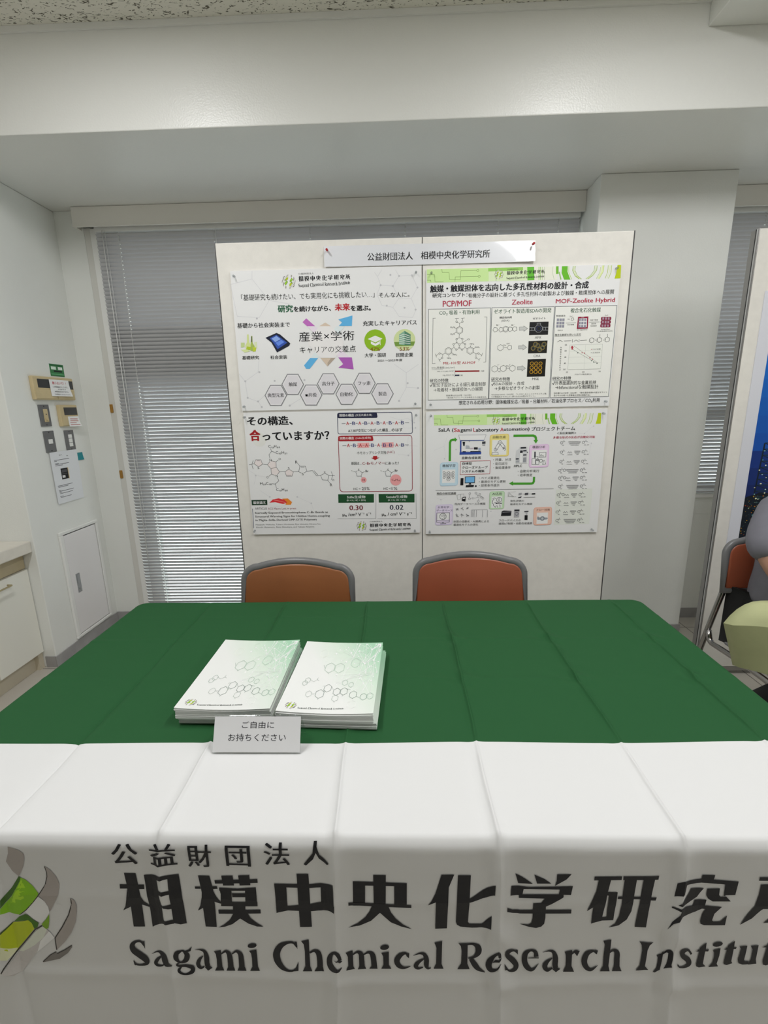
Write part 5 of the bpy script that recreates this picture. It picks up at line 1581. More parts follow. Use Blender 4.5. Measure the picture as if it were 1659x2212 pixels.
('P','k',[-341.9,72.7,-322.4,72.6,-318.7,100.9,-318.5,126.2,-320.2,181.3,-339.6,181.3,-340.2,142.3,-338.9,107.4]),
('P','k',[-349.8,96,-340.3,96,-339.9,100.3,-349.8,100.6]),
('P','k',[-322.2,94.5,-311.5,94,-310.9,99,-321.1,100.1]),
('P','k',[-338.2,99.8,-338.7,140.2,-349.9,147.3,-344.5,136.3,-339.6,116.6]),
('P','k',[-320.9,98.1,-314.8,113.7,-307.1,126.7,-308.3,130,-320.1,125.2]),
('P','k',[-314.7,81.7,-241.4,76.4,-241.2,84.3,-314.3,88.6]),
('P','k',[-302.1,71.7,-282.6,70.5,-282,91.1,-300.8,91.9]),
('P','k',[-273.2,69.9,-254.3,68.5,-254,89.5,-272.3,90.7]),
('P','k',[-308,96.6,-287,97.6,-288.3,134.4,-308.1,135.4,-306.3,109.7]),
('P','k',[-263.8,95.7,-245.2,93.9,-245,133.1,-265.3,133.5]),
('P','k',[-308,96.6,-276.9,97.2,-245.2,93.9,-245.2,100.6,-308.2,102.7]),
('P','k',[-287,107,-263.8,106.3,-263.5,114,-286.6,114.7]),
('P','k',[-307,125.6,-244.5,123.1,-245.3,133.5,-308.1,135.4]),
('P','k',[-287.3,133.3,-266,132.5,-267.7,151.3,-289.1,152]),
('P','k',[-313.9,143.6,-240.8,141,-241.1,149.2,-313.9,152.1]),
('P','k',[-289.6,149,-289.1,152,-296,164.6,-307,175.4,-317.3,182.2,-305.7,179.9,-291.9,173.7,-277.5,160.8,-263.4,148.1]),
('P','k',[-286.4,149.9,-264.2,148.1,-259.4,159.4,-248.9,170.6,-238.5,178.3,-249.4,178,-263.7,171.9,-277.5,160.8]),
('P','k',[-175,65.4,-155.4,66,-155.4,179,-175.7,179.1]),
('P','k',[-213.8,85.4,-193.7,86,-194.2,141.6,-214,148.1,-213.2,116.9]),
('P','k',[-136.7,89.7,-128.3,89.2,-115.2,84.3,-115.1,141.2,-137.5,146.2]),
('P','k',[-213.8,85.4,-128.2,88.6,-121.4,87.3,-128.6,97.6,-213.2,92.3]),
('P','k',[-213.8,134.6,-114.2,124.7,-115.1,141,-137.5,146.2,-194.2,142.7,-214,147.9]),
('P','k',[-47.7,66.6,-26.7,66.1,-28.2,131.8,-48.1,132.8]),
('P','k',[-82,80.7,-61.5,80.9,-62.7,129.3,-82.8,130.2]),
('P','k',[-13.1,81.2,7.7,81,7.2,128.3,-13.8,129]),
('P','k',[-82,80.7,7.7,81,7.5,87.7,-82,88.9]),
('P','k',[-90.5,122.6,14.8,124.9,14.9,131.1,-90.7,129.4]),
('P','k',[-51.2,128.7,-28.1,129.6,-38,143.8,-53.6,161.5,-73.3,172.7,-92.3,176.8,-76.4,167.8,-63.1,154,-55.6,141.6]),
('P','k',[-48,128.5,-23.3,129.4,-19.6,141.9,-11.8,154.6,0.9,167.4,16.1,176.9,-2.3,171.5,-19.9,163,-38,143.8]),
('P','k',[64.6,63.1,85.6,62.9,76.9,89,76.3,119.4,74.7,175.2,54.9,175.9,55.8,118.3,42.4,125,48.7,115.6,55,100.9]),
('P','k',[91.8,64.1,112.8,64.6,112,112.8,110,161.9,112.2,165.7,134.2,169.5,149.3,149,149,178,141,179,131.3,177.8,97.1,171.7,91.4,167.6,89.7,161.4,90.5,121.7]),
('P','k',[111.7,112.4,143.8,91.6,153.5,83.3,153,103.8,140.5,112.6,111.8,120]),
('P','k',[185.1,60.2,200.8,70.3,214.8,81.6,190.7,80.4]),
('P','k',[216.2,62.8,233,71.1,244.4,79.7,221.2,80.6]),
('P','k',[252.5,60.9,275.7,59.7,268,70.7,250.2,84.1,252.7,74.1]),
('P','k',[179.3,84.1,207.7,87.8,249,85.6,279.2,83.5,278.4,90.8,179.3,92.4]),
('P','k',[179.3,84.1,200.7,87.4,198.3,104.6,178.7,103.6]),
('P','k',[259.7,84.9,279.2,83.5,277.2,101.2,265.2,101.2,257.5,100.5]),
('P','k',[192.8,102.9,265.2,100.3,265.4,105.7,260.9,109.5,193,109.8]),
('P','k',[239.3,106.7,265.4,104.8,265.4,106.1,260.9,109.8,237.1,126,217.2,130.7,216.5,119.1,229.1,118.1,236.3,108.3]),
('P','k',[216.5,119.1,237.7,123.4,238.2,150.1,236.8,162,232.4,168.1,223.9,171.5,211.3,169.6,196.2,164.3,211.1,164.8,215.6,160.9,217,150.9]),
('P','k',[173.9,126.8,182.7,132.5,195.6,134.6,279.7,131.1,280,139.4,196,142.4,183.1,140,174.2,135.9]),
('P','k',[312.9,63.7,356.7,63.3,356.8,70.6,312.7,71.2]),
('P','k',[320.3,67.6,340.1,67.6,336.8,95,331.7,147.5,331.7,152.5,314.3,160.9,315.1,125.5,305.4,134.2,311.2,114.1,317.7,93.7]),
('P','k',[325.4,94.9,352.7,95.4,352.6,102.4,326.8,101.4]),
('P','k',[338.8,96.2,352.7,95.9,351.6,124.8,350.7,154.1,339,153.9,338.4,127.2]),
('P','k',[318.1,147.3,351.1,147.4,350.3,154.1,331.9,154.5,314.8,160.4]),
('P','k',[359.5,63.1,417.4,64.2,417.1,71.7,359.3,70.7]),
('P','k',[361.9,67.8,381.8,68.2,380,110.5,379,136,373,153.3,360.5,165.6,344.3,169.8,354.3,161.7,359.7,145.6,361,122.4]),
('P','k',[392.8,68.4,411.4,69.1,408.1,114.4,407,171,387.8,169.1,389.7,136.2]),
('P','k',[354.2,103.8,389.2,105.1,418,107.7,416.6,113.5,389.6,110,353.4,108.9]),
('P','k',[485.4,60.5,505.4,60.4,504,74,484.2,73.7]),
('P','k',[454.3,66.1,543.6,71.8,543.2,79.5,458.7,74.3,447.4,81.9,447.3,76]),
('P','k',[446.9,76.3,459.3,70.4,457.3,92.9,445.3,104]),
('P','k',[523.5,76.1,543.6,72,541.9,99,527.6,99.9,524.1,101.9]),
('P','k',[468,83.5,490.9,87.2,481.3,103.8,464.9,112,450.5,117,459.2,103.1,465.9,91.8]),
('P','k',[496.5,87.7,516.2,86.4,516.5,99.9,519.6,103.2,527.9,102.4,536.2,111.6,507.5,112.5,499.7,107.3,496.2,100.6]),
('P','k',[444.1,124.9,463.2,118,523.4,122.7,516.6,131.7,499.4,129,471,124.5,444,128.1]),
('P','k',[477.6,108.6,497.6,109.5,495.2,126.1,483.2,134.1,460.2,139.9,448.4,158,441.7,174.2,446.9,154.8,457.8,127,474.8,121.7]),
('P','k',[499.6,124.5,523.4,122.7,514,138.3,512,151.9,514.2,154.7,525.4,153.9,534.6,141.3,534.1,161.8,500.3,163.1,494.4,160.2,493.2,154,494.5,139.1]),
('P','k',[575.5,62.3,612.1,61.5,612.1,69,575.1,69.3]),
('P','k',[579.5,76.8,596.2,76.6,596.7,118.6,587.4,128.9,575.6,147,558.2,160.7,565.3,142.1,575.2,119.7,579.2,98.2]),
('P','k',[579.5,76.8,614.8,76.6,615.1,83.8,580.7,84.3]),
('P','k',[600.8,76.6,614.8,76.6,618.9,125.3,604.6,125]),
('P','k',[587.2,117.5,618.3,117.1,618.1,126.1,587.8,126.2]),
('P','k',[621.5,67.2,636,65,638.5,119.1,631.8,140.2,615.2,155,595.4,157.1,609.2,142.4,621.4,118.9]),
('P','k',[621.5,67.2,649,59.9,657.5,65.3,637.5,78.1,623.4,77.9]),
('P','k',[631.8,98.5,665.8,98.6,666.2,106.5,632.1,106.7]),
('P','k',[646,98.8,660.2,99,666.4,167,650.9,166.2]),
],
'eng': [
('Q','k',[-453.3,226.2,-453.7,225.2,-454.4,223.7,-455.2,221.8,-456.2,219.9,-457.4,218.2,-458.8,216.9,-460.3,216.1,-462,215.7,-463.7,215.6,-465.5,215.7,-467.2,216.1,-468.9,216.6,-470.7,217.4,-472.5,218.4,-474.4,219.7,-476.2,221.3,-478,223.4,-479.5,226,-480.4,228.9,-480.9,231.8,-481.1,234.7,-480.9,237.6,-480.4,240.4,-479.5,243.2,-478.1,245.8,-476.5,248.1,-474.8,250.1,-473,251.9,-471.4,253.5,-469.9,255.2,-468.3,257,-466.6,258.8,-464.9,260.5,-463.4,262,-462.3,263.3,-461.5,264.3,-460.8,265.2,-460.2,266,-459.8,266.7,-459.5,266.9,-459.1,266.7,-458.5,266,-458.1,266,-458.4,266.9,-459.4,268,-460.7,269.2,-462.2,270.1,-463.7,270.8,-465.3,271.2,-467.1,271.4,-468.9,271.3,-470.6,271,-472.1,270.6,-473.2,270.1,-474.1,269.5,-474.9,268.4,-475.6,267,-476.2,265.6,-476.7,264.2,-477.1,263.3],[-456.3,229,-456.8,227.9,-457.5,226.3,-458.2,224.6,-459.1,222.9,-459.9,221.7,-460.8,220.9,-461.7,220.6,-462.9,220.4,-464.2,220.5,-465.5,220.8,-466.8,221.3,-467.9,222,-468.9,222.9,-469.9,224.2,-470.8,225.6,-471.5,227,-471.8,228.1,-471.8,228.7,-471.7,229.2,-471.5,230.1,-471.2,231.1,-470.9,232.2,-470.4,233.3,-469.9,234.3,-469.2,235.2,-468.1,236.4,-466.6,237.8,-465,239.4,-463.2,241.1,-461.5,242.9,-459.9,244.6,-458.3,246.3,-456.6,248.1,-454.8,250,-453.3,252.2,-452,254.5,-451,257,-450.4,259.5,-450.1,262.1,-450.1,265,-450.7,268,-452.1,271.1,-454.1,273.2,-456.1,274.1,-458.1,274.6,-460.1,274.9,-462,275,-463.7,275.1,-465.6,275.2,-467.5,275.2,-469.6,275.1,-471.6,274.9,-473.4,274.5,-475.1,273.8,-476.4,272.5,-477.3,270.7,-477.9,268.8,-478.3,267,-478.5,265.5,-478.8,264.6]),
('Q','k',[-444.1,248.5,-443,248.2,-441.4,247.7,-439.6,247.1,-437.7,246.6,-435.9,246.2,-434.5,246,-433.4,246.2,-432.5,246.4,-431.9,246.8,-431.4,247.3,-430.9,248,-430.5,248.8,-430.1,249.7,-429.7,251,-429.3,252.4,-429,253.9,-428.8,255.4,-428.6,256.8,-428.5,258.1,-428.5,259.6,-428.5,261.4,-428.4,263.4,-428.3,265.6,-428,267.6,-427.6,269.2,-427.3,270.7,-426.8,272.5,-425.9,274.3,-424.5,275.7,-422.2,276.3,-419.4,275.7,-416.3,274,-413,271.2,-409.8,267.9,-408,267.1,-406.9,267.2],[-444.2,247.9,-443.2,247.3,-441.7,246.5,-439.9,245.5,-438,244.5,-436.2,243.6,-434.6,242.9,-433.2,242.5,-431.8,242.2,-430.5,242,-429.2,242,-427.8,242.3,-426.5,242.6,-425,243.2,-423.6,244,-422.2,244.8,-420.8,245.8,-419.6,246.9,-418.5,248.2,-417.6,249.9,-417,251.7,-416.6,253.6,-416.3,255.3,-416.1,256.7,-415.8,258,-415.4,259.5,-415.3,261.1,-415.2,262.4,-415.1,263.3,-415.3,264,-415.5,264.6,-415.1,265.2,-413.5,265.2,-411.2,264.5,-408.8,263.9,-407.6,265.3,-406.8,266.4]),
('Q','k',[-426,251.9,-427.1,252.7,-428.6,253.6,-430.3,254.6,-432.1,255.6,-433.9,256.7,-435.5,257.9,-436.9,259.2,-438.2,260.6,-439.6,262.1,-440.8,263.8,-441.8,265.6,-442.6,267.9,-442.9,270.3,-442.6,272.5,-441.9,274.3,-441,275.7,-439.9,276.8,-438.6,277.6,-437.2,278.2,-435.6,278.5,-434,278.6,-432.4,278.5,-430.9,278.2,-429.5,277.8,-428.2,277.2,-427,276.3,-426,275.3,-425.2,274.4,-424.6,273.6,-424.1,273],[-425.3,253.2,-426.2,254.4,-427.4,256,-428.8,257.8,-430.2,259.6,-431.4,261.3,-432.4,262.8,-433.3,264.2,-434.3,265.8,-435.2,267.3,-436,268.6,-436.4,269.6,-436.6,270,-436.7,270.1,-436.8,270.4,-436.8,271,-436.8,271.7,-436.6,272.5,-436.3,273.1,-435.7,273.6,-434.7,274.1,-433.4,274.5,-432.1,274.7,-430.7,274.8,-429.7,274.7,-428.8,274.6,-428,274.2,-427.1,273.6,-426.2,273,-425.4,272.3,-424.8,271.8]),
('Q','k',[-388.5,235.1,-389.6,235.1,-391.2,235,-393.1,235,-395.2,235.1,-397.4,235.8,-399.5,237.3,-401.1,239.5,-402.1,241.8,-402.9,244.4,-403.2,247.2,-403.2,250.2,-402.7,253.2,-401.7,255.9,-400.2,258.2,-398.5,260.1,-396.6,261.8,-394.8,263.1,-393,264,-391.2,264.5,-389.1,264.7,-386.8,264.6,-384.5,264.1,-382.2,263.2,-380.1,261.6,-378.4,259.2,-377,256.5,-376,253.6,-375.5,250.7,-375.3,247.9,-375.6,245,-376.6,242.4,-378,240.5,-379.6,239,-381.2,237.8,-382.6,236.8,-383.8,236,-384.9,235.3,-386,234.9,-387,234.8,-387.8,234.8,-388.4,234.8,-388.7,234.7],[-387.9,238.1,-388.8,238.9,-390.2,240.1,-391.7,241.5,-393.1,242.9,-394,244.1,-394.2,244.9,-394.2,245.5,-394.4,246.4,-394.6,247.5,-394.8,248.6,-394.9,249.6,-395,250.4,-395,251.7,-394.8,253.6,-394.5,255.9,-393.9,258,-393.1,259.7,-392.2,260.5,-391.1,260.4,-389.8,259.6,-388.4,258.2,-387.2,256.5,-386.2,255,-385.8,253.8,-385.5,253.1,-385.3,252.1,-385,251,-384.8,249.8,-384.6,248.8,-384.4,248.2,-384.3,247.5,-384.3,246.2,-384.6,244.5,-385.1,242.7,-385.7,241.1,-386.2,239.8,-386.6,239.1,-387.1,238.6,-387.6,238.3,-388.2,238.1,-388.7,237.9,-389.2,237.8]),
('Q','k',[-393.7,261.7,-394.5,262,-395.8,262.5,-397.2,263,-398.6,263.7,-399.8,264.4,-400.8,265.6,-400.8,267.9,-400.2,269.3,-399.2,270.3,-398.2,271.1,-396.9,271.9,-395.6,272.5,-393.9,272.9,-392.1,273.1,-390.3,273.2,-388.4,273.4,-386.6,273.6,-384.9,274,-383.1,274.7,-381.2,275.5,-379.3,276.3,-377.7,277.2,-376.6,277.8,-376.3,278.2,-376.5,278.1,-376.5,278.3,-376.5,278.7,-376.6,279.3,-376.7,279.9,-376.9,280.4,-377.3,281.2,-378.4,282.3,-379.8,283.4,-381.5,284.4,-383.1,285.2,-384.6,285.6,-386,285.6,-387.5,285.4,-389,284.8,-390.4,284.1,-391.6,283.4,-392.6,282.7,-393.3,281.9,-393.8,281.1,-394.2,280.3,-394.4,279.6,-394.5,279.2,-394.5,279.2,-394.6,279,-394.3,278.1,-393.6,276.9,-392.8,275.6,-392,274.5,-391.5,273.6],[-393.3,263.4,-394,263.9,-395.2,264.6,-396.5,265.4,-397.7,266.3,-398.5,267,-398.5,267.1,-398.3,266.1,-398.2,266,-397.6,266.3,-396.8,266.7,-395.8,267,-394.7,267.3,-393.4,267.5,-391.9,267.6,-390,267.6,-388,267.7,-385.9,267.8,-383.9,268,-381.8,268.3,-379.5,268.6,-377.1,268.9,-374.8,269.2,-372.5,269.9,-370.5,271.4,-369.1,273.8,-368.4,276.4,-368.5,278.9,-369,281.2,-370,283.3,-371.5,285.1,-373.4,286.5,-375.5,287.5,-377.8,288.3,-380.1,288.8,-382.3,289,-384.2,289.1,-386.1,288.9,-388,288.6,-389.8,288.2,-391.6,287.6,-393.2,286.9,-394.6,286.1,-395.8,285.2,-397,284.1,-398.1,282.9,-398.9,281.4,-399.4,279.7,-399.4,277.7,-398.5,275.8,-397.3,274.5,-395.9,273.6,-394.6,272.8,-393.5,272.1,-392.7,271.7]),
('Q','k',[-364.7,234.7,-363.7,234.7,-362.1,234.6,-360.4,234.5,-358.5,234.6,-356.8,234.7,-355.3,235.1,-354,235.6,-352.8,236.3,-351.7,237,-350.8,237.8,-350.2,238.8,-349.9,239.7,-349.7,240.9,-349.6,242.5,-349.5,244.3,-349.6,246.4,-349.6,248.6,-349.7,250.6,-349.7,252.5,-349.8,254.4,-350,256.7,-350.1,259,-350.2,261.5,-350.2,263.9,-350.1,266,-350,268,-349.8,270,-349.4,272.1,-348.5,274,-346.9,275.7,-344.8,276.5,-342.7,276.4,-340.9,275.9,-339.3,275.2,-338.1,274.5,-337.2,274.1],[-364.7,234,-363.6,233.8,-362.1,233.4,-360.3,232.9,-358.3,232.5,-356.4,232.1,-354.6,232,-353.1,232,-351.5,232,-349.8,232.2,-348.2,232.7,-346.6,233.5,-345.1,234.8,-343.9,236.6,-342.9,238.8,-342.2,241,-341.6,243.4,-341.1,245.7,-340.8,248,-340.6,250.6,-340.7,253.2,-340.9,255.7,-341.1,258,-341.2,259.9,-341.3,261.6,-341.2,263.2,-341,264.9,-340.9,266.2,-340.8,267.2,-340.7,267.7,-341,268,-341.2,268.5,-340.8,269.5,-339.9,270.6,-338.8,271.6,-337.7,272.3,-337,272.9]),
('Q','k',[-351.6,246.8,-352.5,247.4,-353.9,248.2,-355.5,249.2,-357.2,250.5,-359,252,-360.5,253.8,-361.8,255.8,-363,257.9,-364.1,260.2,-365,262.6,-365.6,265.3,-365.8,268,-365.4,270.6,-364.6,272.8,-363.4,274.4,-361.9,275.7,-360.4,276.7,-358.5,277.3,-356.5,277,-354.9,276.1,-353.4,274.9,-352.2,273.7,-351.2,272.7,-350.5,272],[-350.8,248.1,-351.4,249.2,-352.4,250.7,-353.4,252.5,-354.4,254.3,-355.3,256,-355.9,257.5,-356.4,259.1,-357,260.9,-357.5,262.6,-358,264.2,-358.2,265.4,-358.3,266.2,-358.3,266.9,-358.2,268.1,-357.9,269.5,-357.6,270.8,-357.2,271.8,-357.1,272.2,-356.9,272.5,-356.1,272.3,-354.8,271.8,-353.5,271,-352.3,270.2,-351.4,269.8]),
('Q','k',[-317.7,242.3,-316.7,241.5,-315.2,240.3,-313.6,239,-312,237.9,-310.6,237.3,-309.9,237.3,-309.6,237.8,-309.2,238.5,-308.8,239.5,-308.5,240.7,-308.2,242,-308,243.2,-307.9,244.4,-307.9,245.9,-307.9,247.7,-307.9,249.9,-307.9,252.3,-308,254.9,-308.1,257.9,-308.2,261.4,-308.4,265.1,-308.6,268.6,-308.8,271.7,-308.9,273.7],[-318.7,240.2,-317.8,239.2,-316.6,237.8,-315,236.1,-313.4,234.4,-311.6,232.9,-309.6,232,-307.7,231.9,-305.9,232.4,-304.3,233.3,-302.8,234.6,-301.6,236.2,-300.5,238.1,-299.7,240.4,-299.2,242.8,-298.9,245.3,-298.7,247.9,-298.6,250.5,-298.5,253.1,-298.4,256.3,-298.5,260,-298.5,263.9,-298.6,267.5,-298.7,270.5,-298.7,272.6]),
('Q','k',[-298.5,241.5,-297.5,240.8,-296.1,239.6,-294.5,238.3,-293,237.2,-291.6,236.6,-290.8,236.7,-290.3,237.2,-289.7,238,-289.1,239,-288.6,240.3,-288.2,241.6,-288,242.7,-287.9,243.8,-287.9,245.2,-287.9,247,-288,249.1,-288.1,251.6,-288.2,254.3,-288.3,257.3,-288.5,260.8,-288.7,264.5,-288.9,268,-289.1,271.1,-289.2,273.2],[-299.6,239.4,-298.7,238.5,-297.5,237.1,-296,235.4,-294.3,233.7,-292.5,232.2,-290.6,231.3,-288.6,231.3,-286.7,231.7,-285,232.6,-283.4,233.8,-281.9,235.4,-280.7,237.5,-279.8,239.9,-279.3,242.4,-279,245,-278.9,247.6,-278.8,250.2,-278.8,252.8,-278.7,256,-278.7,259.7,-278.8,263.5,-278.9,267.2,-279,270.2,-279.1,272.3]),
('P','k',[-456.2,218.1,-452.9,219.1,-454.1,236.2,-456.1,227.5]),
('P','k',[-479.1,261.2,-474.5,271.6,-476.2,274.6,-478.1,272.7]),
('P','k',[-385.2,239.2,-376.2,234.6,-369.2,227.2,-372.6,237.7,-382.1,241.8]),
('P','k',[-350.6,273,-345,279.5,-337.1,273.7,-342.9,269.3]),
('P','k',[-330.7,235.7,-318.2,232.4,-318.1,240.1,-318.7,270.4,-315.8,278,-332.6,278.9,-328.1,270.8,-327.2,252.8,-327.8,241.7]),
('P','k',[-308.4,270,-298.6,269.7,-296.2,277.9,-311.9,278.3]),
('P','k',[-288.7,269.5,-278.8,269.3,-276.3,278.1,-292.4,277.9]),
('P','k',[-268.2,232.7,-255.1,229.7,-254.9,242,-255.4,269.2,-252.4,278.1,-269.9,278.1,-265.3,269.2,-264.4,248.8,-265,238.7]),
('P','k',[-253.8,219.2,-254.3,221.4,-255.9,223.4,-258.5,225,-261.5,225.9,-264.6,226.1,-267.2,225.4,-269,224,-269.7,222.1,-269.2,219.9,-267.6,217.9,-265,216.3,-262,215.3,-258.9,215.2,-256.3,215.9,-254.5,217.3]),
('Q','k',[-182.5,221.2,-183.1,220.2,-183.9,218.7,-184.9,216.9,-186.1,215,-187.5,213.2,-189.1,211.9,-190.8,211.1,-192.6,210.7,-194.4,210.5,-196.3,210.5,-198.3,210.7,-200.3,211,-202.5,211.4,-204.9,211.9,-207.4,212.6,-210.1,213.6,-212.8,215,-215.3,217,-217.6,219.4,-219.7,222.2,-221.6,225.2,-223.3,228.5,-224.7,232,-225.8,235.6,-226.6,239.4,-226.9,243.1,-226.9,246.8,-226.6,250.4,-226.1,253.8,-225.3,257.1,-224.3,260.4,-222.9,263.6,-221.4,266.6,-219.7,269.5,-217.8,272,-215.9,274.3,-213.8,276,-211.5,277.3,-209.2,278.3,-206.9,279.1,-204.7,279.6,-202.6,279.9,-200.6,280.2,-198.6,280.2,-196.6,280.1,-194.7,279.7,-192.9,279.1,-191.2,278.3,-189.5,276.9,-187.9,275.1,-186.6,272.9,-185.4,270.9,-184.4,269.2,-183.7,268],[-185.4,224.2,-186,223.1,-186.8,221.6,-187.8,219.8,-188.8,218.2,-189.8,216.9,-190.8,216.1,-191.9,215.7,-193.2,215.5,-194.7,215.5,-196.2,215.8,-197.8,216.3,-199.5,217,-201.3,218.1,-203.2,219.4,-205.1,221,-206.8,222.7,-208.3,224.4,-209.4,226.1,-210.4,227.9,-211.4,230,-212.4,232.2,-213.2,234.6,-213.8,236.8,-214.3,238.7,-214.5,240.5,-214.6,242.5,-214.7,244.6,-214.6,246.9,-214.3,249.2,-214,251.5,-213.6,253.9,-213,256.4,-212.3,259,-211.4,261.6,-210.5,264,-209.5,266.1,-208.5,268,-207.3,269.9,-205.9,271.6,-204.5,273.2,-202.9,274.5,-201.4,275.4,-199.9,275.9,-198.3,276.2,-196.7,276.2,-195.2,275.9,-193.8,275.5,-192.5,274.9,-191.3,274,-189.9,272.5,-188.6,270.7,-187.4,268.9,-186.3,267.2,-185.5,266.1]),
('Q','k',[-161.8,238,-160.8,237.5,-159.5,236.7,-158,235.9,-156.4,235.3,-155.1,235.1,-154.3,235.3,-153.6,235.9,-152.9,236.7,-152.3,237.7,-151.8,238.8,-151.6,239.7,-151.4,240.6,-151.2,241.7,-151,243.1,-150.9,244.9,-150.7,247.2,-150.6,249.8,-150.5,252.6,-150.4,255.9,-150.5,259.9,-150.5,264.1,-150.6,268.2,-150.7,271.7,-150.8,274.3],[-162.9,235.3,-162,234.5,-160.9,233.4,-159.4,232.1,-157.8,230.8,-156,229.7,-154.2,229.2,-152.4,229.2,-150.6,229.7,-148.8,230.5,-147.1,231.9,-145.4,233.7,-143.9,235.9,-142.9,238.5,-142.2,241.2,-141.7,244,-141.4,246.8,-141.2,249.7,-141.1,252.8,-140.9,256.4,-140.9,260.7,-141,265.1,-141.1,269.2,-141.2,272.8,-141.3,275.2]),
('Q','k',[-106.1,243.7,-106.4,242.2,-106.7,240.1,-107.2,237.4,-107.8,234.5,-108.6,231.6,-109.7,228.8,-111,226.5,-112.5,224.5,-114.1,222.7,-115.9,222.1,-118.1,224.2,-120.3,226.8,-122.5,229.7,-124.6,232.6,-126.5,235.4,-128.4,238.4,-130.1,241.5,-131.4,244.7,-132.4,247.9,-133.1,251.2,-133.5,254.5,-133.7,257.8,-133.7,261,-133.5,263.9,-133,266.6,-132.3,269.1,-131.3,271.2,-130.1,273,-128.7,274.2,-127.1,275,-125.2,275.1,-123.1,274.6,-120.7,273.2,-118.2,271,-115.6,268.8,-113.3,269.5,-111.3,268.9,-109.8,267.4,-108.5,265.5,-107.4,263.6,-106.5,261.9,-105.9,260.7],[-110.7,244.5,-111.3,242.8,-112,240.6,-112.8,238.1,-113.6,235.6,-114.4,233.5,-115,232.1,-115.6,231.1,-116.5,230.9,-117.4,230.8,-118.2,230.9,-119,231.2,-119.4,231.7,-120,232.7,-120.7,234.5,-121.5,236.6,-122.1,238.8,-122.6,240.9,-122.9,242.6,-123.2,244.5,-123.5,246.8,-123.7,249.2,-123.8,251.6,-123.8,253.7,-123.6,255.3,-123.2,256.5,-122.6,257.4,-121.9,258.2,-121.1,258.7,-120.3,259.1,-119.5,259.4,-118.5,259.7,-117.4,259.8,-116.2,259.8,-115.2,260.6,-114.5,261.8,-114,262.6,-113.3,263,-111.9,263,-110.3,262.3,-108.8,261.4,-107.4,260.5,-106.4,259.9]),
('Q','k',[-86.2,236.9,-85.2,236.3,-84,235.4,-82.5,234.2,-81.1,233.2,-79.8,232.7,-79,232.7,-78.4,233,-77.7,233.7,-77.2,234.5,-76.8,235.3,-76.6,236.1,-76.5,236.8,-76.5,237.5,-76.4,238.9,-76.4,240.9,-76.4,243.3,-76.4,245.9,-76.3,248.6,-76.3,251.3,-76.3,254.4,-76.4,257.6,-76.4,260.6,-76.4,263.1,-76.4,265],[-87.3,234.8,-86.5,234,-85.5,232.8,-84.2,231.3,-82.7,229.7,-81.1,228.2,-79.4,227.2,-77.6,226.8,-75.8,226.7,-74,227,-72.1,227.8,-70.4,229.2,-69,231.3,-68.1,234,-67.6,236.7,-67.4,239.5,-67.3,242.2,-67.3,244.7,-67.2,247.2,-67,250.1,-67,253.3,-66.9,256.5,-66.9,259.6,-66.8,262.1,-66.8,263.9]),
('Q','k',[-68,236.1,-66.9,235.5,-65.4,234.6,-63.7,233.6,-61.9,232.7,-60.4,232.2,-59.3,232.3,-58.6,232.7,-58,233.5,-57.5,234.3,-57.2,235.3,-56.9,236.3,-56.8,237.2,-56.6,238.2,-56.4,239.7,-56.2,241.7,-56,244.1,-55.8,246.6,-55.6,249.1,-55.5,251.6,-55.4,254.3,-55.3,257.2,-55.3,259.9,-55.3,262.3,-55.2,264],[-68.8,234,-67.9,233.1,-66.5,231.9,-64.9,230.4,-63.1,228.9,-61.3,227.6,-59.4,226.7,-57.5,226.4,-55.7,226.5,-53.9,226.9,-52.1,227.9,-50.5,229.3,-49.1,231.2,-48,233.7,-47.3,236.4,-46.9,239.2,-46.6,241.9,-46.4,244.5,-46.1,247,-45.9,249.8,-45.7,252.8,-45.5,255.9,-45.4,258.7,-45.3,261,-45.3,262.7]),
('Q','k',[10.8,232.2,10.3,231.7,9.5,230.8,8.4,229.7,7.1,228.5,5.6,227.5,3.9,226.9,2.1,226.9,0.2,227,-1.8,227.4,-3.9,228,-5.9,229,-7.8,230.4,-9.5,232.2,-11.1,234.3,-12.6,236.6,-13.9,239.3,-14.9,242.2,-15.5,245.4,-15.6,248.7,-15.1,251.7,-14.3,254.4,-13.2,256.9,-11.9,259.1,-10.4,260.9,-8.7,262.4,-6.8,263.5,-4.9,264.4,-2.8,264.9,-0.7,265.1,1.3,265,3.5,264.5,5.8,263.5,8,262.3,10,261.1,11.7,260.1,12.9,259.4],[7.2,237,6.7,236.1,6.1,234.9,5.4,233.7,4.8,232.7,4.2,232.1,3.6,232,2.8,232.4,1.6,233.3,0.4,234.5,-0.7,235.8,-1.7,237.2,-2.5,238.4,-3.3,239.8,-4.1,241.4,-4.9,243,-5.6,244.6,-6,245.9,-6.1,246.7,-6.1,247.2,-6,248.2,-5.8,249.4,-5.4,250.8,-4.9,252,-4.4,253.2,-3.9,254.3,-3.1,255.4,-2.1,256.6,-1,257.7,0.3,258.6,1.6,259.3,3.1,259.6,5.2,259.6,7.4,259.2,9.5,258.8,11.3,258.4,12.7,258.2]),
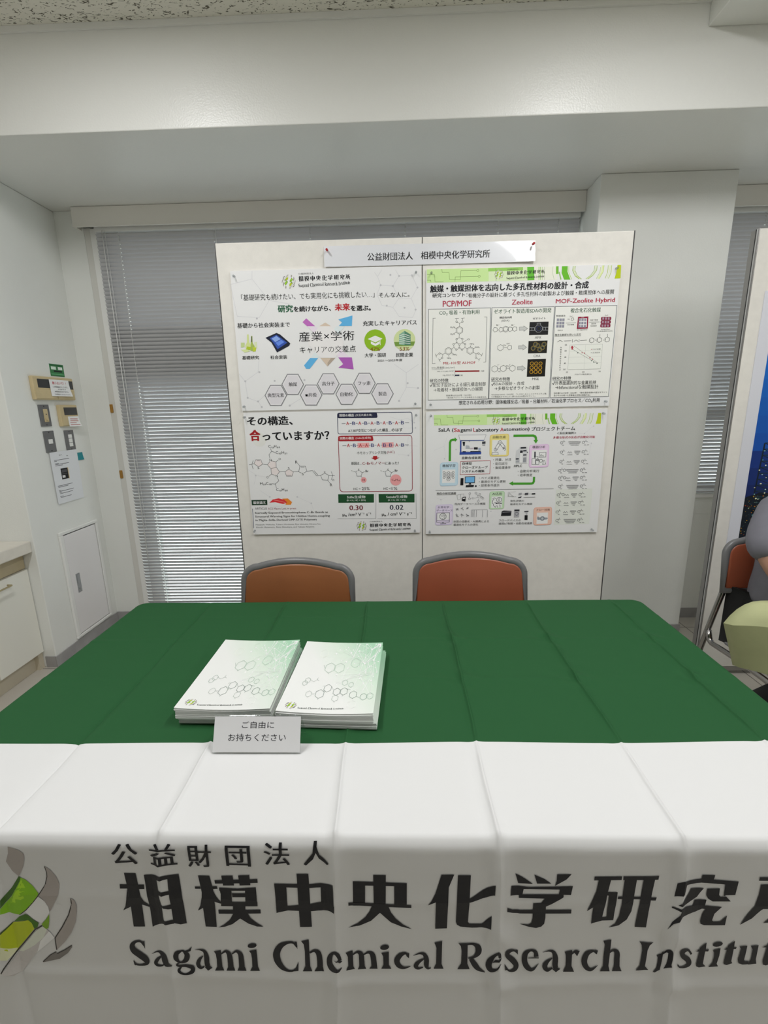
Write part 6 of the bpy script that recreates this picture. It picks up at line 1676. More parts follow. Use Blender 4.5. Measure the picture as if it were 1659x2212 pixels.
('Q','k',[17.6,234.9,18.8,234.5,20.6,233.8,22.6,233.1,24.8,232.4,26.8,231.9,28.5,231.8,29.9,231.9,31.2,232.2,32.3,232.7,33.2,233.3,33.8,234,34.2,234.8,34.6,235.7,34.9,236.9,35.3,238.6,35.6,240.4,35.8,242.2,36,243.9,36.1,245.3,36,247.1,35.9,249.2,35.7,251.5,35.7,254,36,256.5,36.5,258.6,37.2,260.4,38,262.1,39.1,263.5,40.2,264.7,41.7,265.7,43.3,265.9,44.7,265.5,46,264.8,47.1,264.1,47.9,263.5,48.5,263.1],[17.4,234.2,18.5,233.5,20.2,232.5,22.1,231.3,24.2,230,26.3,229,28.1,228.2,29.7,227.7,31.3,227.4,33,227.2,34.6,227.3,36.4,227.8,38.1,228.9,39.6,230.6,40.9,232.6,42,234.8,42.9,237.2,43.6,239.5,44.2,242,44.5,244.8,44.6,247.5,44.5,250.1,44.4,252.3,44.3,254,44.2,255.2,44.2,256.4,44.1,257.6,44,258.7,44,259.5,43.9,260.2,43.7,260.6,43.8,261.1,44.4,261.5,45.5,261.7,46.6,261.7,47.6,261.7,48.3,261.8]),
('Q','k',[36.2,240.7,34.9,241.2,33.1,241.9,31,242.8,28.8,243.8,26.6,245,24.8,246.3,23.2,247.8,21.8,249.4,20.4,251.2,19.3,253.2,18.5,255.4,18.1,258.3,18.8,261.4,20.1,263.4,21.6,264.7,23.2,265.5,24.8,266,26.4,266.1,28,265.8,29.6,265.2,31.1,264.3,32.5,263.4,33.7,262.7,34.5,262.2],[36.9,242.5,35.9,243.6,34.5,245.2,32.8,247,31.1,248.9,29.6,250.7,28.6,252.2,27.7,253.7,27,255.2,26.3,256.7,25.9,257.9,25.7,258.6,25.7,258.3,25.4,257.6,25.2,257.8,25.3,258.6,25.8,259.5,26.3,260.4,26.9,261,27.6,261.2,28.8,261.2,30.3,260.9,31.7,260.4,33,260,33.9,259.8]),
('P','k',[-186.8,211.2,-183.3,212.4,-183.1,228.7,-186.2,220.2]),
('P','k',[-183.2,257,-184.4,277.9,-194,279.2,-188,269.8]),
('P','k',[-175.8,210.3,-162.3,206.7,-162.7,235.4,-162.9,266.5,-159.9,278.1,-176.7,278.4,-171.6,266.7,-170.5,232.8,-171.7,217.4]),
('P','k',[-150.5,268.9,-141,270.2,-139.6,280.2,-156.1,278.3]),
('P','k',[-121.3,246,-111.4,242.6,-105.1,246.8,-109.3,250.2,-112.9,245.9]),
('P','k',[-98.8,229.9,-87,226.3,-86.7,235.9,-86.7,261.3,-84.3,267.8,-99.6,269.2,-95.4,259.9,-95.3,239.6]),
('P','k',[-76.3,260.9,-66.7,260.3,-64.3,266.1,-79.3,268.3]),
('P','k',[-55.1,259.7,-45.4,259.3,-44.7,265.2,-59.3,265.8]),
('P','k',[-37.6,229.7,-24.4,226.7,-24.8,256,-20.4,264.5,-38.3,264.9,-34.2,256.3,-34.2,237.2]),
('P','k',[-23.8,215.4,-24.2,217.6,-25.7,219.8,-28.1,221.6,-31,222.7,-34,222.9,-36.6,222.3,-38.4,220.9,-39.2,219,-38.8,216.7,-37.3,214.6,-34.9,212.8,-32,211.7,-29,211.4,-26.4,212,-24.6,213.4]),
('P','k',[5.7,228.7,10.6,229.4,10.1,240.7,5.6,235.6]),
('P','k',[53.7,206.1,67,202.5,66.2,253.5,69.8,264.6,52.6,264.5,56.9,253.4,57.3,217.5]),
('Q','k',[109.6,211.5,110.8,211.4,112.5,211.2,114.4,211,116.3,211.1,118.2,211.4,119.6,212.2,120.8,213.3,121.9,214.7,122.8,216.3,123.5,217.8,123.9,219.1,124,219.9,124,220.4,124.1,221.3,124.1,222.3,124.2,223.4,124.2,224.5,124.2,225.4,124.1,226.5,123.9,228,123.5,229.7,122.8,231.4,122.1,233.1,121.2,234.4,120,235.5,118.3,236.5,116.4,237.3,114.5,238,112.8,238.6,111.6,239.1],[109.2,207.5,110.4,207.3,112,207.1,114,206.9,116.2,206.8,118.4,207,120.5,207.4,122.5,208.2,124.6,209.2,126.8,210.5,129,212.3,131,214.4,132.8,216.9,134,219.6,134.8,222.3,135.2,224.9,135.1,227.4,134.7,229.9,133.9,232.2,132.7,234.2,131.1,235.8,129.3,237,127.4,238.1,125.5,239.1,123.5,239.9,121.4,240.5,119.1,240.9,116.9,241.1,114.9,241.2,113.2,241.3,112,241.4]),
('Q','k',[113.3,243.7,114,245.4,114.9,247.8,116.1,250.7,117.3,253.7,118.6,256.7,119.9,259.2,121,261.1,122.1,262.9,123.4,264.7,124.8,266.5,126.5,268.3,128.4,270.2,130.7,272,133.4,273.7,136,274.8,138.4,275.4,140.5,275.7,141.9,275.8],[119.1,238.5,120.1,240,121.5,242.1,123,244.6,124.7,247.3,126.2,249.8,127.6,252.1,128.6,254.2,129.5,256.2,130.2,257.9,130.8,259.4,131.5,261,132.4,262.7,133.7,264.8,135.5,267.2,137.5,269.6,139.4,271.8,141,273.5,142.2,274.5]),
('Q','k',[167,230.3,166.9,229.5,166.9,228.1,166.8,226.3,166.5,224.2,165.8,221.7,164.1,219,162.2,218.8,161,221,159.8,223.3,158.5,225.6,157.2,227.9,155.9,230.1,154.3,232.4,152.6,234.7,150.7,237.1,148.8,239.5,147,241.9,145.5,244.2,144.3,246.7,143.4,249.1,142.8,251.7,142.4,254.4,142.3,257.1,142.5,259.9,143.1,262.5,143.9,265,145.1,267.2,146.5,269,148.2,270,150.3,269.9,152.3,268.6,154.3,266.7,156.2,264.5,158.1,261.8,159.8,259,161.3,256.1,162.6,252.9,163.6,249.5,164.7,247,165.7,245.4,166.6,244,167.2,243],[162.1,230.7,162,229.8,161.9,228.6,161.8,227.3,161.6,226.4,161.5,226.1,161.9,226.1,162.1,225.9,161.7,226.4,161,227.4,160.2,228.9,159.2,230.6,158.4,232.4,157.5,234.6,156.5,237.2,155.5,240,154.7,242.7,153.9,245.1,153.4,246.9,153,248.5,152.7,250,152.4,251.4,152.2,252.5,152.1,253.5,152.1,254.3,152.1,255.2,152.2,256.4,152.4,257.4,152.6,258.3,152.7,258.9,152.7,259.3,153.2,259.5,154.2,259.3,155.6,258.6,157,257.4,158.4,255.9,159.6,254.4,160.8,252.4,162,249.6,163.3,246.3,164.5,244,165.8,243.1,166.8,242.4]),
('Q','k',[195.7,222.8,195,222.1,194,220.9,192.8,219.4,191.3,217.7,189.6,216.2,187.8,214.9,185.9,214.2,183.9,213.7,181.8,213.6,179.9,213.8,178.1,214.4,176.5,215.5,175.3,217.1,174.3,219.2,173.6,221.7,173.4,224.5,173.6,227.5,174.4,230.6,175.9,233.5,177.6,236.1,179.4,238.5,181.1,240.7,182.6,242.6,183.7,244.3,184.9,246.1,186.3,247.9,187.4,249.5,188.3,250.9,188.9,251.8,189.3,252.4,189.5,253.1,189.6,254.2,189.6,255.4,189.6,256.5,189.4,257.5,189.2,258.1,188.8,258.8,187.9,259.5,186.6,260,185.2,260.3,183.8,260.3,182.8,260.2,181.8,259.7,180.6,258.7,179.3,257.3,178.2,255.8,177.1,254.4,176.3,253.5],[194.1,225.8,193.3,225,192.3,223.7,191.1,222.4,189.8,221.1,188.6,220.1,187.6,219.8,186.6,219.8,185.2,220.2,183.8,220.8,182.6,221.7,181.6,222.7,181.2,223.5,181,224.2,180.9,224.8,181,225.4,181.1,225.8,181.3,226,181.4,226.2,181.9,226.7,183.1,227.9,184.7,229.6,186.7,231.6,188.7,233.8,190.5,236,192,238.1,193.3,240.1,194.7,242.3,195.9,244.7,197,247.2,197.8,250.2,198.1,253.2,198,256.1,197.5,258.8,196.7,261.3,195.6,263.5,194.1,265.3,192.3,266.3,190.2,266.6,188.1,266.5,186,265.9,184,265.1,182.1,264,180.3,262.4,178.8,260.6,177.6,258.7,176.5,256.9,175.7,255.5,175.1,254.5]),
('Q','k',[230.9,231.8,230.7,230.7,230.4,229,230,226.8,229.5,224.3,228.6,221.7,227.2,219.4,225.5,218,223.7,217.1,221.9,216.7,220.1,216.5,218.3,216.5,216.5,216.8,214.7,217.2,212.7,217.8,210.6,218.6,208.5,219.8,206.4,221.6,204.7,224.2,203.6,227.3,203,230.8,202.7,234.5,202.7,238.1,202.9,241.7,203.3,245.1,204.1,248.4,205.1,251.6,206.3,254.5,207.7,257.1,209.2,259.4,210.9,261.3,212.6,262.7,214.5,264,216.6,264.9,218.9,265.3,221.2,265,223.5,263.7,225.4,261.5,227,258.6,228.6,255.3,230,252.1,231.1,249.4,231.9,247.5],[223.4,233.2,223.3,231.8,223.1,230,223,228.1,222.9,226.4,222.7,225.2,222.6,224.7,222.4,224.1,221.7,223.2,220.7,222.3,219.6,221.7,218.5,221.4,217.4,221.5,216.3,222.2,215.1,223.4,214,224.9,213.2,226.5,212.6,228,212.4,229.3,212.2,230.8,212,232.9,212,235.4,212,238,212.2,240.6,212.5,242.7,212.9,244.5,213.6,246.4,214.3,248.2,215.1,250,215.9,251.5,216.7,252.8,217.5,254,218.3,255.3,219.1,256.3,219.8,257.1,220.5,257.6,221.3,257.9,222.6,257.3,224.5,255.6,226.6,253.2,228.6,250.7,230.3,248.5,231.5,247.1]),
('Q','k',[237.5,223.1,238.7,222.8,240.3,222.3,242.1,221.7,244.1,221.3,245.9,221,247.5,221,248.9,221.2,250.3,221.6,251.5,222.1,252.4,222.8,253.1,223.6,253.5,224.4,253.9,225.4,254.2,226.8,254.5,228.5,254.8,230.4,255,232.5,255.2,234.4,255.3,236.3,255.2,238.6,255.2,241.4,255.1,244.3,255.1,247.3,255.4,250.1,255.8,252.6,256.3,254.8,257,257,257.9,259.1,259.1,261,261,262.8,263.2,263.5,265.1,263,266.5,262,267.6,260.9,268.5,260,269.1,259.4],[237.4,222.5,238.4,221.9,239.9,221.1,241.7,220.2,243.6,219.2,245.5,218.4,247.2,217.9,248.8,217.5,250.3,217.2,251.9,217.1,253.6,217.3,255.4,218,257.1,219.2,258.7,220.9,260,223,261.2,225.3,262.3,227.8,263.1,230.3,263.8,233.1,264.3,236.2,264.4,239.5,264.5,242.5,264.4,245.3,264.4,247.6,264.5,249.4,264.6,251,264.8,252.6,265,253.8,265.1,254.7,265,255.2,264.6,255.3,264.2,255.6,264.6,256.3,265.6,257,266.9,257.5,268,257.9,268.9,258.3]),
('Q','k',[253.9,234.2,252.8,234.7,251.3,235.5,249.5,236.4,247.6,237.5,245.7,238.8,244.1,240.3,242.7,241.9,241.4,243.6,240.2,245.6,239.1,247.8,238.4,250.3,238.2,253.4,238.7,256.4,239.7,259,241.1,261.3,242.8,263.1,244.7,264.6,247.1,265.4,249.5,264.9,251.3,263.6,252.9,262,254.3,260.4,255.5,259,256.2,258.1],[254.8,235.7,254,236.8,252.9,238.4,251.7,240.2,250.5,242.1,249.4,244,248.7,245.6,248.1,247.3,247.6,249,247.2,250.7,246.9,252.1,246.9,253.1,247,253.3,247,253.4,247.1,254.2,247.3,255.2,247.6,256.2,247.9,256.9,247.7,257.2,247.9,257.5,249.1,257.5,250.7,257,252.4,256.3,253.9,255.7,254.9,255.2]),
('Q','k',[287,227.9,287.8,227.1,288.8,226,290,224.8,291.3,223.7,292.4,222.9,293.1,222.7,293.4,223,293.7,223.5,294.2,224.2,294.7,225,295.4,225.8,296,226.5],[285.3,225.4,285.9,224.5,286.8,223.3,287.9,221.8,289.1,220.3,290.3,218.9,291.7,217.9,293.3,217.5,294.9,217.6,296.3,218.1,297.4,218.5,298.1,218.8,298.6,218.9]),
('Q','k',[329.5,222.6,328.9,222.1,328.1,221.3,327,220.3,325.7,219.2,324,218.2,322.2,217.8,320.4,217.7,318.3,217.8,316.1,218.1,313.8,218.8,311.5,220,309.4,221.9,307.8,224.5,306.5,227.4,305.4,230.6,304.7,233.9,304.2,237.3,304.1,240.7,304.3,244.2,305,247.5,305.9,250.7,307.1,253.7,308.5,256.4,310,258.8,311.7,260.9,313.6,262.7,315.8,264.2,318.1,265.3,320.5,265.8,323,265.4,325.3,263.9,327.3,261.7,329.2,259.1,330.9,256.5,332.2,254.2,333.2,252.7],[327.4,226.6,326.8,225.9,326,224.9,325.2,223.9,324.3,223.2,323.5,222.8,322.8,222.8,321.7,223.4,320.3,224.3,318.9,225.5,317.6,226.9,316.7,228.4,316.1,229.7,315.7,231.1,315.1,233.2,314.6,235.5,314.3,237.9,314.1,240.1,314,242,314.1,243.6,314.4,245.3,314.8,247.2,315.4,249,316,250.6,316.6,252,317.3,253.4,318.1,254.8,319,256.1,319.9,257.2,320.8,258,321.6,258.5,323,258.4,325,257.6,327.3,256.1,329.6,254.5,331.5,253.1,332.9,252.1]),
('Q','k',[350,226.9,350.9,226.2,352.1,225.1,353.5,223.8,354.9,222.8,356.2,222.2,357.1,222.2,357.7,222.7,358.4,223.5,358.9,224.4,359.2,225.3,359.3,226,359.2,226.6,359.3,227.4,359.4,229,359.5,231.2,359.6,233.9,359.7,236.9,359.8,240,360,243.1,360.2,246.6,360.4,250.1,360.5,253.5,360.7,256.4,360.8,258.4],[348.6,224.6,349.3,223.7,350.3,222.4,351.5,220.8,352.9,219.1,354.4,217.7,356.1,216.8,357.8,216.4,359.7,216.5,361.6,217,363.6,218.2,365.5,220,367.1,222.7,368.1,225.8,368.7,228.9,368.9,231.9,369,234.9,369.1,237.7,369.3,240.5,369.6,243.6,369.8,247.1,370.1,250.7,370.3,254.1,370.5,256.9,370.6,259]),
('P','k',[94.5,207.6,110.3,207.3,110.7,252.9,115,265.3,93.6,265.3,100,253,100.6,225.3,99,213.8]),
('P','k',[152.5,249.3,158,238.9,167.9,230.1,166.5,236.1,158.8,243.4]),
('P','k',[190.9,216.1,195.3,218,195.8,228.6,192.2,222.8]),
('P','k',[173.1,245,180.9,259.3,174.8,258.7]),
('P','k',[213.6,235,225.5,233.7,231.6,234.2,231.3,236,213.7,236.4]),
('P','k',[254.5,258.5,262.4,266.4,269,259.1]),
('P','k',[274.5,221.3,286.9,217.3,288,252.4,293.3,265.9,274.3,265.4,278.2,252.3,277.2,229.2]),
('P','k',[290.2,222.1,300,218.6,296.2,231.4]),
('P','k',[325.8,217.6,330.7,219.4,329.3,228.1,325.1,223.8]),
('P','k',[338.2,198.6,351.3,195.6,351.5,221.7,351.4,253.9,354.6,266.3,337.7,266.1,342,253.8,341.1,232.9,341.6,207.8]),
('P','k',[360.6,255.2,370.5,255.2,374.8,266.1,358.1,266.1]),
('Q','k',[441.5,231.2,442.3,230.2,443.3,228.8,444.4,227.1,445.6,225.5,446.5,224.2,447.2,223.6,447.6,223.5,448.2,223.6,448.6,223.9,448.8,224.3,448.8,224.8,448.7,225.1,448.6,225.3,448.6,226,448.6,227.3,448.5,228.9,448.4,230.9,448.3,232.9,448.1,235,447.8,237.6,447.5,240.4,447.1,243.1,446.8,245.5,446.6,247.2],[440.5,230,441.1,229,442,227.4,443,225.5,444.1,223.5,445.2,221.5,446.3,219.7,447.5,218,448.6,216.6,449.7,215.3,450.8,214.4,451.9,214.1,453,214.9,453.7,216.7,454,219,454.2,221.4,454.2,223.8,454.2,226.1,454.1,228.4,454,231.1,453.7,234.1,453.4,237.2,453.1,240,452.8,242.4,452.7,244.1]),
('Q','k',[487.8,222.8,487.1,221.6,486,219.6,484.6,217.1,483,214.5,481.1,211.8,478.7,209.5,476.1,208,473.7,207.3,471.3,207.1,469.1,207.5,467.4,208.5,466,210.3,465.3,213.1,465.2,216.2,465.5,219.3,466.2,222.4,467.2,225.3,468.7,228.3,470.7,231.3,472.9,233.8,475,235.9,476.8,237.7,478.1,239.1,478.8,240,479.4,240.9,480.1,242,480.6,242.8,480.9,243.4,481.2,243.7,481.4,243.7,481.6,244.1,481.5,245.1,481,246.3,480.3,247.5,479.4,248.5,478.4,249.2,477.1,249.6,475.6,249.7,473.8,249.5,472.1,249.1,470.5,248.6,469.4,248.1,468.7,247.7,468,246.9,467.2,245.9,466.6,244.8,466,243.7,465.5,242.9],[485.3,225.1,484.4,223.7,483.3,221.6,481.9,219.2,480.4,216.9,479.1,215.2,478.4,214.7,477.7,214.8,476.5,215.2,475.3,216.1,474.2,217.2,473.6,218.4,473.4,219.2,473.6,219.4,473.8,219.8,473.9,220.3,474.2,221,474.6,221.8,474.9,222.3,475.4,222.9,476.7,224.1,478.6,225.8,480.8,227.7,483.1,229.9,485.1,232.5,486.7,234.9,487.8,237.1,488.7,239.5,489.3,242.2,489.6,245,489.3,247.9,488.5,250.3,487.2,252.1,485.8,253.3,484.1,254.2,482.4,254.7,480.7,254.9,478.8,254.9,476.7,254.6,474.6,254.1,472.5,253.3,470.5,252.4,468.6,251.3,467,249.8,465.8,248.1,465,246.6,464.4,245.2,464,244.2,463.7,243.5]),
('Q','k',[650.5,220.9,649.9,219.7,649.2,217.7,648.2,215.3,647.1,212.7,645.8,210.3,644.2,208.2,642.3,206.9,640.6,206.4,638.9,206.4,637.4,206.8,636,207.4,634.7,208.3,633.5,209.5,632.3,210.9,631.1,212.6,630,214.6,629.1,216.8,628.5,219.2,628.3,221.8,628.3,224.6,628.6,227.5,629,230.5,629.7,233.4,630.7,236.2,631.9,238.8,633.3,241.2,634.9,243.4,636.8,245.4,638.9,246.8,641.4,247.6,643.7,247,645.4,245.5,646.8,243.7,648,241.8,649,240.2,649.7,239.2],[645.1,223,644.6,221.5,644,219.5,643.2,217.2,642.5,215.1,641.8,213.5,641.5,212.9,641.3,212.6,640.7,212.2,639.9,211.9,639.1,211.9,638.2,212.1,637.6,212.6,637.1,213.7,636.8,215.2,636.6,217,636.4,219,636.4,220.9,636.5,222.6,636.5,224.4,636.6,226.4,636.8,228.5,637,230.4,637.3,232.2,637.7,233.5,638.1,234.7,638.8,236,639.5,237.2,640.2,238.1,640.8,238.8,640.9,239.3,641.5,239.7,642.9,239.9,644.8,239.6,646.6,239.2,648.2,238.7,649.4,238.4]),
('P','k',[398.8,199.9,410.4,202.4,424.9,206.8,417.6,210.2,414.3,219.4,413.6,255.4,420.8,265,413,263.6,398.2,264.4,404.3,254,405.1,219,403.2,207.5]),
('P','k',[432,233.6,439,230.1,442.7,223.8,442,229.4,439.8,254.8,439.2,263,433.2,272.3,429.7,271.5,433.8,261.4,434.5,247.3,434.5,238]),
('P','k',[446.6,246,452.6,240.3,453.8,245.7,443.6,257.1]),
('P','k',[509.2,199.4,509.6,212.1,508.8,223.6,508.6,245.2,513.8,251.1,503,253.8,498.3,251.5,497.5,245.5,498.7,221.4,499.6,210.1]),
('P','k',[493,218.2,497.8,214.1,514.9,213.6,514,218.2]),
('P','k',[521.6,216.1,533.6,210.7,533.7,227.3,531.7,245.1,534.8,251.1,518.5,252.7,524.1,244.1,525.1,229.3,524.2,220.6]),
('P','k',[535.7,200,535.7,202.1,534.5,204.2,532.3,206.1,529.4,207.4,526.2,208,523.4,207.7,521.2,206.7,520,205,520,202.9,521.2,200.7,523.4,198.8,526.2,197.5,529.3,196.9,532.2,197.1,534.4,198.2]),
('P','k',[555.1,194.5,555.6,209.7,555.6,239.4,557.9,244.4,548.7,248.3,543.5,246.2,543.3,237.2,544.6,215.5,545.6,204.8]),
('P','k',[539.3,214.5,543.8,209.6,559.9,208.3,559.4,212.3]),
('P','k',[564.6,207.4,577.3,205.6,577.3,217.9,576.8,235.8,578.4,240.8,585,240,586.2,247.1,575.7,247.8,568.4,244.6,566.3,237.5,567.6,219.7,567.8,211.8]),
('P','k',[583.4,206.5,596.1,204.8,596.5,236.2,598.9,246.3,585.1,248,588.2,236,587.6,214.1]),
('P','k',[602.3,210.1,607.3,206.7,627.1,205.1,626.4,210]),
('P','k',[620.4,192.2,621,208.9,621.7,238.7,625.1,245.8,615.5,250.7,610.6,248.6,608.9,240.5,610.5,212.6,611.1,202.8]),
('P','k',[635.6,223.9,650.8,222,650.5,224.5,635.9,226.1]),
],
'logo': [
('P','7b7572',[-789.2,293.2,-799.6,289.8,-810.8,284.6,-816.4,278.1,-815.5,267.9,-809.6,250.1,-801.6,235.3,-796.6,227.2,-788,239.7,-781.4,261.9,-788.9,280.6]),
('P','628d10',[-798.9,223.8,-806.2,219,-816.3,204.1,-822.3,187,-813.2,172.6,-792.5,150.5,-778.7,140.1,-744.3,140.8,-746.9,152.5,-774,182.2,-794.6,213.8]),
('P','7fa31c',[-798.9,219.1,-801.9,200.3,-798.1,179.1,-764.2,161.3,-780.6,188.7,-794,211.1]),
('P','2b4a10',[-796.6,227.2,-799.1,223.4,-794.7,214.4,-774.3,183.5,-747.2,153.8,-751.2,172.1,-778.3,201.4]),
('P','b4b2b1',[-820.3,180.4,-829.4,170.1,-833.3,157.3,-832.1,145.8,-821.7,130.8,-811.6,121.1,-802,127.7,-794.8,138.7,-789.6,146.6,-807.5,166]),
('P','7b7572',[-848.1,249.8,-856.6,240.4,-863.2,227.2,-865.6,212.7,-863.6,202.2,-856.6,183.7,-844.9,164,-833.5,147.1,-833.6,158.6,-829.4,170.1,-824.2,179.1,-820.6,181.7,-833.8,197.6,-842.8,213.5,-848.3,232.3]),
('S','26231f',1.5,[-847.8,249.1,-848.4,235,-846.7,225.6,-839.1,206.9,-822.2,184.4,-807.8,167.3,-791.5,150.5,-778.2,140.1]),
('P','87920f',[-763.9,123.6,-789.6,127.6,-793.9,120.9,-796.6,109.3,-774.3,84.5,-751.1,58.5,-725.5,58.1,-734.3,96.1]),
('P','2f520e',[-788.3,141.4,-792.7,138.7,-798.2,129,-806.3,121,-802.9,112.9,-797.1,109.3,-793.9,120.9,-789.6,127.6,-777.9,126.3,-764.3,125,-776.6,136.1]),
('P','2b3a10',[-764.3,125,-735.4,101.1,-734.3,96.1,-760,119.8]),
('P','5a7a18',[-831.1,141.9,-826.3,125.3,-821.9,110.9,-815.9,109.6,-811.2,118.8,-822.7,130.8]),
('P','a6a88c',[-728.2,69.5,-759.7,69.6,-751.1,58.5,-734.6,42.8,-721.8,42.1]),
('P','918e8c',[-799.3,104.6,-718.9,15.4,-723.3,13,-741.6,13.1,-756.2,20.4,-786.1,56.3,-817.7,93.9,-821.8,105,-818,109.6]),
('P','9fa298',[-811.6,114.8,-818.8,108.5,-808.8,91.2,-790.7,76,-767.1,62.2,-760.3,63.4,-783.3,88.3,-798.3,104.6]),
('P','b3b0b0',[-822.4,105,-828.8,91.7,-811.8,77.7,-791.4,61.3,-801.8,83.6]),
('S','26231f',2.09,[-811.6,115.9,-798,108.1,-781.7,90.2,-750.6,56.1,-724.6,24.7,-718.4,15.2]),
('P','7b7572',[-879.6,178.7,-884.7,173.1,-886,162.9,-883,148.8,-874.2,125.8,-862.3,104,-845.8,83.7,-826.8,65.9,-826.7,72,-829.7,91.1,-850.8,116.4,-870,148.3,-877.7,169]),
('S','26231f',1.96,[-878.8,177.8,-877.3,165.1,-866.2,141.7,-847.2,114,-829.7,91.1,-827.9,76.9,-826.8,65.9]),
('P','5a5754',[-855.8,77,-856.1,73.1,-845.4,60.5,-827.7,47.8,-796.9,39.9,-796.6,42.2,-812.6,54.5,-824.9,62.2,-825.2,58.3,-840.3,65.2]),
('S','26231f',1.45,[-796.7,41,-812.7,55.1,-824.9,62.2]),
('S','26231f',1.69,[-825.5,58.3,-840.6,66.4,-856.3,76.7]),
('P','7b7572',[-657,16.3,-647.7,19.7,-637.9,25.2,-633.3,32,-634,41.3,-639,57.4,-646.2,71,-650.8,78.5,-659.8,67.5,-667.6,48.6,-659.5,30.3]),
('P','628d10',[-648.3,81.5,-641,85.8,-630.1,99.2,-622.4,114.1,-631.3,129,-651.6,151.8,-666.1,163.5,-700.2,162.2,-698.4,151.2,-672.3,122.2,-652.2,90.9]),
('P','7fa31c',[-648.2,85.9,-644.1,103.1,-646.4,122.5,-685.1,147.1,-664.8,114.6,-652.7,93.4]),
('P','2b4a10',[-650.8,78.5,-648.2,81.9,-652.1,90.3,-671.8,120.7,-698.2,150,-695.3,132.9,-668.7,104]),
('P','b4b2b1',[-624.1,120.4,-615.1,131.1,-610.8,143.9,-611.3,155.4,-620.3,169.9,-629.4,179.4,-639.9,173.3,-648.6,163.3,-654.5,155.7,-637.1,135.9]),
('P','7b7572',[-601.8,56.6,-593,64.8,-585.9,76.8,-582.6,90.2,-583.7,100,-588.4,116.3,-599.6,137.1,-610,154.1,-610.6,142.7,-615.1,131.1,-620.2,121.7,-623.8,119,-612.3,104.5,-604.7,89.8,-600.5,72.4]),
('S','26231f',1.44,[-602.1,57.2,-600.6,70,-601.7,78.6,-607.9,96.1,-622.2,116.4,-636.8,134.6,-652.7,151.8,-666.7,163.6]),
('P','87920f',[-682.4,182.9,-652.7,173.8,-647.5,180.1,-645.2,193,-669.2,222,-694,252.2,-716.7,247.2,-708.3,206.6]),
('P','2f520e',[-655.5,160.9,-650.7,163.3,-643.9,172.2,-634.7,179.6,-638.6,188.9,-644.6,193,-647.5,180.1,-652.7,173.8,-665.4,176.4,-682.1,181.5,-668.2,167.8]),
('P','2b3a10',[-682.1,181.5,-707.2,201.4,-708.3,206.6,-687.8,188.8]),
('P','5a7a18',[-612,159.3,-614.8,174.9,-619.2,190.6,-625.4,192.2,-629.9,182,-619.2,169.9]),
('P','a6a88c',[-714,234.8,-687.8,243.4,-694,252.2,-707.5,264.9,-720.7,265.5]),
('P','918e8c',[-642.4,198.2,-721.7,292.7,-717.3,295.6,-700.7,299.4,-686.6,293.3,-654.2,250.4,-623.1,209.1,-619.3,197.2,-623.2,192.1]),
('P','9fa298',[-629.6,186.5,-622.4,193.4,-632.2,212.2,-650.2,228.9,-677.1,247.9,-686.6,249.7,-658.6,216.1,-643.5,198.2]),
('P','b3b0b0',[-618.8,197.1,-611.7,211.3,-628.3,226.6,-648.9,244.8,-639,220.4]),
('S','26231f',2.14,[-629.6,185.2,-643.8,194.3,-660.6,214.4,-694.4,254.8,-716.7,283.7,-722.3,293]),
('P','7b7572',[-566.1,121.4,-561.2,127.4,-559.7,138.1,-561.6,152.2,-567.4,174.3,-578.7,198.2,-594.1,219.8,-612.4,239.2,-612.8,232.5,-610.8,211.9,-590,184.2,-574.1,152.6,-567.8,131.7]),
('S','26231f',1.88,[-566.8,122.4,-568.1,135.7,-577.3,159.2,-593.7,186.9,-610.8,211.9,-611.9,227.2,-612.4,239.2]),
('P','5a5754',[-583.7,227.3,-583.2,231.5,-593.1,245.3,-610.5,259.4,-642.4,268.8,-642.8,266.1,-626.4,251.9,-614.2,243.3,-613.6,247.6,-598.6,240]),
('S','26231f',1.53,[-642.7,267.5,-626.3,251.2,-614.2,243.3]),
('S','26231f',1.73,[-613.3,247.6,-598.4,238.7,-583.2,227.5]),
],
'small': [
('T','公',-482.3,9.9,44.1,39.8,'k',1),
('T','益',-419,9.6,45.6,40.7,'k',1),
('T','財',-355.8,10.5,41.4,44.3,'k',1),
('T','団',-291.1,11.2,41.7,39.8,'k',1),
('T','法',-226.9,7.1,42.6,40.2,'k',1),
('T','人',-161.9,5.4,41.3,43,'k',1),
],
}

def own_colour(c):
    """emblem inks were read off cloth in weak light: the same inks at full strength"""
    if c == 'k': return c
    v = [min(.7, 1.75 * x) for x in hexlin(c)]; v = [1.055 * x ** (1 / 2.4) - .055 if x > .0031 else x * 12.92 for x in v]
    return ''.join('%02x' % int(255 * x) for x in v)
PRINT['logo'] = [(o[0], own_colour(o[1])) + tuple(o[2:]) for o in PRINT['logo']]

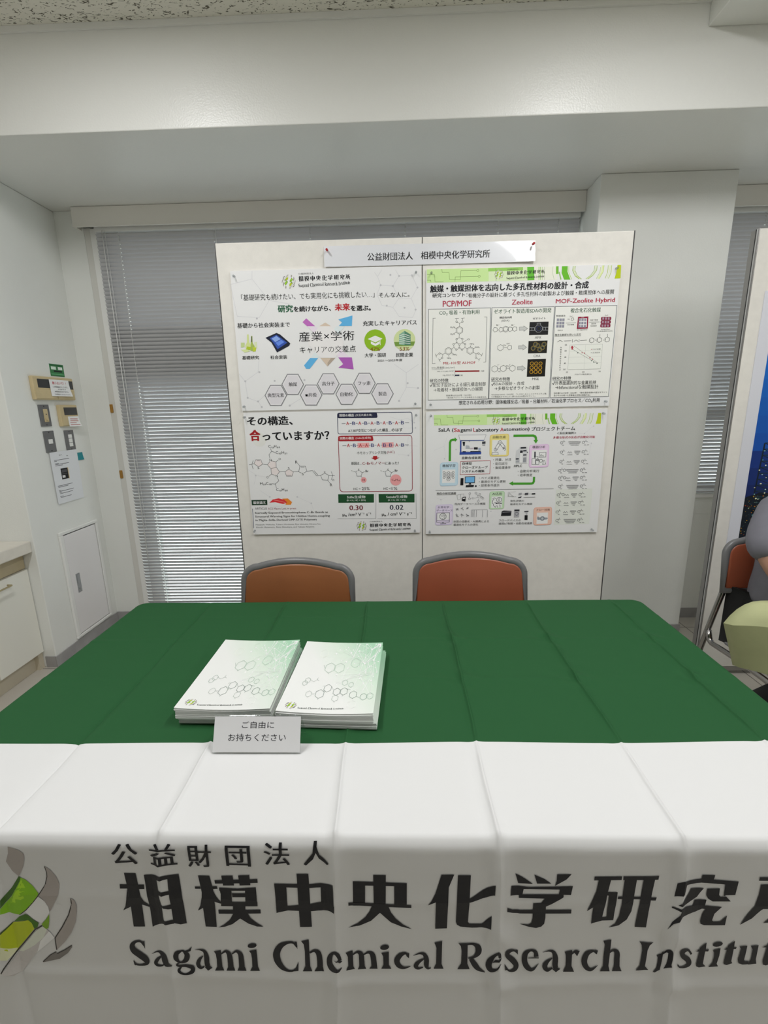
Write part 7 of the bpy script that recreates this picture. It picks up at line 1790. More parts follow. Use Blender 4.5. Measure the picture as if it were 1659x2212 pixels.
# ------------------------------------------------------------------ the room
XL, YW, ZB, YB, Y0 = -1.912, 2.842, 2.489, 2.121, 2.2685
def ceil_mat():
    m = mat('fissured_ceiling_tile', (.66, .645, .58), .9, spec=.2); nt = m.node_tree; b = nt.nodes['Principled BSDF']
    tc = nt.nodes.new('ShaderNodeTexCoord'); mp = nt.nodes.new('ShaderNodeMapping'); mp.inputs['Scale'].default_value = (24, 52, 40)
    n = nt.nodes.new('ShaderNodeTexNoise'); n.inputs['Scale'].default_value = 1.6; n.inputs['Detail'].default_value = 4; n.inputs['Distortion'].default_value = 1.6
    r = nt.nodes.new('ShaderNodeValToRGB'); r.color_ramp.elements[0].position = .37; r.color_ramp.elements[1].position = .42
    r.color_ramp.elements[0].color = (.16, .15, .12, 1); r.color_ramp.elements[1].color = (.80, .785, .71, 1)
    bp = nt.nodes.new('ShaderNodeBump'); bp.inputs['Strength'].default_value = .7; bp.inputs['Distance'].default_value = .004
    nt.links.new(tc.outputs['Object'], mp.inputs[0]); nt.links.new(mp.outputs[0], n.inputs['Vector']); nt.links.new(n.outputs['Fac'], r.inputs[0]); nt.links.new(r.outputs[0], b.inputs['Base Color'])
    nt.links.new(r.outputs[0], bp.inputs['Height']); nt.links.new(bp.outputs[0], b.inputs['Normal']); return m
def floor_mat():
    m = mat('vinyl_floor_tile', (.40, .37, .33), .35, spec=.5); nt = m.node_tree; b = nt.nodes['Principled BSDF']
    tc = nt.nodes.new('ShaderNodeTexCoord'); br = nt.nodes.new('ShaderNodeTexBrick'); br.offset = 0; br.inputs['Scale'].default_value = 1
    br.inputs['Brick Width'].default_value = .45; br.inputs['Row Height'].default_value = .45; br.inputs['Mortar Size'].default_value = .0025
    br.inputs['Color1'].default_value = (.54, .505, .45, 1); br.inputs['Color2'].default_value = (.50, .47, .42, 1); br.inputs['Mortar'].default_value = (.10, .09, .08, 1)
    nt.links.new(tc.outputs['Object'], br.inputs['Vector']); nt.links.new(br.outputs['Color'], b.inputs['Base Color']); return m
struct('floor', bx(-2.75, 4.6, -3.6, 3.2, -.06, 0), floor_mat())
struct('ceiling', bx(-2.75, 4.6, -3.6, YB, ZC, ZC + .06), ceil_mat())
for x, y, *_ in LP:
    bm = bmesh.new()
    for a in ((-.10, -.085), (.085, .10)): box(bm, x + a[0], x + a[1], y - .63, y + .63, ZC - .010, ZC - .0005)
    for a in ((-.63, -.615), (.615, .63)): box(bm, x - .085, x + .085, y + a[0], y + a[1], ZC - .010, ZC - .0005)
    struct('trim_lamp', bm, white_m)
struct('wall_beam', bx(-2.75, 4.6, YB, 3.25, ZB, ZC + .06, bev=.004), beam_m)
struct('trim_ceiling', bx(-2.75, 4.6, YB - .010, YB - .0005, ZC - .020, ZC - .0005), white_m)
struct('beam_cross', bx(1.19, 1.75, -3.6, YB - .001, 2.754, ZC - .0005, bev=.003), wall_m)
struct('wall_left', bx(-2.75, XL, Y0, 3.1, 0, ZB - .001, bev=.004), wall_m)
struct('wall_recess', bx(-2.75, -2.65, -3.6, Y0 - .001, 0, ZC), wall_m)
struct('wall_right', bx(4.5, 4.6, -3.6, 3.2, 0, ZC), wall_m)
struct('wall_rear', bx(-2.75, 4.6, -3.7, -3.6, 0, ZC), wall_m)
struct('wall_back', bx(XL + .0005, -1.752, YW, 3.05, 0, ZB - .001), wall_m)
struct('wall_pillar', bx(1.03, 1.70, 2.615, 3.05, 0, ZB - .001, bev=.003), wall_m)
struct('wall_spandrel', bx(1.7005, 4.5, YW, 3.0, 0, .80), wall_m)
struct('wall_lintel', bx(-1.752, 4.5, 2.94, 3.05, 2.40, ZB - .001), wall_m)
struct('trim_sill', bx(1.7005, 4.5, YW - .012, 3.0, .801, .828, bev=.003), white_m)
struct('trim_panel', bx(1.7005, 4.5, YW - .004, YW - .0005, .70, .775), wall_m)
# baseboards
BH_ = .066
struct('baseboard_left', bx(XL, XL + .006, Y0 - .006, YW - .0005, 0, BH_, bev=.0015), base_m)
struct('baseboard_recess', bx(-1.9705, XL - .0005, Y0 - .006, Y0 - .0005, 0, BH_), base_m)
struct('baseboard_back', bx(XL + .0065, -1.752, YW - .006, YW - .0005, 0, BH_), base_m)
struct('baseboard_pillar', bx(1.024, 1.706, 2.609, 2.6145, 0, BH_, bev=.0015), base_m)
struct('baseboard_right', bx(1.7065, 4.5, YW - .006, YW - .0005, 0, BH_), base_m)
struct('sky_blocker', bx(-2.75, 4.6, 3.06, 4.5, 2.45, 2.60), wall_m)  # unseen slab added outside to keep sky light off the upper slats
# left window: frame, transom, panes, white jamb strip
bm = bmesh.new()
box(bm, -1.7515, -1.7145, YW + .001, 2.98, 0, 2.40); box(bm, -1.7145, -1.692, 2.90, 2.98, 0, 2.40); box(bm, .99, 1.029, 2.87, 2.98, 0, 2.40); box(bm, -1.692, .99, 2.88, 2.98, 0, .10); box(bm, -1.692, .99, 2.88, 2.98, 2.34, 2.40)
box(bm, -1.692, .99, 2.90, 2.97, 1.57, 1.86); box(bm, -1.692, -1.60, 2.90, 2.97, .10, 2.34); box(bm, -.32, -.26, 2.90, 2.97, .10, 2.34)
wf = struct('window_1', bm, frame_m)
for x0, x1, z0, z1 in ((-1.60, -.32, .10, 1.57), (-.26, .99, .10, 1.57), (-1.60, -.32, 1.86, 2.34), (-.26, .99, 1.86, 2.34)):
    obj('pane', bx(x0, x1, 2.932, 2.937, z0, z1), glass_m, wf)
struct('trim_jamb', bx(-1.714, -1.681, YW - .004, 2.895, 0, 2.395), white_m)
bm = bmesh.new()
box(bm, 1.7005, 1.74, 2.88, 2.98, .828, 2.40); box(bm, 4.44, 4.5, 2.88, 2.98, .828, 2.40); box(bm, 1.74, 4.44, 2.88, 2.98, 2.34, 2.40); box(bm, 1.74, 4.44, 2.88, 2.98, .828, .88)
box(bm, 1.74, 4.44, 2.90, 2.97, 1.28, 1.34); box(bm, 3.05, 3.11, 2.90, 2.97, .88, 2.34)
wf2 = struct('window_2', bm, frame_m)
for x0, x1 in ((1.74, 3.05), (3.11, 4.44)):
    for z0, z1 in ((.88, 1.28), (1.34, 2.34)): obj('pane', bx(x0, x1, 2.932, 2.937, z0, z1), glass_m, wf2)
# blind boxes under the beam
def pelmet(n, x0, x1):
    bm = bmesh.new()
    box(bm, x0, x1, 2.788, 2.798, 2.388, ZB - .0015, bev=.0015); box(bm, x0, x0 + .012, 2.798, YW - .001, 2.388, ZB - .0015); box(bm, x0, x1, 2.784, 2.788, 2.388, 2.394)
    struct('trim_pelmet' + n, bm, mat('pelmet_paint', (.82, .795, .745), .45, bump=.05, bscale=90))
pelmet('_left', -1.776, 1.029); pelmet('_right', 1.701, 4.4)

# ------------------------------------------------------------------ venetian blinds
def blind(label, x0, x1, ztop, zbot, cords, ang=56, y=2.832):
    t = thing('venetian_blind', label, 'blind', (x0, y, ztop))
    W = x1 - x0; N = 5; ch = .025; pitch = .0215; bm = bmesh.new()
    cuts = [0]
    for c in cords: cuts += [c - .004, c + .004]
    cuts.append(W); a = math.radians(ang)
    prof = []
    for i in range(N + 1):
        q = i / N - .5; cr = .0022 * (1 - (2 * q) ** 2)
        # room edge high: q=+.5 is the inner, upper edge
        prof.append((-q * ch * math.cos(a) - cr * math.sin(a), q * ch * math.sin(a) - cr * math.cos(a)))
    z = -.045
    while ztop + z > zbot + .02:
        rows = [[bm.verts.new((cx + random.uniform(-.0004, .0004), p[0], z + p[1])) for p in prof] for cx in cuts]
        for i in range(len(cuts) - 1):
            hole = i % 2 == 1
            for k in range(N):
                if hole and k in (2,): continue
                f = bm.faces.new((rows[i][k], rows[i + 1][k], rows[i + 1][k + 1], rows[i][k + 1])); f.smooth = True
        z -= pitch
    obj('slats', bm, blind_m, t)
    obj('head_rail', bx(0, W, -.014, .014, -.026, .0), white_m, t)
    obj('bottom_rail', bx(0, W, -.012, .012, zbot - ztop, zbot - ztop + .014, bev=.003), blind_m, t)
    for c in cords:
        bm = bmesh.new(); tube(bm, [(c, -.0085, -.02), (c, -.0085, zbot - ztop + .01)], .0009, 5); tube(bm, [(c, .0095, -.02), (c, .0095, zbot - ztop + .01)], .0009, 5); obj('ladder_cord', bm, white_m, t)
    return t
b1 = blind('wide white venetian blind closed behind the two poster boards', -1.677, 1.015, 2.398, .11, (.13, .67, 1.21, 1.74, 2.25, 2.58))
bm = bmesh.new(); tube(bm, [(.045, -.018, -.02), (.047, -.018, -1.95)], .0022, 6); obj('tilt_wand', bm, white_m, b1)
bm = bmesh.new(); tube(bm, [(.06, -.016, -.02), (.062, -.016, -1.75)], .0011, 5); obj('pull_cord', bm, white_m, b1)
bm = bmesh.new(); tube(bm, [(.685, -.016, -.02), (.685, -.016, -.17)], .0011, 5); lathe(bm, [(.002, 0), (.006, -.008), (.008, -.03), (.004, -.035)], (.685, -.016, -.165), 8); obj('cord_knob', bm, white_m, b1)
blind('white venetian blind seen between the pillar and the right board', 1.712, 4.38, 2.398, .835, (.30, 1.0, 1.7, 2.4), 57)

# ------------------------------------------------------------------ brown tabs on the window frame, left wall fittings
for z, lab in ((1.382, 'upper of two brown tabs on the left window edge'), (.976, 'lower of two brown tabs on the left window edge')):
    tag(obj('frame_tab', bx(-1.7505, -1.733, YW - .006, YW + .0028, z, z + .050, bev=.002), mat('brown_tape', (.40, .20, .03), .5, var=.2, vscale=60)), lab, 'tab', 'brown tabs on the window frame')
def lw(y, z, out=0): return Vector((XL + out, y, z))
def LB(bm, y0, y1, z0, z1, o0, o1, bev=0, mi=0): box(bm, XL + o0, XL + o1, y0, y1, z0, z1, bev, mi)
def wallprint(bm, mats, pr, y0, ztop, out):
    pr.into(bm, mats, lambda x, y, l: lw(y0 + x / 1000, ztop - y / 1000, out + l * 3e-6))
cream_m = mat('aged_cream_plastic', (.64, .52, .30), .5, bump=.04, bscale=60, var=.12, vscale=12)
# access hatch
t = thing('access_hatch', 'white metal access hatch low on the left wall', 'hatch', lw(2.605, .08))
def put(o, t): o.parent = t; o.location = -t.location; return o
hat_m = mat('hatch_paint', (.80, .78, .785), .4, bump=.05, bscale=120)
bm = bmesh.new()
for a in ((2.440, 2.775, .078, .094), (2.440, 2.775, .709, .728), (2.440, 2.466, .094, .709), (2.752, 2.775, .094, .709)): LB(bm, *a, .0005, .014, .003)
put(obj('frame', bm, white_m), t)
bm = bmesh.new(); LB(bm, 2.466, 2.752, .094, .709, .0005, .002); put(obj('door_gap', bm, dark_m), t)
bm = bmesh.new(); LB(bm, 2.4685, 2.7465, .0985, .7035, .002, .011, .002); hd = put(obj('door', bm, hat_m), t)
bm = bmesh.new(); LB(bm, 2.509, 2.541, .342, .458, .0105, .013, .001); LB(bm, 2.514, 2.536, .395, .452, .0128, .0145, .001); lathe(bm, [(.007, .0125), (.007, .016), (.004, .017)], (XL, 2.525, .365), 12, 'X')
o = obj('latch', bm, steel_m); o.parent = hd
# green card
t = tag(sheet('wall_card', bx(XL + .0003, XL + .0012, 2.605, 2.714, 1.588, 1.654), [mat('card_green', '2f7a45', .5)]), 'small green card on the left wall above the cream controllers', 'card')
bm = bmesh.new(); bm.from_mesh(t.data); mats = [MATS['card_green']]
pr = Print()
pr.run([('P', 'cfe2d2', [10, 14, 48, 14, 48, 30, 10, 30]), ('P', 'd6ded8', [64, 14, 98, 14, 98, 30, 64, 30]), ('P', '10201a', [28, 34, 92, 34, 92, 43, 28, 43]), ('P', '5fa574', [6, 52, 104, 52, 104, 57, 6, 57]), ('P', '1f5a32', [4, 3, 104, 3, 104, 9, 4, 9])]); wallprint(bm, mats, pr, 2.605, 1.654, .0013)
bm.to_mesh(t.data); bm.free()
for mm in mats[1:]: t.data.materials.append(mm)
# controllers
def controller(label, y0, y1, z0, z1, lcd, split=None):
    t = thing('wall_controller', label, 'controller', lw((y0 + y1) / 2, z0), 0, 'air conditioning controllers on the left wall')
    bm = bmesh.new(); LB(bm, y0, y1, z0, z1, .0003, .022, .005); 
    put(obj('body', bm, cream_m, None), t)
    for a in lcd:
        bm = bmesh.new(); LB(bm, a[0], a[1], a[2], a[3], .0215, .0232, .0007); put(obj('screen', bm, mat('lcd_grey', (.045, .047, .05), .2)), t)
    bm = bmesh.new()
    if split: LB(bm, y0 + .004, split - .002, z0 + .006, z0 + .055, .0215, .0245, .002); LB(bm, split + .002, y1 - .004, z0 + .004, z0 + .055, .0215, .0245, .002)
    else: LB(bm, y0 + .006, y1 - .006, z0 + .006, z0 + .058, .0215, .0245, .002)
    put(obj('flap', bm, cream_m), t); return t
controller('wider cream controller with two dark screens on the left wall', 2.438, 2.745, 1.457, 1.580, ((2.468, 2.60, 1.520, 1.566), (2.672, 2.738, 1.518, 1.564)), 2.60)
controller('narrow cream controller with one dark screen under the wider one', 2.600, 2.745, 1.311, 1.431, ((2.630, 2.738, 1.374, 1.417),))
def hung(name, label, cat, y0, y1, z0, z1, out, ops, curl=.006, col='f0f0f0', group=None):
    bm = bmesh.new(); n = 8; mats = [mat('taped_' + col, col, .6, bump=.02)]; W = y1 - y0; H = z1 - z0
    def pos(x, y, l): 
        v = y / 1000 / H; u = x / 1000 / W; return lw(y0 + x / 1000, z1 - y / 1000, out + .0003 + l * 4e-6 + curl * v * v * (.6 + .8 * (u - .5)))
    g = [[bm.verts.new(pos(W * 1000 * i / n, H * 1000 * j / n, 0)) for i in range(n + 1)] for j in range(n + 1)]
    for j in range(n):
        for i in range(n): bm.faces.new((g[j][i], g[j][i + 1], g[j + 1][i + 1], g[j + 1][i])).smooth = True
    g2 = bmesh.ops.solidify(bm, geom=bm.faces[:], thickness=-.0002) if False else None
    pr = Print(); pr.run(ops); k = W * 1000 / n; kk = H * 1000 / n
    pr.into(bm, mats, lambda x, y, l: pos(x, y, l + 60), [k * i for i in range(1, n)], [kk * i for i in range(1, n)])
    return tag(sheet(name, bm, mats), label, cat, group)
hung('taped_note', 'white note with red heading taped over the wider controller', 'note', 2.550, 2.703, 1.478, 1.567, .0246, [('T', '触らないで！！', 22, 10, 105, 16, 'b02a3a', 1), ('T', 'この時間設定をしています。', 20, 34, 118, 10, '333333', 1), ('T', '設定温度を変えず', 55, 48, 62, 7, '555555', 1), ('T', '※時間指定はありません', 28, 60, 104, 9, '333333', 1), ('T', '下の時間設定をさわらないでください。', 22, 75, 118, 8, '333333', 1)], .014)
hung('taped_note', 'small white note in red print taped on the narrow controller', 'note', 2.650, 2.742, 1.309, 1.366, .0246, [('S', 'a8504a', 4.5, [16, 14, 78, 16]), ('S', 'b0605a', 4.5, [14, 25, 80, 27]), ('S', 'a8504a', 3.5, [10, 36, 60, 38]), ('S', 'a8504a', 3.5, [10, 47, 84, 49])], .012)
# switch plates
def plate(label, y0, y1, z0, z1):
    t = thing('switch_plate', label, 'switch plate', lw((y0 + y1) / 2, z0), 0, 'grey switch plates on the left wall')
    bm = bmesh.new(); LB(bm, y0, y1, z0, z1, .0003, .006, .002); put(obj('face_plate', bm, mat('plate_steel', (.20, .20, .205), .4, metal=.6, bump=.06, bscale=500)), t)
    for z in (z0 + .009, z1 - .009):
        bm = bmesh.new(); lathe(bm, [(.003, .0055), (.003, .0072), (.0015, .0076)], (XL, (y0 + y1) / 2, z), 8, 'X'); put(obj('screw', bm, dark_m), t)
    return t
t = plate('grey switch plate with a cream dial insert, left of the narrow controller', 2.465, 2.541, 1.316, 1.432)
bm = bmesh.new(); LB(bm, 2.492, 2.522, 1.340, 1.409, .0055, .009, .0015); put(obj('insert', bm, cream_m), t)
bm = bmesh.new(); lathe(bm, [(.009, .0085), (.009, .013), (.007, .0145)], (XL, 2.507, 1.355), 14, 'X'); put(obj('dial', bm, cream_m), t)
bm = bmesh.new(); lathe(bm, [(.003, .0085), (.003, .0105)], (XL, 2.507, 1.381), 8, 'X'); put(obj('indicator', bm, dark_m), t)
t = plate('grey switch plate with one square white button above the notice', 2.468, 2.544, 1.176, 1.292)
bm = bmesh.new(); LB(bm, 2.492, 2.522, 1.222, 1.247, .0055, .0095, .0015); put(obj('button', bm, white_m), t)
t = plate('grey switch plate with three white rocker buttons in a column', 2.627, 2.702, 1.171, 1.288)
for k in range(3):
    bm = bmesh.new(); LB(bm, 2.651, 2.679, 1.195 + k * .0235, 1.2165 + k * .0235, .0055, .0095, .0012); put(obj('rocker', bm, white_m), t)
# notice sheet, sticky note
ops = [('T', 'お知らせ', 68, 18, 26, 5, '222222', 1), ('T', '事務局', 126, 27, 14, 5, '444444', 1)]
for x, y, w_ in ((26, 46, 120), (24, 52, 20), (26, 65, 30), (28, 70, 110), (28, 77, 58), (20, 190, 120), (22, 197, 80), (22, 215, 14), (24, 221, 118), (24, 228, 22), (26, 234, 108), (24, 250, 26), (26, 256, 90)): ops.append(('S', '444448', 2.6, [x, y, x + w_, y]))
ops += [('P', '1b1b1d', [62, 96, 118, 96, 118, 158, 62, 158]), ('P', 'c9b48a', [118, 96, 124, 96, 124, 160, 118, 160]), ('P', 'd8d8d8', [68, 136, 92, 136, 92, 150, 68, 150]), ('P', '4a4a4e', [70, 104, 110, 104, 110, 120, 70, 120]), ('S', '6a6a6e', 2, [66, 128, 112, 128])]
hung('notice_sheet', 'white printed notice sheet with a dark picture on the left wall', 'notice', 2.482, 2.702, .884, 1.175, .0065, ops, -.003, 'e6e8ec')
hung('sticky_note', 'teal sticky note beside the notice sheet', 'sticky note', 2.706, 2.757, 1.108, 1.153, .0004, [], .006, '1f8a94')

# ------------------------------------------------------------------ kitchenette
cab_m = mat('cabinet_laminate', (.82, .81, .74), .35, bump=.02, bscale=60); wood_m = mat('pale_rail', (.56, .47, .30), .5, var=.12, vscale=9)
top_m = mat('worktop_laminate', (.74, .70, .62), .3, var=.06, vscale=25, coat=.1)
tag(obj('worktop', bx(-2.645, -1.926, .9, Y0 - .002, .674, .736, bev=.006), top_m), 'cream kitchenette worktop ending at the left wall', 'worktop')
t = thing('base_cabinet', 'pale cabinet with bar handles under the worktop at left', 'cabinet', (-2.3, 1.6, 0))
def putc(o): o.parent = t; o.location = -t.location; return o
bm = bmesh.new(); box(bm, -2.645, -1.992, .9, Y0 - .002, .10, .6735); box(bm, -2.645, -2.01, .9, 2.235, .0, .10); box(bm, -2.10, -1.985, 2.235, Y0 - .002, 0, .10); putc(obj('carcass', bm, mat('carcass_board', (.62, .56, .44), .5)))
putc(obj('rail', bx(-1.992, -1.982, .9, Y0 - .004, .586, .6735, bev=.001), wood_m))
for y0, y1 in ((1.981, 2.263), (1.69, 1.975), (1.30, 1.684)):
    d = putc(obj('door', bx(-1.991, -1.970, y0, y1, .100, .581, bev=.002), cab_m))
    bm = bmesh.new(); hy0, hy1 = (y0 + .02, y0 + .145)
    tube(bm, bend([(-1.971, hy0, .545), (-1.945, hy0, .545), (-1.945, hy1, .545), (-1.971, hy1, .545)], .008), .0045, 8); h = obj('handle', bm, mat('brass_handle', (.55, .47, .28), .3, metal=.7)); h.parent = d

# ------------------------------------------------------------------ poster boards
edge_m = mat('board_edge_metal', (.10, .098, .10), .4, metal=.7, bump=.05); foot_m = mat('board_foot', (.05, .05, .05), .5)
def board(label, x0, x1, yf, zt, trim=.0035, thick=.03, em=None, reach=.10, seam=0):
    t = thing('poster_board', label, 'display board', ((x0 + x1) / 2, yf + thick / 2, 0), 0, 'white standing poster boards'); L = Vector(t.location)
    def pc(o): o.parent = t; o.location = -L; return o
    tl, tr = (.0008 if seam > 0 else trim), (.0008 if seam < 0 else trim)
    pc(obj('panel', bx(x0 + tl, x1 - tr, yf, yf + thick, .045, zt - .0015, bev=.002), panel_m))
    for a in ((x0, x0 + tl), (x1 - tr, x1)): pc(obj('side_rail', bx(a[0], a[1], yf - .001, yf + thick + .001, .03, zt), em or edge_m))
    pc(obj('top_rail', bx(x0 + tl, x1 - tr, yf + .003, yf + thick, zt - .0015, zt), panel_m)); pc(obj('bottom_rail', bx(x0, x1, yf, yf + thick, .022, .045), em or edge_m))
    for x in (x0 + .08, x1 - .08): pc(obj('foot', bx(x - .02, x + .02, yf - reach, yf + thick + .10, 0, .022, bev=.004), foot_m))
    return t
YF = 2.185
board('white standing board on the left of the pair behind the chairs', -.780, .1213, YF, 2.092, seam=-1)
board('white standing board on the right of the pair, beside the pillar', .1217, 1.020, YF, 2.092, seam=1)
bd3 = board('white standing board with the night photo poster at the right edge', 1.530, 2.43, 2.18, 2.085, .004, .045, mat('grey_rail_metal', (.34, .33, .32), .32, metal=.7, bump=.05), 0)
for a, b, mm in ((.004, .0115, mat('painted_highlight', (.60, .60, .60), .3, metal=.6)), (.0135, .0175, dark_m)):  # bright strip stands in for the rail's highlight, dark one for its groove
    o = obj('highlight_groove_strip', bx(1.5285, 1.5299, 2.18 + a, 2.18 + b, .03, 2.085), mm); o.parent = bd3; o.location = -bd3.location
# ------------------------------------------------------------------ posters
foam_m = mat('poster_stock', (.83, .83, .835), .5, spec=.35)
def poster(label, key, x0, z0, W, H, base=foam_m):
    bm = bmesh.new(); box(bm, x0, x0 + W, 2.1765, YF - .0003, z0 - H, z0)
    mats = [base]; pr = Print(); pr.run(PRINT[key]); pr.into(bm, mats, lambda x, y, l: Vector((x0 + x / 1000, 2.1763 - l * 2.5e-6, z0 - y / 1000)))
    return tag(sheet('poster', bm, mats), label, 'poster', 'research posters pinned to the boards')
NAMES = {'poster_tl': 'poster with crossed arrows and seven grey hexagons', 'poster_tr': 'poster with three framed columns under a green banner', 'poster_bl': 'poster with one long molecule and navy and red boxes', 'poster_br': 'poster with thick green loop arrows and coloured cards'}
poster('white ' + NAMES['poster_tl'] + ', upper left', 'poster_tl', -.718, 1.977, .834, .597)
poster('white ' + NAMES['poster_tr'] + ', upper right', 'poster_tr', .138, 1.961, .832, .590)
poster('white ' + NAMES['poster_bl'] + ', lower left', 'poster_bl', -.713, 1.3715, .822, .590)
poster('white ' + NAMES['poster_br'] + ', lower right', 'poster_br', .138, 1.3585, .828, .585)
# title strip, curling at its ends
bm = bmesh.new(); mats = [mat('title_strip_paper', (.78, .79, .82), .35, spec=.6)]; W, H = .905, .083
def npos(x, y, l):
    u = x / 1000 / W; v = y / 1000 / H
    c = .010 * max(0, (u - .78) / .22) ** 2 * v + .008 * max(0, (.16 - u) / .16) ** 2 * v + .0012 * math.sin(9 * u) * v
    return Vector((-.303 + x / 1000, 2.182 - c - .0025 * v * math.sin(PI * u) - l * 3e-6, 2.066 - y / 1000 - .0015 * u))
n = 36
g = [[bm.verts.new(npos(W * 1000 * i / n, H * 1000 * j / 5, 0)) for i in range(n + 1)] for j in range(6)]
for j in range(5):
    for i in range(n): bm.faces.new((g[j][i], g[j][i + 1], g[j + 1][i + 1], g[j + 1][i])).smooth = True
pr = Print(); pr.run(PRINT['banner']); pr.into(bm, mats, lambda x, y, l: npos(x, y, l + 150), [W * 1000 * i / n for i in range(1, n)], [H * 1000 * j / 5 for j in range(1, 5)])
tag(sheet('title_strip', bm, mats), 'long white title strip with black writing across the tops of both boards', 'sign')
bm = bmesh.new()
h2 = [[bm.verts.new(npos(W * 1000 * i / n, H * 1000 * j / 5, 0) + Vector((0, -.0012, 0))) for i in range(n + 1)] for j in range(6)]
for j in range(5):
    for i in range(n): bm.faces.new((h2[j][i], h2[j][i + 1], h2[j + 1][i + 1], h2[j + 1][i])).smooth = True
o = obj('plastic_sleeve', bm, clear_mat('sleeve_film', (.985, .985, .99), .02, .06)); o.parent = bpy.data.objects['title_strip']
# push pins
pin_m = clear_mat('clear_pin', (.80, .82, .83), .16, .2); red_m = mat('red_pin', (.45, .03, .035), .25, coat=.3)
def pin(x, z, label, m, group, y=2.1755, droop=.006):
    t = thing('push_pin', label, 'pin', (x, y, z), 0, group)
    bm = bmesh.new(); lathe(bm, [(.0006, .006), (.0006, -.002)], (0, 0, 0), 6, 'Y'); obj('needle', bm, steel_m, t)
    bm = bmesh.new(); lathe(bm, [(.0042, -.0015), (.0048, -.0025), (.0046, -.0042), (.0030, -.0055), (.0026, -.010), (.0040, -.0145), (.0052, -.0175), (.0050, -.0195), (.0030, -.0203)], (0, 0, 0), 14, 'Y'); h = obj('head', bm, m, t); h.rotation_euler = (droop * 20, 0, 0)
for key, pts in (('poster_tl', ((-.700, 1.955), (.093, 1.950), (-.704, 1.400), (.088, 1.398))), ('poster_tr', ((.160, 1.946), (.948, 1.944), (.158, 1.392), (.950, 1.392))), ('poster_bl', ((-.706, 1.352), (.092, 1.347), (-.704, .803), (.084, .795))), ('poster_br', ((.160, 1.343), (.945, 1.339), (.156, .788), (.938, .790)))):
    for (x, z), cn in zip(pts, ('upper left', 'upper right', 'lower left', 'lower right')):
        nm = NAMES[key].replace('poster with ', ''); nm = {'poster_tl': 'crossed arrows', 'poster_tr': 'three column', 'poster_bl': 'long molecule', 'poster_br': 'green loop'}[key]
        pin(x, z, 'clear push pin at the %s corner of the %s poster' % (cn, nm), pin_m, 'clear push pins on the posters')
pin(-.288, 2.048, 'red push pin at the left end of the title strip', red_m, 'red push pins', 2.176); pin(.588, 2.046, 'red push pin at the right end of the title strip', red_m, 'red push pins', 2.168)

# ------------------------------------------------------------------ night photo poster on the far board
bm = bmesh.new(); px0, pz0, pw, ph = 1.592, 1.84, .80, 1.17
box(bm, px0, px0 + pw, 2.1765, 2.1797, pz0 - ph, pz0); mats = [mat('photo_paper', (.72, .73, .80), .4)]
pr = Print(); P_ = []
for k in range(12):
    a = k / 12; c_ = '%02x%02x%02x' % (int(8 + 8 * a), int(110 - 62 * a), int(200 - 70 * a)) if k < 8 else '%02x%02x%02x' % (14, int(46 - (k - 8) * 6), int(118 - (k - 8) * 14))
    y0, y1 = 45 + k * 80, 45 + (k + 1) * 80.5
    P_.append(('P', c_, [52, y0, pw * 1000 - 52, y0, pw * 1000 - 52, y1, 52, y1]))
P_.append(('P', '0b1420', [52, 905, 120, 880, 300, 900, pw * 1000 - 52, 870, pw * 1000 - 52, 1120, 52, 1120]))
R_ = random.Random(3)
for tx, tw, tt in ((130, 60, 650), (330, 80, 540), (520, 70, 700)):
    for s_ in (-1, 1): P_.append(('S', '0a1a28', 7, [tx + s_ * tw * .45, tt, tx + s_ * tw * .8, 1100]))
    z = tt
    while z < 1080:
        q = (z - tt) / 500; P_.append(('S', '142c3c', 5, [tx - tw * (.45 + .3 * q), z, tx + tw * (.45 + .3 * q), z])); P_.append(('S', '0c1c2a', 3, [tx - tw * (.45 + .3 * q), z, tx + tw * (.45 + .3 * q), z + 26]))
        for k in range(3): P_.append(('C', R_.choice(('a8c8c4', '6fa0a0', 'd8d8b0', '4f8a90')), tx + R_.uniform(-.7, .7) * tw, z + R_.uniform(5, 22), R_.uniform(1.5, 5), R_.uniform(1.5, 4)))
        z += 28
for k in range(700):
    x = R_.uniform(56, pw * 1000 - 56); y = R_.uniform(895, 1115); P_.append(('C', R_.choice(('c89a20', 'a8641c', 'b08018', '7a8c70', '3f5c5c', '8a3a18', '24404a', '1c3038', '6a5018') if x < 250 else ('7a8c70', '3f5c5c', 'c8d0b8', '24404a', 'c89a20', '1c3038')), x, y, R_.uniform(.8, 3.6), R_.uniform(.8, 3.2)))
for k in range(60):
    x = R_.uniform(60, pw * 1000 - 60); y = R_.uniform(900, 1080); P_.append(('S', '070c12', 3, [x, y, x + R_.choice((0, 0, 40)), y + R_.choice((50, 90, 0))]))
pr.run(P_); pr.into(bm, mats, lambda x, y, l: Vector((px0 + x / 1000, 2.1763 - l * 2.5e-6, pz0 - y / 1000)))
tag(sheet('photo_poster', bm, mats), 'tall poster of a lit plant at night under a blue sky', 'poster')

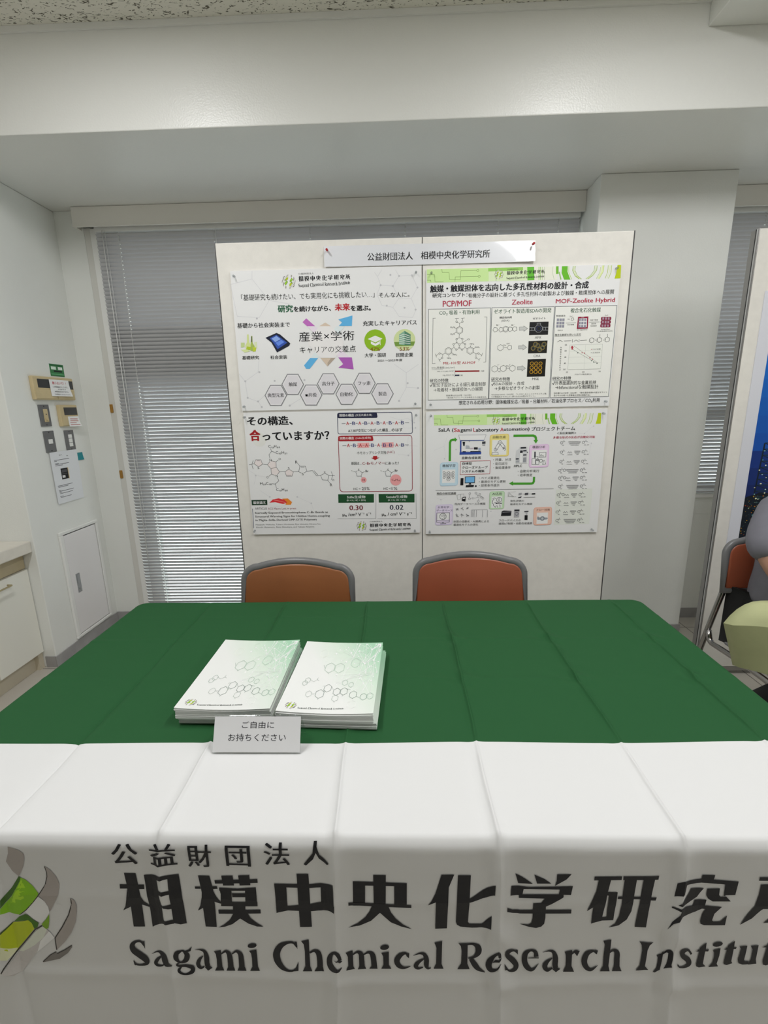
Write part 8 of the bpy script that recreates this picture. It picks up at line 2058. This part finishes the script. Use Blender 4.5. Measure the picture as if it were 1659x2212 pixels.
# ------------------------------------------------------------------ chairs
pad_b = mat('brown_orange_vinyl', (.30, .105, .036), .42, bump=.08, bscale=500, coat=.05, var=.12, vscale=5); pad_r = mat('red_orange_vinyl', (.34, .085, .04), .40, bump=.08, bscale=500, coat=.05, var=.1, vscale=5)
rim_m = mat('grey_rim_plastic', (.155, .155, .158), .35, bump=.02)
def outline(w, h, arch, r, taper, n=10):
    pts = [(-w / 2, 0)]; wt = w / 2 - taper
    for i in range(n + 1):
        a = PI - i / n * PI / 2; pts.append((-wt + r + r * math.cos(a), h - arch - r + r * math.sin(a)))
    for i in range(1, 12):
        u = -1 + 2 * i / 12; pts.append((u * (wt - r), h - arch + arch * (1 - u * u)))
    for i in range(n + 1):
        a = PI / 2 - i / n * PI / 2; pts.append((wt - r + r * math.cos(a), h - arch - r + r * math.sin(a)))
    pts.append((w / 2, 0)); return pts
def plump(bm, pts, y0, y1, bev):
    f = bm.faces.new([bm.verts.new((x, y0, z)) for x, z in pts]); r = bmesh.ops.extrude_face_region(bm, geom=[f]); vs = [v for v in r['geom'] if isinstance(v, bmesh.types.BMVert)]
    bmesh.ops.translate(bm, vec=(0, y1 - y0, 0), verts=vs)
    es = [e for e in bm.edges if abs(e.verts[0].co.y - e.verts[1].co.y) < 1e-6]
    bmesh.ops.bevel(bm, geom=es, offset=bev, segments=4, affect='EDGES', profile=.5)
def chair(label, x, y, padm, rz=0, top=.812):
    """y is the front face of the backrest near its middle; the sitter faces -y"""
    t = thing('office_chair', label, 'chair', (x, y - .22, 0), rz, 'grey rimmed orange chairs')
    tilt = math.radians(-9); zb = top - .225; yb = .22
    def lean(bm):
        bmesh.ops.rotate(bm, cent=(0, 0, 0), matrix=Matrix.Rotation(tilt, 3, 'X'), verts=bm.verts); bmesh.ops.translate(bm, vec=(0, yb, zb), verts=bm.verts)
    bm = bmesh.new(); ol = outline(.432, .208, .022, .050, .011); plump(bm, [(px, pz + .006) for px, pz in ol], -.014, .010, .009); lean(bm); obj('backrest', bm, padm, t, True)
    bm = bmesh.new(); o2 = outline(.446, .222, .024, .055, .012); tube(bm, [(px, .0, pz) for px, pz in o2], .0135, 12, ry=.016, closed=True); lean(bm); obj('back_rim', bm, rim_m, t, True)
    bm = bmesh.new(); plump(bm, [(px, pz) for px, pz in outline(.438, .212, .022, .052, .011)], .010, .016, .002); lean(bm); obj('back_shell', bm, rim_m, t, True)
    bm = bmesh.new(); box(bm, -.205, .205, -.215, .185, .408, .452, bev=.018, seg=4); obj('seat', bm, padm, t, True)
    bm = bmesh.new(); box(bm, -.21, .21, -.205, .18, .398, .4085, bev=.003); obj('seat_pan', bm, rim_m, t)
    for s in (-1, 1):
        bm = bmesh.new(); tube(bm, bend([(s * .212, .225, zb + .004), (s * .214, .228, zb - .02), (s * .222, .30, .30), (s * .222, .375, .012)], .05), .0115, 10); obj('rear_leg', bm, chrome_m, t)
        bm = bmesh.new(); tube(bm, bend([(s * .222, .262, .42), (s * .222, .245, .372), (s * .222, .06, .385), (s * .222, -.20, .385), (s * .222, -.265, .012)], .06), .0115, 10); obj('front_leg', bm, chrome_m, t)
        for py_ in (.375, -.265):
            bm = bmesh.new(); lathe(bm, [(.014, 0), (.015, .004), (.0135, .03), (.012, .031)], (s * .222, py_ - (0 if py_ > 0 else 0), 0), 12); obj('foot_cap', bm, dark_m, t)
    bm = bmesh.new(); tube(bm, [(-.222, .06, .385), (.222, .06, .385)], .009, 8); tube(bm, [(-.222, -.15, .385), (.222, -.15, .385)], .009, 8); obj('cross_bar', bm, chrome_m, t)
    return t
chair('brown-orange chair with grey rim behind the table, in front of the left board', -.402, 1.67, pad_b, math.radians(-1.5), .808)
chair('red-orange chair with grey rim behind the table, at the middle of the boards', .276, 1.715, pad_r, math.radians(-2), .812)
chair('red-orange chair under the seated person at the far right', 1.560, 1.815, pad_r, 0, .848)

# ------------------------------------------------------------------ tables
def table(label, x0, x1, y0, y1, zt=.692):
    t = thing('folding_table', label, 'table', ((x0 + x1) / 2, (y0 + y1) / 2, 0), 0, 'folding tables under cloths'); L = Vector(t.location)
    def pc(o): o.parent = t; o.location = -L; return o
    pc(obj('tabletop', bx(x0, x1, y0, y1, zt - .03, zt, bev=.008), mat('table_laminate', (.50, .42, .30), .4, var=.1)))
    for x in (x0 + .12, x1 - .12):
        for y in (y0 + .05, y1 - .05):
            bm = bmesh.new(); tube(bm, [(x, y, zt - .03), (x, y, .0)], .0135, 10); pc(obj('leg', bm, steel_m))
        bm = bmesh.new(); tube(bm, [(x, y0 + .05, .09), (x, y1 - .05, .09)], .010, 8); pc(obj('foot_bar', bm, steel_m))
CX0, CX1, CY0, CY1 = -.946, .854, .618, 1.548
table('long folding table standing under the green and white cloth', CX0 + .012, CX1 - .012, CY0 + .012, CY1 - .012)
# green and white cloth: top, rounded edge, hanging sides
def crease(d, a, w_): return a * max(0.0, 1 - abs(d) / w_) ** 1.5
VC = [(-.685, .0022, -1), (-.403, .0024, 1), (-.112, .0026, 1), (.159, .0030, 1), (.453, .0028, 1), (.750, .0026, 1)]
HC = [(1.268, .0012), (1.064, .0014), (1.42, .0008)]
def wob(s, k): return .0022 * math.sin(7.3 * s + k * 2.1) + .0012 * math.sin(19 * s + k)
def topz(x, y):
    z = 0
    for k, (cx, a, sg) in enumerate(VC): 
        d = x - cx - wob(y, k); z += sg * (crease(d, 1.5 * a * (1 + .5 * math.sin(9 * y + k)), .020) + crease(d, 1.3 * a, .0055)) - .5 * a * math.exp(-((d + .014) / .014) ** 2)
    for k, (cy, a) in enumerate(HC): z += crease(y - cy - wob(x, k + 9), 1.6 * a * (.6 + .4 * math.sin(5 * x + k)), .016)
    for cx in (.159, .453, .750):   # pinched crossings
        for cy, a in HC[:2]:
            dx, dy = x - cx, y - cy; q = math.exp(-(dx * dx + dy * dy) / .0016); z += .0040 * q * math.sin(70 * (dx + dy))
    z *= min(1, max(.15, (CY1 - y) / .05)) * (.55 + .45 * min(1, abs(y - YBND) / .05))
    z += .0006 * math.sin(11 * x + 3 * y) * math.sin(8 * y - 2 * x)
    return z
def frontd(x, s):
    """how far the hanging front stands out, s = metres below the table edge"""
    f = min(1, max(0, s) / .05); d = 0
    for k, (cx, a, sg) in enumerate(VC):
        q = x - cx - wob(.62 - s, k) * .8 - .02 * s * (1 if k > 2 else -1)
        amp = (.0045, .0050, .0068, .0074, .0078, .005)[k]
        d += sg * (crease(q, amp, .032) - .6 * amp * math.exp(-((q + .017) / .016) ** 2) + crease(q, .22 * amp, .009))
    for cs, a in ((.295, .0035), (.12, .0012)): d += crease(s - cs - wob(x, 4), a, .022)
    for cx in (.159, .453):
        for cs in (.295, .20):
            dx, dy = x - cx, s - cs; q = math.exp(-(dx * dx + dy * dy) / .0012); d += .004 * q * math.sin(70 * (dx - dy * .7))
    d += .0022 * math.sin(5.1 * x + 1) * s / .3 + .0010 * math.sin(23 * x + 9 * s)
    return .006 + f * (d + .010 * s)
YBND = .8305
ZT = .7000; RC = .032; RE = .012
xs = [CX0 + (CX1 - CX0) * i / 220 for i in range(221)]
xs = sorted([v for v in xs if min(abs(v - c[0]) for c in VC) > .0145] + [c[0] + .002 * k for c in VC for k in range(-7, 8)]); nx = len(xs) - 1
ny1, ny2 = 36, 124
ys = [CY0 + (YBND - CY0) * j / ny1 for j in range(ny1)] + [YBND + (CY1 - YBND) * j / ny2 for j in range(ny2 + 1)]
def plan(x, y):
    if abs(y - YBND) < .16: y = y + (.0055 * x + .0025 * math.sin(10.9 * x) * math.exp(-((x - .15) / 1.2) ** 2)) * (1 - abs(y - YBND) / .16)
    for sx, cx in ((-1, CX0 + RC), (1, CX1 - RC)):
        for sy, cy in ((-1, CY0 + RC), (1, CY1 - RC)):
            dx, dy = (x - cx) * sx / RC, (y - cy) * sy / RC
            if dx > 0 and dy > 0:
                mx = max(dx, dy); L = math.hypot(dx, dy); return cx + sx * RC * dx / L * mx, cy + sy * RC * dy / L * mx
    return x, y
bm = bmesh.new(); G = {}
for i, x in enumerate(xs):
    for j, y in enumerate(ys):
        X, Y = plan(x, y); G[i, j] = bm.verts.new((X, Y, ZT + topz(X, Y)))
nj = len(ys) - 1
for i in range(nx):
    for j in range(nj):
        f = bm.faces.new((G[i, j], G[i + 1, j], G[i + 1, j + 1], G[i, j + 1])); f.smooth = True; f.material_index = 0 if j >= ny1 else 1
loop = [(i, 0) for i in range(nx)] + [(nx, j) for j in range(nj)] + [(nx - i, nj) for i in range(nx)] + [(0, nj - j) for j in range(nj)]
drops = [.004, .010, .018] + [.018 + .0085 * k for k in range(1, 74)]
prev = [G[k] for k in loop]; n = len(loop)
nrm = []
for q in range(n):
    a = prev[q - 1].co; b = prev[(q + 1) % n].co; t_ = Vector((b.x - a.x, b.y - a.y, 0)); t_.normalize(); nrm.append(Vector((t_.y, -t_.x, 0)))
base = [v.co.copy() for v in prev]
def skirt(q, s):
    i, j = loop[q]; p = base[q]; nn = nrm[q]
    e = RE * math.sin(min(1, s / .018) * PI / 2)
    if j == 0 and 0 < i < nx: o = e + frontd(p.x, s) - .006
    else: o = e + .010 * s * (1 + math.sin(17 * (p.x + p.y))) + (.006 * math.sin(9 * (p.x + p.y)) * s)
    return Vector((p.x + nn.x * o, p.y + nn.y * o, p.z * max(0, 1 - s / .018) + ZT * min(1, s / .018) - s))
for s in drops:
    cur = [bm.verts.new(skirt(q, s)) for q in range(n)]
    for q in range(n):
        f = bm.faces.new((prev[q], cur[q], cur[(q + 1) % n], prev[(q + 1) % n])); f.smooth = True
        yy = base[q].y; f.material_index = 1 if (yy < YBND + .001 and loop[q][1] <= ny1) else 0
    prev = cur
mats = [mat('green_cloth', (.0180, .088, .029), .66, spec=.15, bump=.10, bscale=900, bdist=.0004), mat('white_cloth', (.69, .69, .69), .62, spec=.3, bump=.08, bscale=900, bdist=.0004)]
pr = Print(); pr.run(PRINT['logo']); pr.run(PRINT['kanji']); pr.run(PRINT['eng']); pr.run(PRINT['small'])
def fpos(x, y, l):
    s = y / 1000; X = x / 1000; e = RE * math.sin(min(1, s / .018) * PI / 2)
    return Vector((X, CY0 - (e + frontd(X, s) - .006) - .0007 - l * 3e-6, ZT - s))
pr.into(bm, mats, fpos, [v * 1000 for v in xs], [v * 1000 for v in drops])
cl = sheet('tablecloth', bm, mats)
tag(cl, 'large green and white cloth with black lettering over the front table', 'tablecloth')

# ------------------------------------------------------------------ brochures
page_m = mat('brochure_pages', (.66, .665, .66), .6, var=.25, vscale=40); 
def streak(name, c0, c1):
    m = mat(name, c0, .6); nt = m.node_tree; b = nt.nodes['Principled BSDF']; tc = nt.nodes.new('ShaderNodeTexCoord'); mp = nt.nodes.new('ShaderNodeMapping'); mp.inputs['Scale'].default_value = (3, 3, 2600)
    n = nt.nodes.new('ShaderNodeTexNoise'); n.inputs['Scale'].default_value = 1; n.inputs['Detail'].default_value = 2; x = nt.nodes.new('ShaderNodeMix'); x.data_type = 'RGBA'; x.inputs[6].default_value = (*c0, 1); x.inputs[7].default_value = (*c1, 1)
    nt.links.new(tc.outputs['Object'], mp.inputs[0]); nt.links.new(mp.outputs[0], n.inputs['Vector']); nt.links.new(n.outputs['Fac'], x.inputs['Factor']); nt.links.new(x.outputs[2], b.inputs['Base Color']); return m
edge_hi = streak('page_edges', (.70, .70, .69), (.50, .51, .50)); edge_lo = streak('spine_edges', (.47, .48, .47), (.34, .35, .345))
def cover_mat():
    m = mat('brochure_cover', (.76, .77, .75), .28, spec=.5, coat=.15); nt = m.node_tree; b = nt.nodes['Principled BSDF']
    tc = nt.nodes.new('ShaderNodeTexCoord'); sp = nt.nodes.new('ShaderNodeSeparateXYZ'); nt.links.new(tc.outputs['Object'], sp.inputs[0])
    # printed tint: mint towards the upper right corner of the cover
    a = nt.nodes.new('ShaderNodeMath'); a.operation = 'MULTIPLY_ADD'; a.inputs[1].default_value = 5.2; a.inputs[2].default_value = -.12; nt.links.new(sp.outputs[0], a.inputs[0])
    c = nt.nodes.new('ShaderNodeMath'); c.operation = 'MULTIPLY_ADD'; c.inputs[1].default_value = 3.0; c.inputs[2].default_value = .28; nt.links.new(sp.outputs[1], c.inputs[0])
    s = nt.nodes.new('ShaderNodeMath'); s.operation = 'ADD'; nt.links.new(a.outputs[0], s.inputs[0]); nt.links.new(c.outputs[0], s.inputs[1])
    r = nt.nodes.new('ShaderNodeValToRGB'); e = r.color_ramp.elements; e[0].position = .0; e[0].color = (.78, .79, .77, 1); e[1].position = 1; e[1].color = (.36, .62, .43, 1)
    k = e.new(.45); k.color = (.66, .76, .66, 1)
    nt.links.new(s.outputs[0], r.inputs[0]); nt.links.new(r.outputs[0], b.inputs['Base Color']); return m
cov_m = cover_mat(); BW, BL = .214, .306
def brochure(label, x, y, rz, z0, th, c0, c1, em, top=False, group=None):
    t = thing('brochure', label, 'brochure', (x, y, z0), rz, group)
    n = 12
    def zz(u, v, c): return c * (2 * u - 1) ** 2 * (1 - .25 * v) + .6 * c * (2 * v - 1) ** 2 * .3
    bm = bmesh.new(); A = []; B = []
    for i in range(n + 1):
        for j in range(7):
            u, v = i / n, j / 6; A.append(bm.verts.new(((u - .5) * BW, (v - .5) * BL, zz(u, v, c0)))); B.append(bm.verts.new(((u - .5) * BW, (v - .5) * BL, zz(u, v, c1) + th - .0003)))
    I = lambda i, j: i * 7 + j
    for i in range(n):
        for j in range(6):
            bm.faces.new((A[I(i, j)], A[I(i, j + 1)], A[I(i + 1, j + 1)], A[I(i + 1, j)])); bm.faces.new((B[I(i, j)], B[I(i + 1, j)], B[I(i + 1, j + 1)], B[I(i, j + 1)]))
    for i in range(n):
        for j in (0, 6): bm.faces.new((A[I(i, j)], A[I(i + 1, j)], B[I(i + 1, j)], B[I(i, j)]))
    for j in range(6):
        for i in (0, n): bm.faces.new((A[I(i, j)], A[I(i, j + 1)], B[I(i, j + 1)], B[I(i, j)]))
    obj('pages', bm, em, t)
    bm = bmesh.new(); g = [[bm.verts.new(((i / n - .5) * (BW + .001), (j / 12 - .5) * (BL + .001), zz(i / n, j / 12, c1) + th)) for i in range(n + 1)] for j in range(13)]
    for j in range(12):
        for i in range(n): bm.faces.new((g[j][i], g[j][i + 1], g[j + 1][i + 1], g[j + 1][i])).smooth = True
    mats = [cov_m]
    if top:
        pr = Print(); pr.run(PRINT['cover'])
        pr.into(bm, mats, lambda px_, py_, l: Vector((px_ / 1000 - BW / 2, BL / 2 - py_ / 1000, zz(px_ / 1000 / BW, 1 - py_ / 1000 / BL, c1) + th + .00025 + l * 2e-6)), [BW * 1000 * i / n for i in range(1, n)], [BL * 1000 * i / 12 for i in range(1, 12)])
    sheet('cover', bm, mats, t); return t
def stack(x, y, rz, n_lo, n_hi, th, side, dx, dy, cmax):
    z = .7035; N = n_lo + n_hi
    for k in range(N):
        hi = k >= n_lo; c0 = cmax * (k / N) ** 1.5; c1 = cmax * ((k + 1) / N) ** 1.5
        j = Vector((random.uniform(-.0012, .0012), random.uniform(-.0012, .0012), 0)); ox, oy = (dx, dy) if not hi else (0, 0)
        if k == N - 1: lab = 'topmost brochure of the %s stack, pale green molecule cover showing' % side
        elif hi: lab = 'brochure inside the upper part of the %s stack, only white page edges showing' % side
        else: lab = 'brochure inside the bottom part of the %s stack, only grey edges showing' % side
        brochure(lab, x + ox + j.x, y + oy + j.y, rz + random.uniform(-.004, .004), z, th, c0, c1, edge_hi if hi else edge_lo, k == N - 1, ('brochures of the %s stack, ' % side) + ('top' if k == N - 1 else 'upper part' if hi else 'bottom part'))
        z += th
stack(-.391, 1.034, math.radians(-.5), 4, 7, .0034, 'left', .004, .004, .0045)
stack(-.159, 1.023, math.radians(-2.4), 4, 7, .0032, 'right', .0075, .001, .0042)
# ------------------------------------------------------------------ tent sign
t = thing('tent_sign', 'clear acrylic tent sign with two lines of writing before the brochures', 'sign', (-.295, .829, .7015)); TL = Vector(t.location)
ac = clear_mat('sign_acrylic', (.97, .975, .975), .05, .04)
def slab(y0, z0, y1, z1, th, x0=-.091, x1=.091):
    bm = bmesh.new(); d = Vector((0, y1 - y0, z1 - z0)).normalized(); nn = Vector((0, d.z, -d.y)) * th
    vs = []
    for x in (x0, x1):
        a = Vector((x, y0, z0)); b = Vector((x, y1, z1)); vs.append([bm.verts.new(q) for q in (a, b, b + nn, a + nn)])
    A, B = vs; bm.faces.new(A); bm.faces.new(B[::-1])
    for i in range(4): bm.faces.new((A[i], A[(i + 1) % 4], B[(i + 1) % 4], B[i]))
    return bm
obj('front_pane', slab(-.0310, 0, .001, .0645, .0012), ac, t); obj('rear_pane', slab(.031, 0, .001, .0645, -.0014), ac, t)
bm = bmesh.new(); tube(bm, [(-.091, .001, .0648), (.091, .001, .0648)], .0014, 8); obj('ridge', bm, ac, t)
bm = bmesh.new(); box(bm, -.091, .091, -.0335, -.0300, 0, .0022); obj('lip', bm, ac, t)
bm = slab(-.0318, .0024, -.0009, .0630, .0004, -.0900, .0900); mats = [mat('sign_card', (.70, .70, .71), .5)]; pr = Print(); pr.run(PRINT['tent']); d = Vector((0, .0309, .0606)).normalized()
pr.into(bm, mats, lambda x, y, l: Vector((x / 1000 - .091, -.0009, .0630)) - d * (y / 1000) + Vector((0, -.89, .455)) * (.00025 + l * 5e-6)); sheet('card', bm, mats, t)

# ------------------------------------------------------------------ neighbouring table with pale green cloth
table('folding table under the pale green cloth at the right edge', 1.285, 2.9, 1.075, 1.525)
lg_m = mat('pale_green_cloth', (.49, .51, .275), .75, bump=.25, bscale=700, bdist=.0006, var=.10, vscale=12)
bm = bmesh.new(); TX0, TX1, TY0, TY1 = 1.272, 2.91, 1.065, 1.537; nx2, ny2_ = 60, 24; G2 = {}
for i in range(nx2 + 1):
    for j in range(ny2_ + 1):
        x = TX0 + (TX1 - TX0) * i / nx2; y = TY0 + (TY1 - TY0) * j / ny2_; G2[i, j] = bm.verts.new((x, y, .6985 + .0012 * math.sin(13 * x + 9 * y)))
for i in range(nx2):
    for j in range(ny2_): bm.faces.new((G2[i, j], G2[i + 1, j], G2[i + 1, j + 1], G2[i, j + 1])).smooth = True
lp2 = [(i, 0) for i in range(nx2)] + [(nx2, j) for j in range(ny2_)] + [(nx2 - i, ny2_) for i in range(nx2)] + [(0, ny2_ - j) for j in range(ny2_)]
prev = [G2[k] for k in lp2]; base2 = [v.co.copy() for v in prev]; n = len(lp2)
FOLD = 5
def sk2(q, k):
    """row k of the hanging part: rows up to FOLD slope outwards stiffly, the rest hang from the fold"""
    p = base2[q]; i, j = lp2[q]; dl = max(0, 1 - math.hypot(p.x - TX0, p.y - TY1) / .15)
    out = Vector((-1 if i == 0 else (1 if i == nx2 else 0), -1 if j == 0 else (1 if j == ny2_ else 0), 0))
    if i == 0 and j > 0: out = Vector((-1, -.10 * dl, 0))
    if j == ny2_ and i < 5: out = Vector((-.95 + .12 * i, .05 + .1 * i, 0))
    flare = .022 + .096 * dl ** 1.3; fall = .038 + .050 * dl ** 1.3
    if k <= FOLD:
        a = k / FOLD; return p + out * flare * (1.25 * a - .25 * a * a) + Vector((0, 0, -fall * a ** 1.9))
    a = (k - FOLD) / (16 - FOLD); b = p + out * flare + Vector((0, 0, -fall))
    return b + out * (-(.012 + .050 * dl) * a + .005 * math.sin(23 * (p.x + p.y)) * a) + Vector((0, 0, -(.185 - .020 * dl) * a))
for k in range(1, 17):
    cur = [bm.verts.new(sk2(q, k)) for q in range(n)]
    for q in range(n): bm.faces.new((prev[q], cur[q], cur[(q + 1) % n], prev[(q + 1) % n])).smooth = True
    if k == FOLD:
        for q in range(n): bm.edges.get((cur[q], cur[(q + 1) % n])).smooth = False
    prev = cur
o = obj('tablecloth', bm, lg_m); tag(o, 'pale green cloth with stiff corner over the table at the right edge', 'tablecloth')

# ------------------------------------------------------------------ seated person (mostly beyond the right edge)
skin_m = mat('skin', (.42, .235, .16), .5, spec=.4, bump=.05, bscale=300); shirt_m = mat('grey_tshirt', (.19, .187, .22), .85, bump=.3, bscale=900, bdist=.0006, var=.12, vscale=14); trous_m = mat('black_trousers', (.008, .008, .009), .8, bump=.2, bscale=600); hair_m = mat('black_hair', (.012, .010, .009), .45, bump=.5, bscale=160); shoe_m = mat('black_shoe', (.010, .010, .011), .45)
def skinned(name, verts, edges, radii, m, parent, sub=2, root=0):
    me = bpy.data.meshes.new(name); me.from_pydata(verts, edges, []); o = bpy.data.objects.new(name, me); C.objects.link(o)
    md = o.modifiers.new('skin', 'SKIN'); md.use_smooth_shade = True; sv = me.skin_vertices[0].data
    for k, r in enumerate(radii): sv[k].radius = r if isinstance(r, tuple) else (r, r); sv[k].use_root = (k == root)
    s2 = o.modifiers.new('sub', 'SUBSURF'); s2.levels = sub; s2.render_levels = sub
    dg = bpy.context.evaluated_depsgraph_get(); m2 = bpy.data.meshes.new_from_object(o.evaluated_get(dg)); bpy.data.objects.remove(o)
    m2.materials.clear(); m2.materials.append(m)
    for p in m2.polygons: p.use_smooth = True
    return link(bpy.data.objects.new(name, m2), parent)
PX, PY = 1.555, 1.70
t = thing('person', 'seated person in grey T-shirt and black trousers behind the pale green table', 'person', (PX, PY, 0))
V = []; E = []; Rr = []
def nv(p, r, frm=None):
    V.append(p); Rr.append(r); k = len(V) - 1
    if frm is not None: E.append((frm, k))
    return k
pel = nv((0, .02, .535), (.15, .11)); sp1 = nv((0, .01, .66), (.135, .10), pel); sp2 = nv((0, -.01, .80), (.145, .105), sp1); che = nv((0, -.02, .93), (.145, .10), sp2); nk0 = nv((0, -.03, 1.035), (.062, .06), che); nk1 = nv((0, -.05, 1.095), (.052, .054), nk0)
hd0 = nv((0, -.072, 1.16), (.066, .085), nk1); hd1 = nv((0, -.078, 1.225), (.076, .096), hd0); hd2 = nv((0, -.068, 1.29), (.066, .08), hd1)
H_ = {}
for s in (-1, 1):
    sh = nv((s * .155, -.02, .985), .062, che); up = nv((s * .222, -.06, .88), .050, sh); el = nv((s * .212, -.155, .775), .042, up); fa = nv((s * .15, -.25, .742), .036, el); wr = nv((s * .10, -.33, .728), (.028, .022), fa); pa = nv((s * .06, -.375, .725), (.034, .015), wr)
    H_[s] = pa
    for k in range(4):
        dx = -s * (.028 - k * .018); L_ = (.036, .041, .038, .030)[k]
        a = nv((s * .055 + dx * .9, -.405, .726), .0088, pa); b = nv((s * .05 + dx, -.405 - L_ * .6, .724), .0082, a); c = nv((s * .047 + dx, -.405 - L_ * 1.1, .714), .0072, b)
    th = nv((s * .03, -.365, .722), .011, pa); nv((s * .008, -.392, .716), .0088, th)
    hp = nv((s * .10, -.02, .515), .088, pel); kn = nv((s * .17, -.36, .495), .060, hp); sn = nv((s * .205, -.17, .26), .050, kn); an = nv((s * .225, -.02, .085), .038, sn); nv((s * .228, -.13, .042), (.036, .028), an)
body = skinned('body', V, E, Rr, skin_m, t)
# face: nose, ears, mouth, eyes
bm = bmesh.new(); bmesh.ops.create_icosphere(bm, subdivisions=2, radius=1); bmesh.ops.scale(bm, vec=(.010, .016, .018), verts=bm.verts); bmesh.ops.translate(bm, vec=(0, -.168, 1.205), verts=bm.verts); obj('nose', bm, skin_m, t, True)
for s in (-1, 1):
    bm = bmesh.new(); bmesh.ops.create_icosphere(bm, subdivisions=2, radius=1); bmesh.ops.scale(bm, vec=(.008, .018, .030), verts=bm.verts); bmesh.ops.translate(bm, vec=(s * .076, -.07, 1.21), verts=bm.verts); obj('ear', bm, skin_m, t, True)
    bm = bmesh.new(); bmesh.ops.create_icosphere(bm, subdivisions=2, radius=1); bmesh.ops.scale(bm, vec=(.012, .007, .006), verts=bm.verts); bmesh.ops.translate(bm, vec=(s * .030, -.158, 1.232), verts=bm.verts); obj('eye', bm, dark_m, t, True)
bm = bmesh.new(); bmesh.ops.create_icosphere(bm, subdivisions=2, radius=1); bmesh.ops.scale(bm, vec=(.022, .006, .006), verts=bm.verts); bmesh.ops.translate(bm, vec=(0, -.152, 1.168), verts=bm.verts); obj('mouth', bm, mat('lips', (.36, .13, .11), .5), t, True)
bm = bmesh.new(); bmesh.ops.create_icosphere(bm, subdivisions=3, radius=1)
bmesh.ops.delete(bm, geom=[v for v in bm.verts if v.co.z < -.55 or (v.co.y < -.45 and v.co.z < .42)], context='VERTS')
bmesh.ops.scale(bm, vec=(.079, .096, .092), verts=bm.verts); bmesh.ops.translate(bm, vec=(0, -.068, 1.258), verts=bm.verts); obj('hair', bm, hair_m, t, True)
# T-shirt: torso with two open short sleeves
V = []; E = []; Rr = []
pel = nv((0, .02, .565), (.178, .142)); a = nv((0, .005, .65), (.192, .150), pel); b = nv((0, -.01, .76), (.178, .138), a); c = nv((0, -.02, .93), (.166, .118), b); d = nv((0, -.028, 1.02), (.085, .075), c)
for s in (-1, 1):
    sh = nv((s * .158, -.02, .985), .076, c); up = nv((s * .224, -.056, .895), .072, sh); nv((s * .222, -.115, .818), .068, up)
skinned('tshirt', V, E, Rr, shirt_m, t)
V = []; E = []; Rr = []
pel = nv((0, .02, .515), (.165, .125))
for s in (-1, 1):
    hp = nv((s * .105, -.02, .515), .100, pel); kn = nv((s * .175, -.355, .500), .076, hp); sn = nv((s * .205, -.17, .27), .072, kn); nv((s * .225, -.01, .095), .064, sn)
skinned('trousers', V, E, Rr, trous_m, t)
for s in (-1, 1):
    V = []; E = []; Rr = []
    a = nv((s * .225, .01, .055), (.042, .046)); b = nv((s * .228, -.07, .042), (.044, .036), a); nv((s * .231, -.16, .034), (.042, .026), b)
    skinned('shoe', V, E, Rr, shoe_m, t)
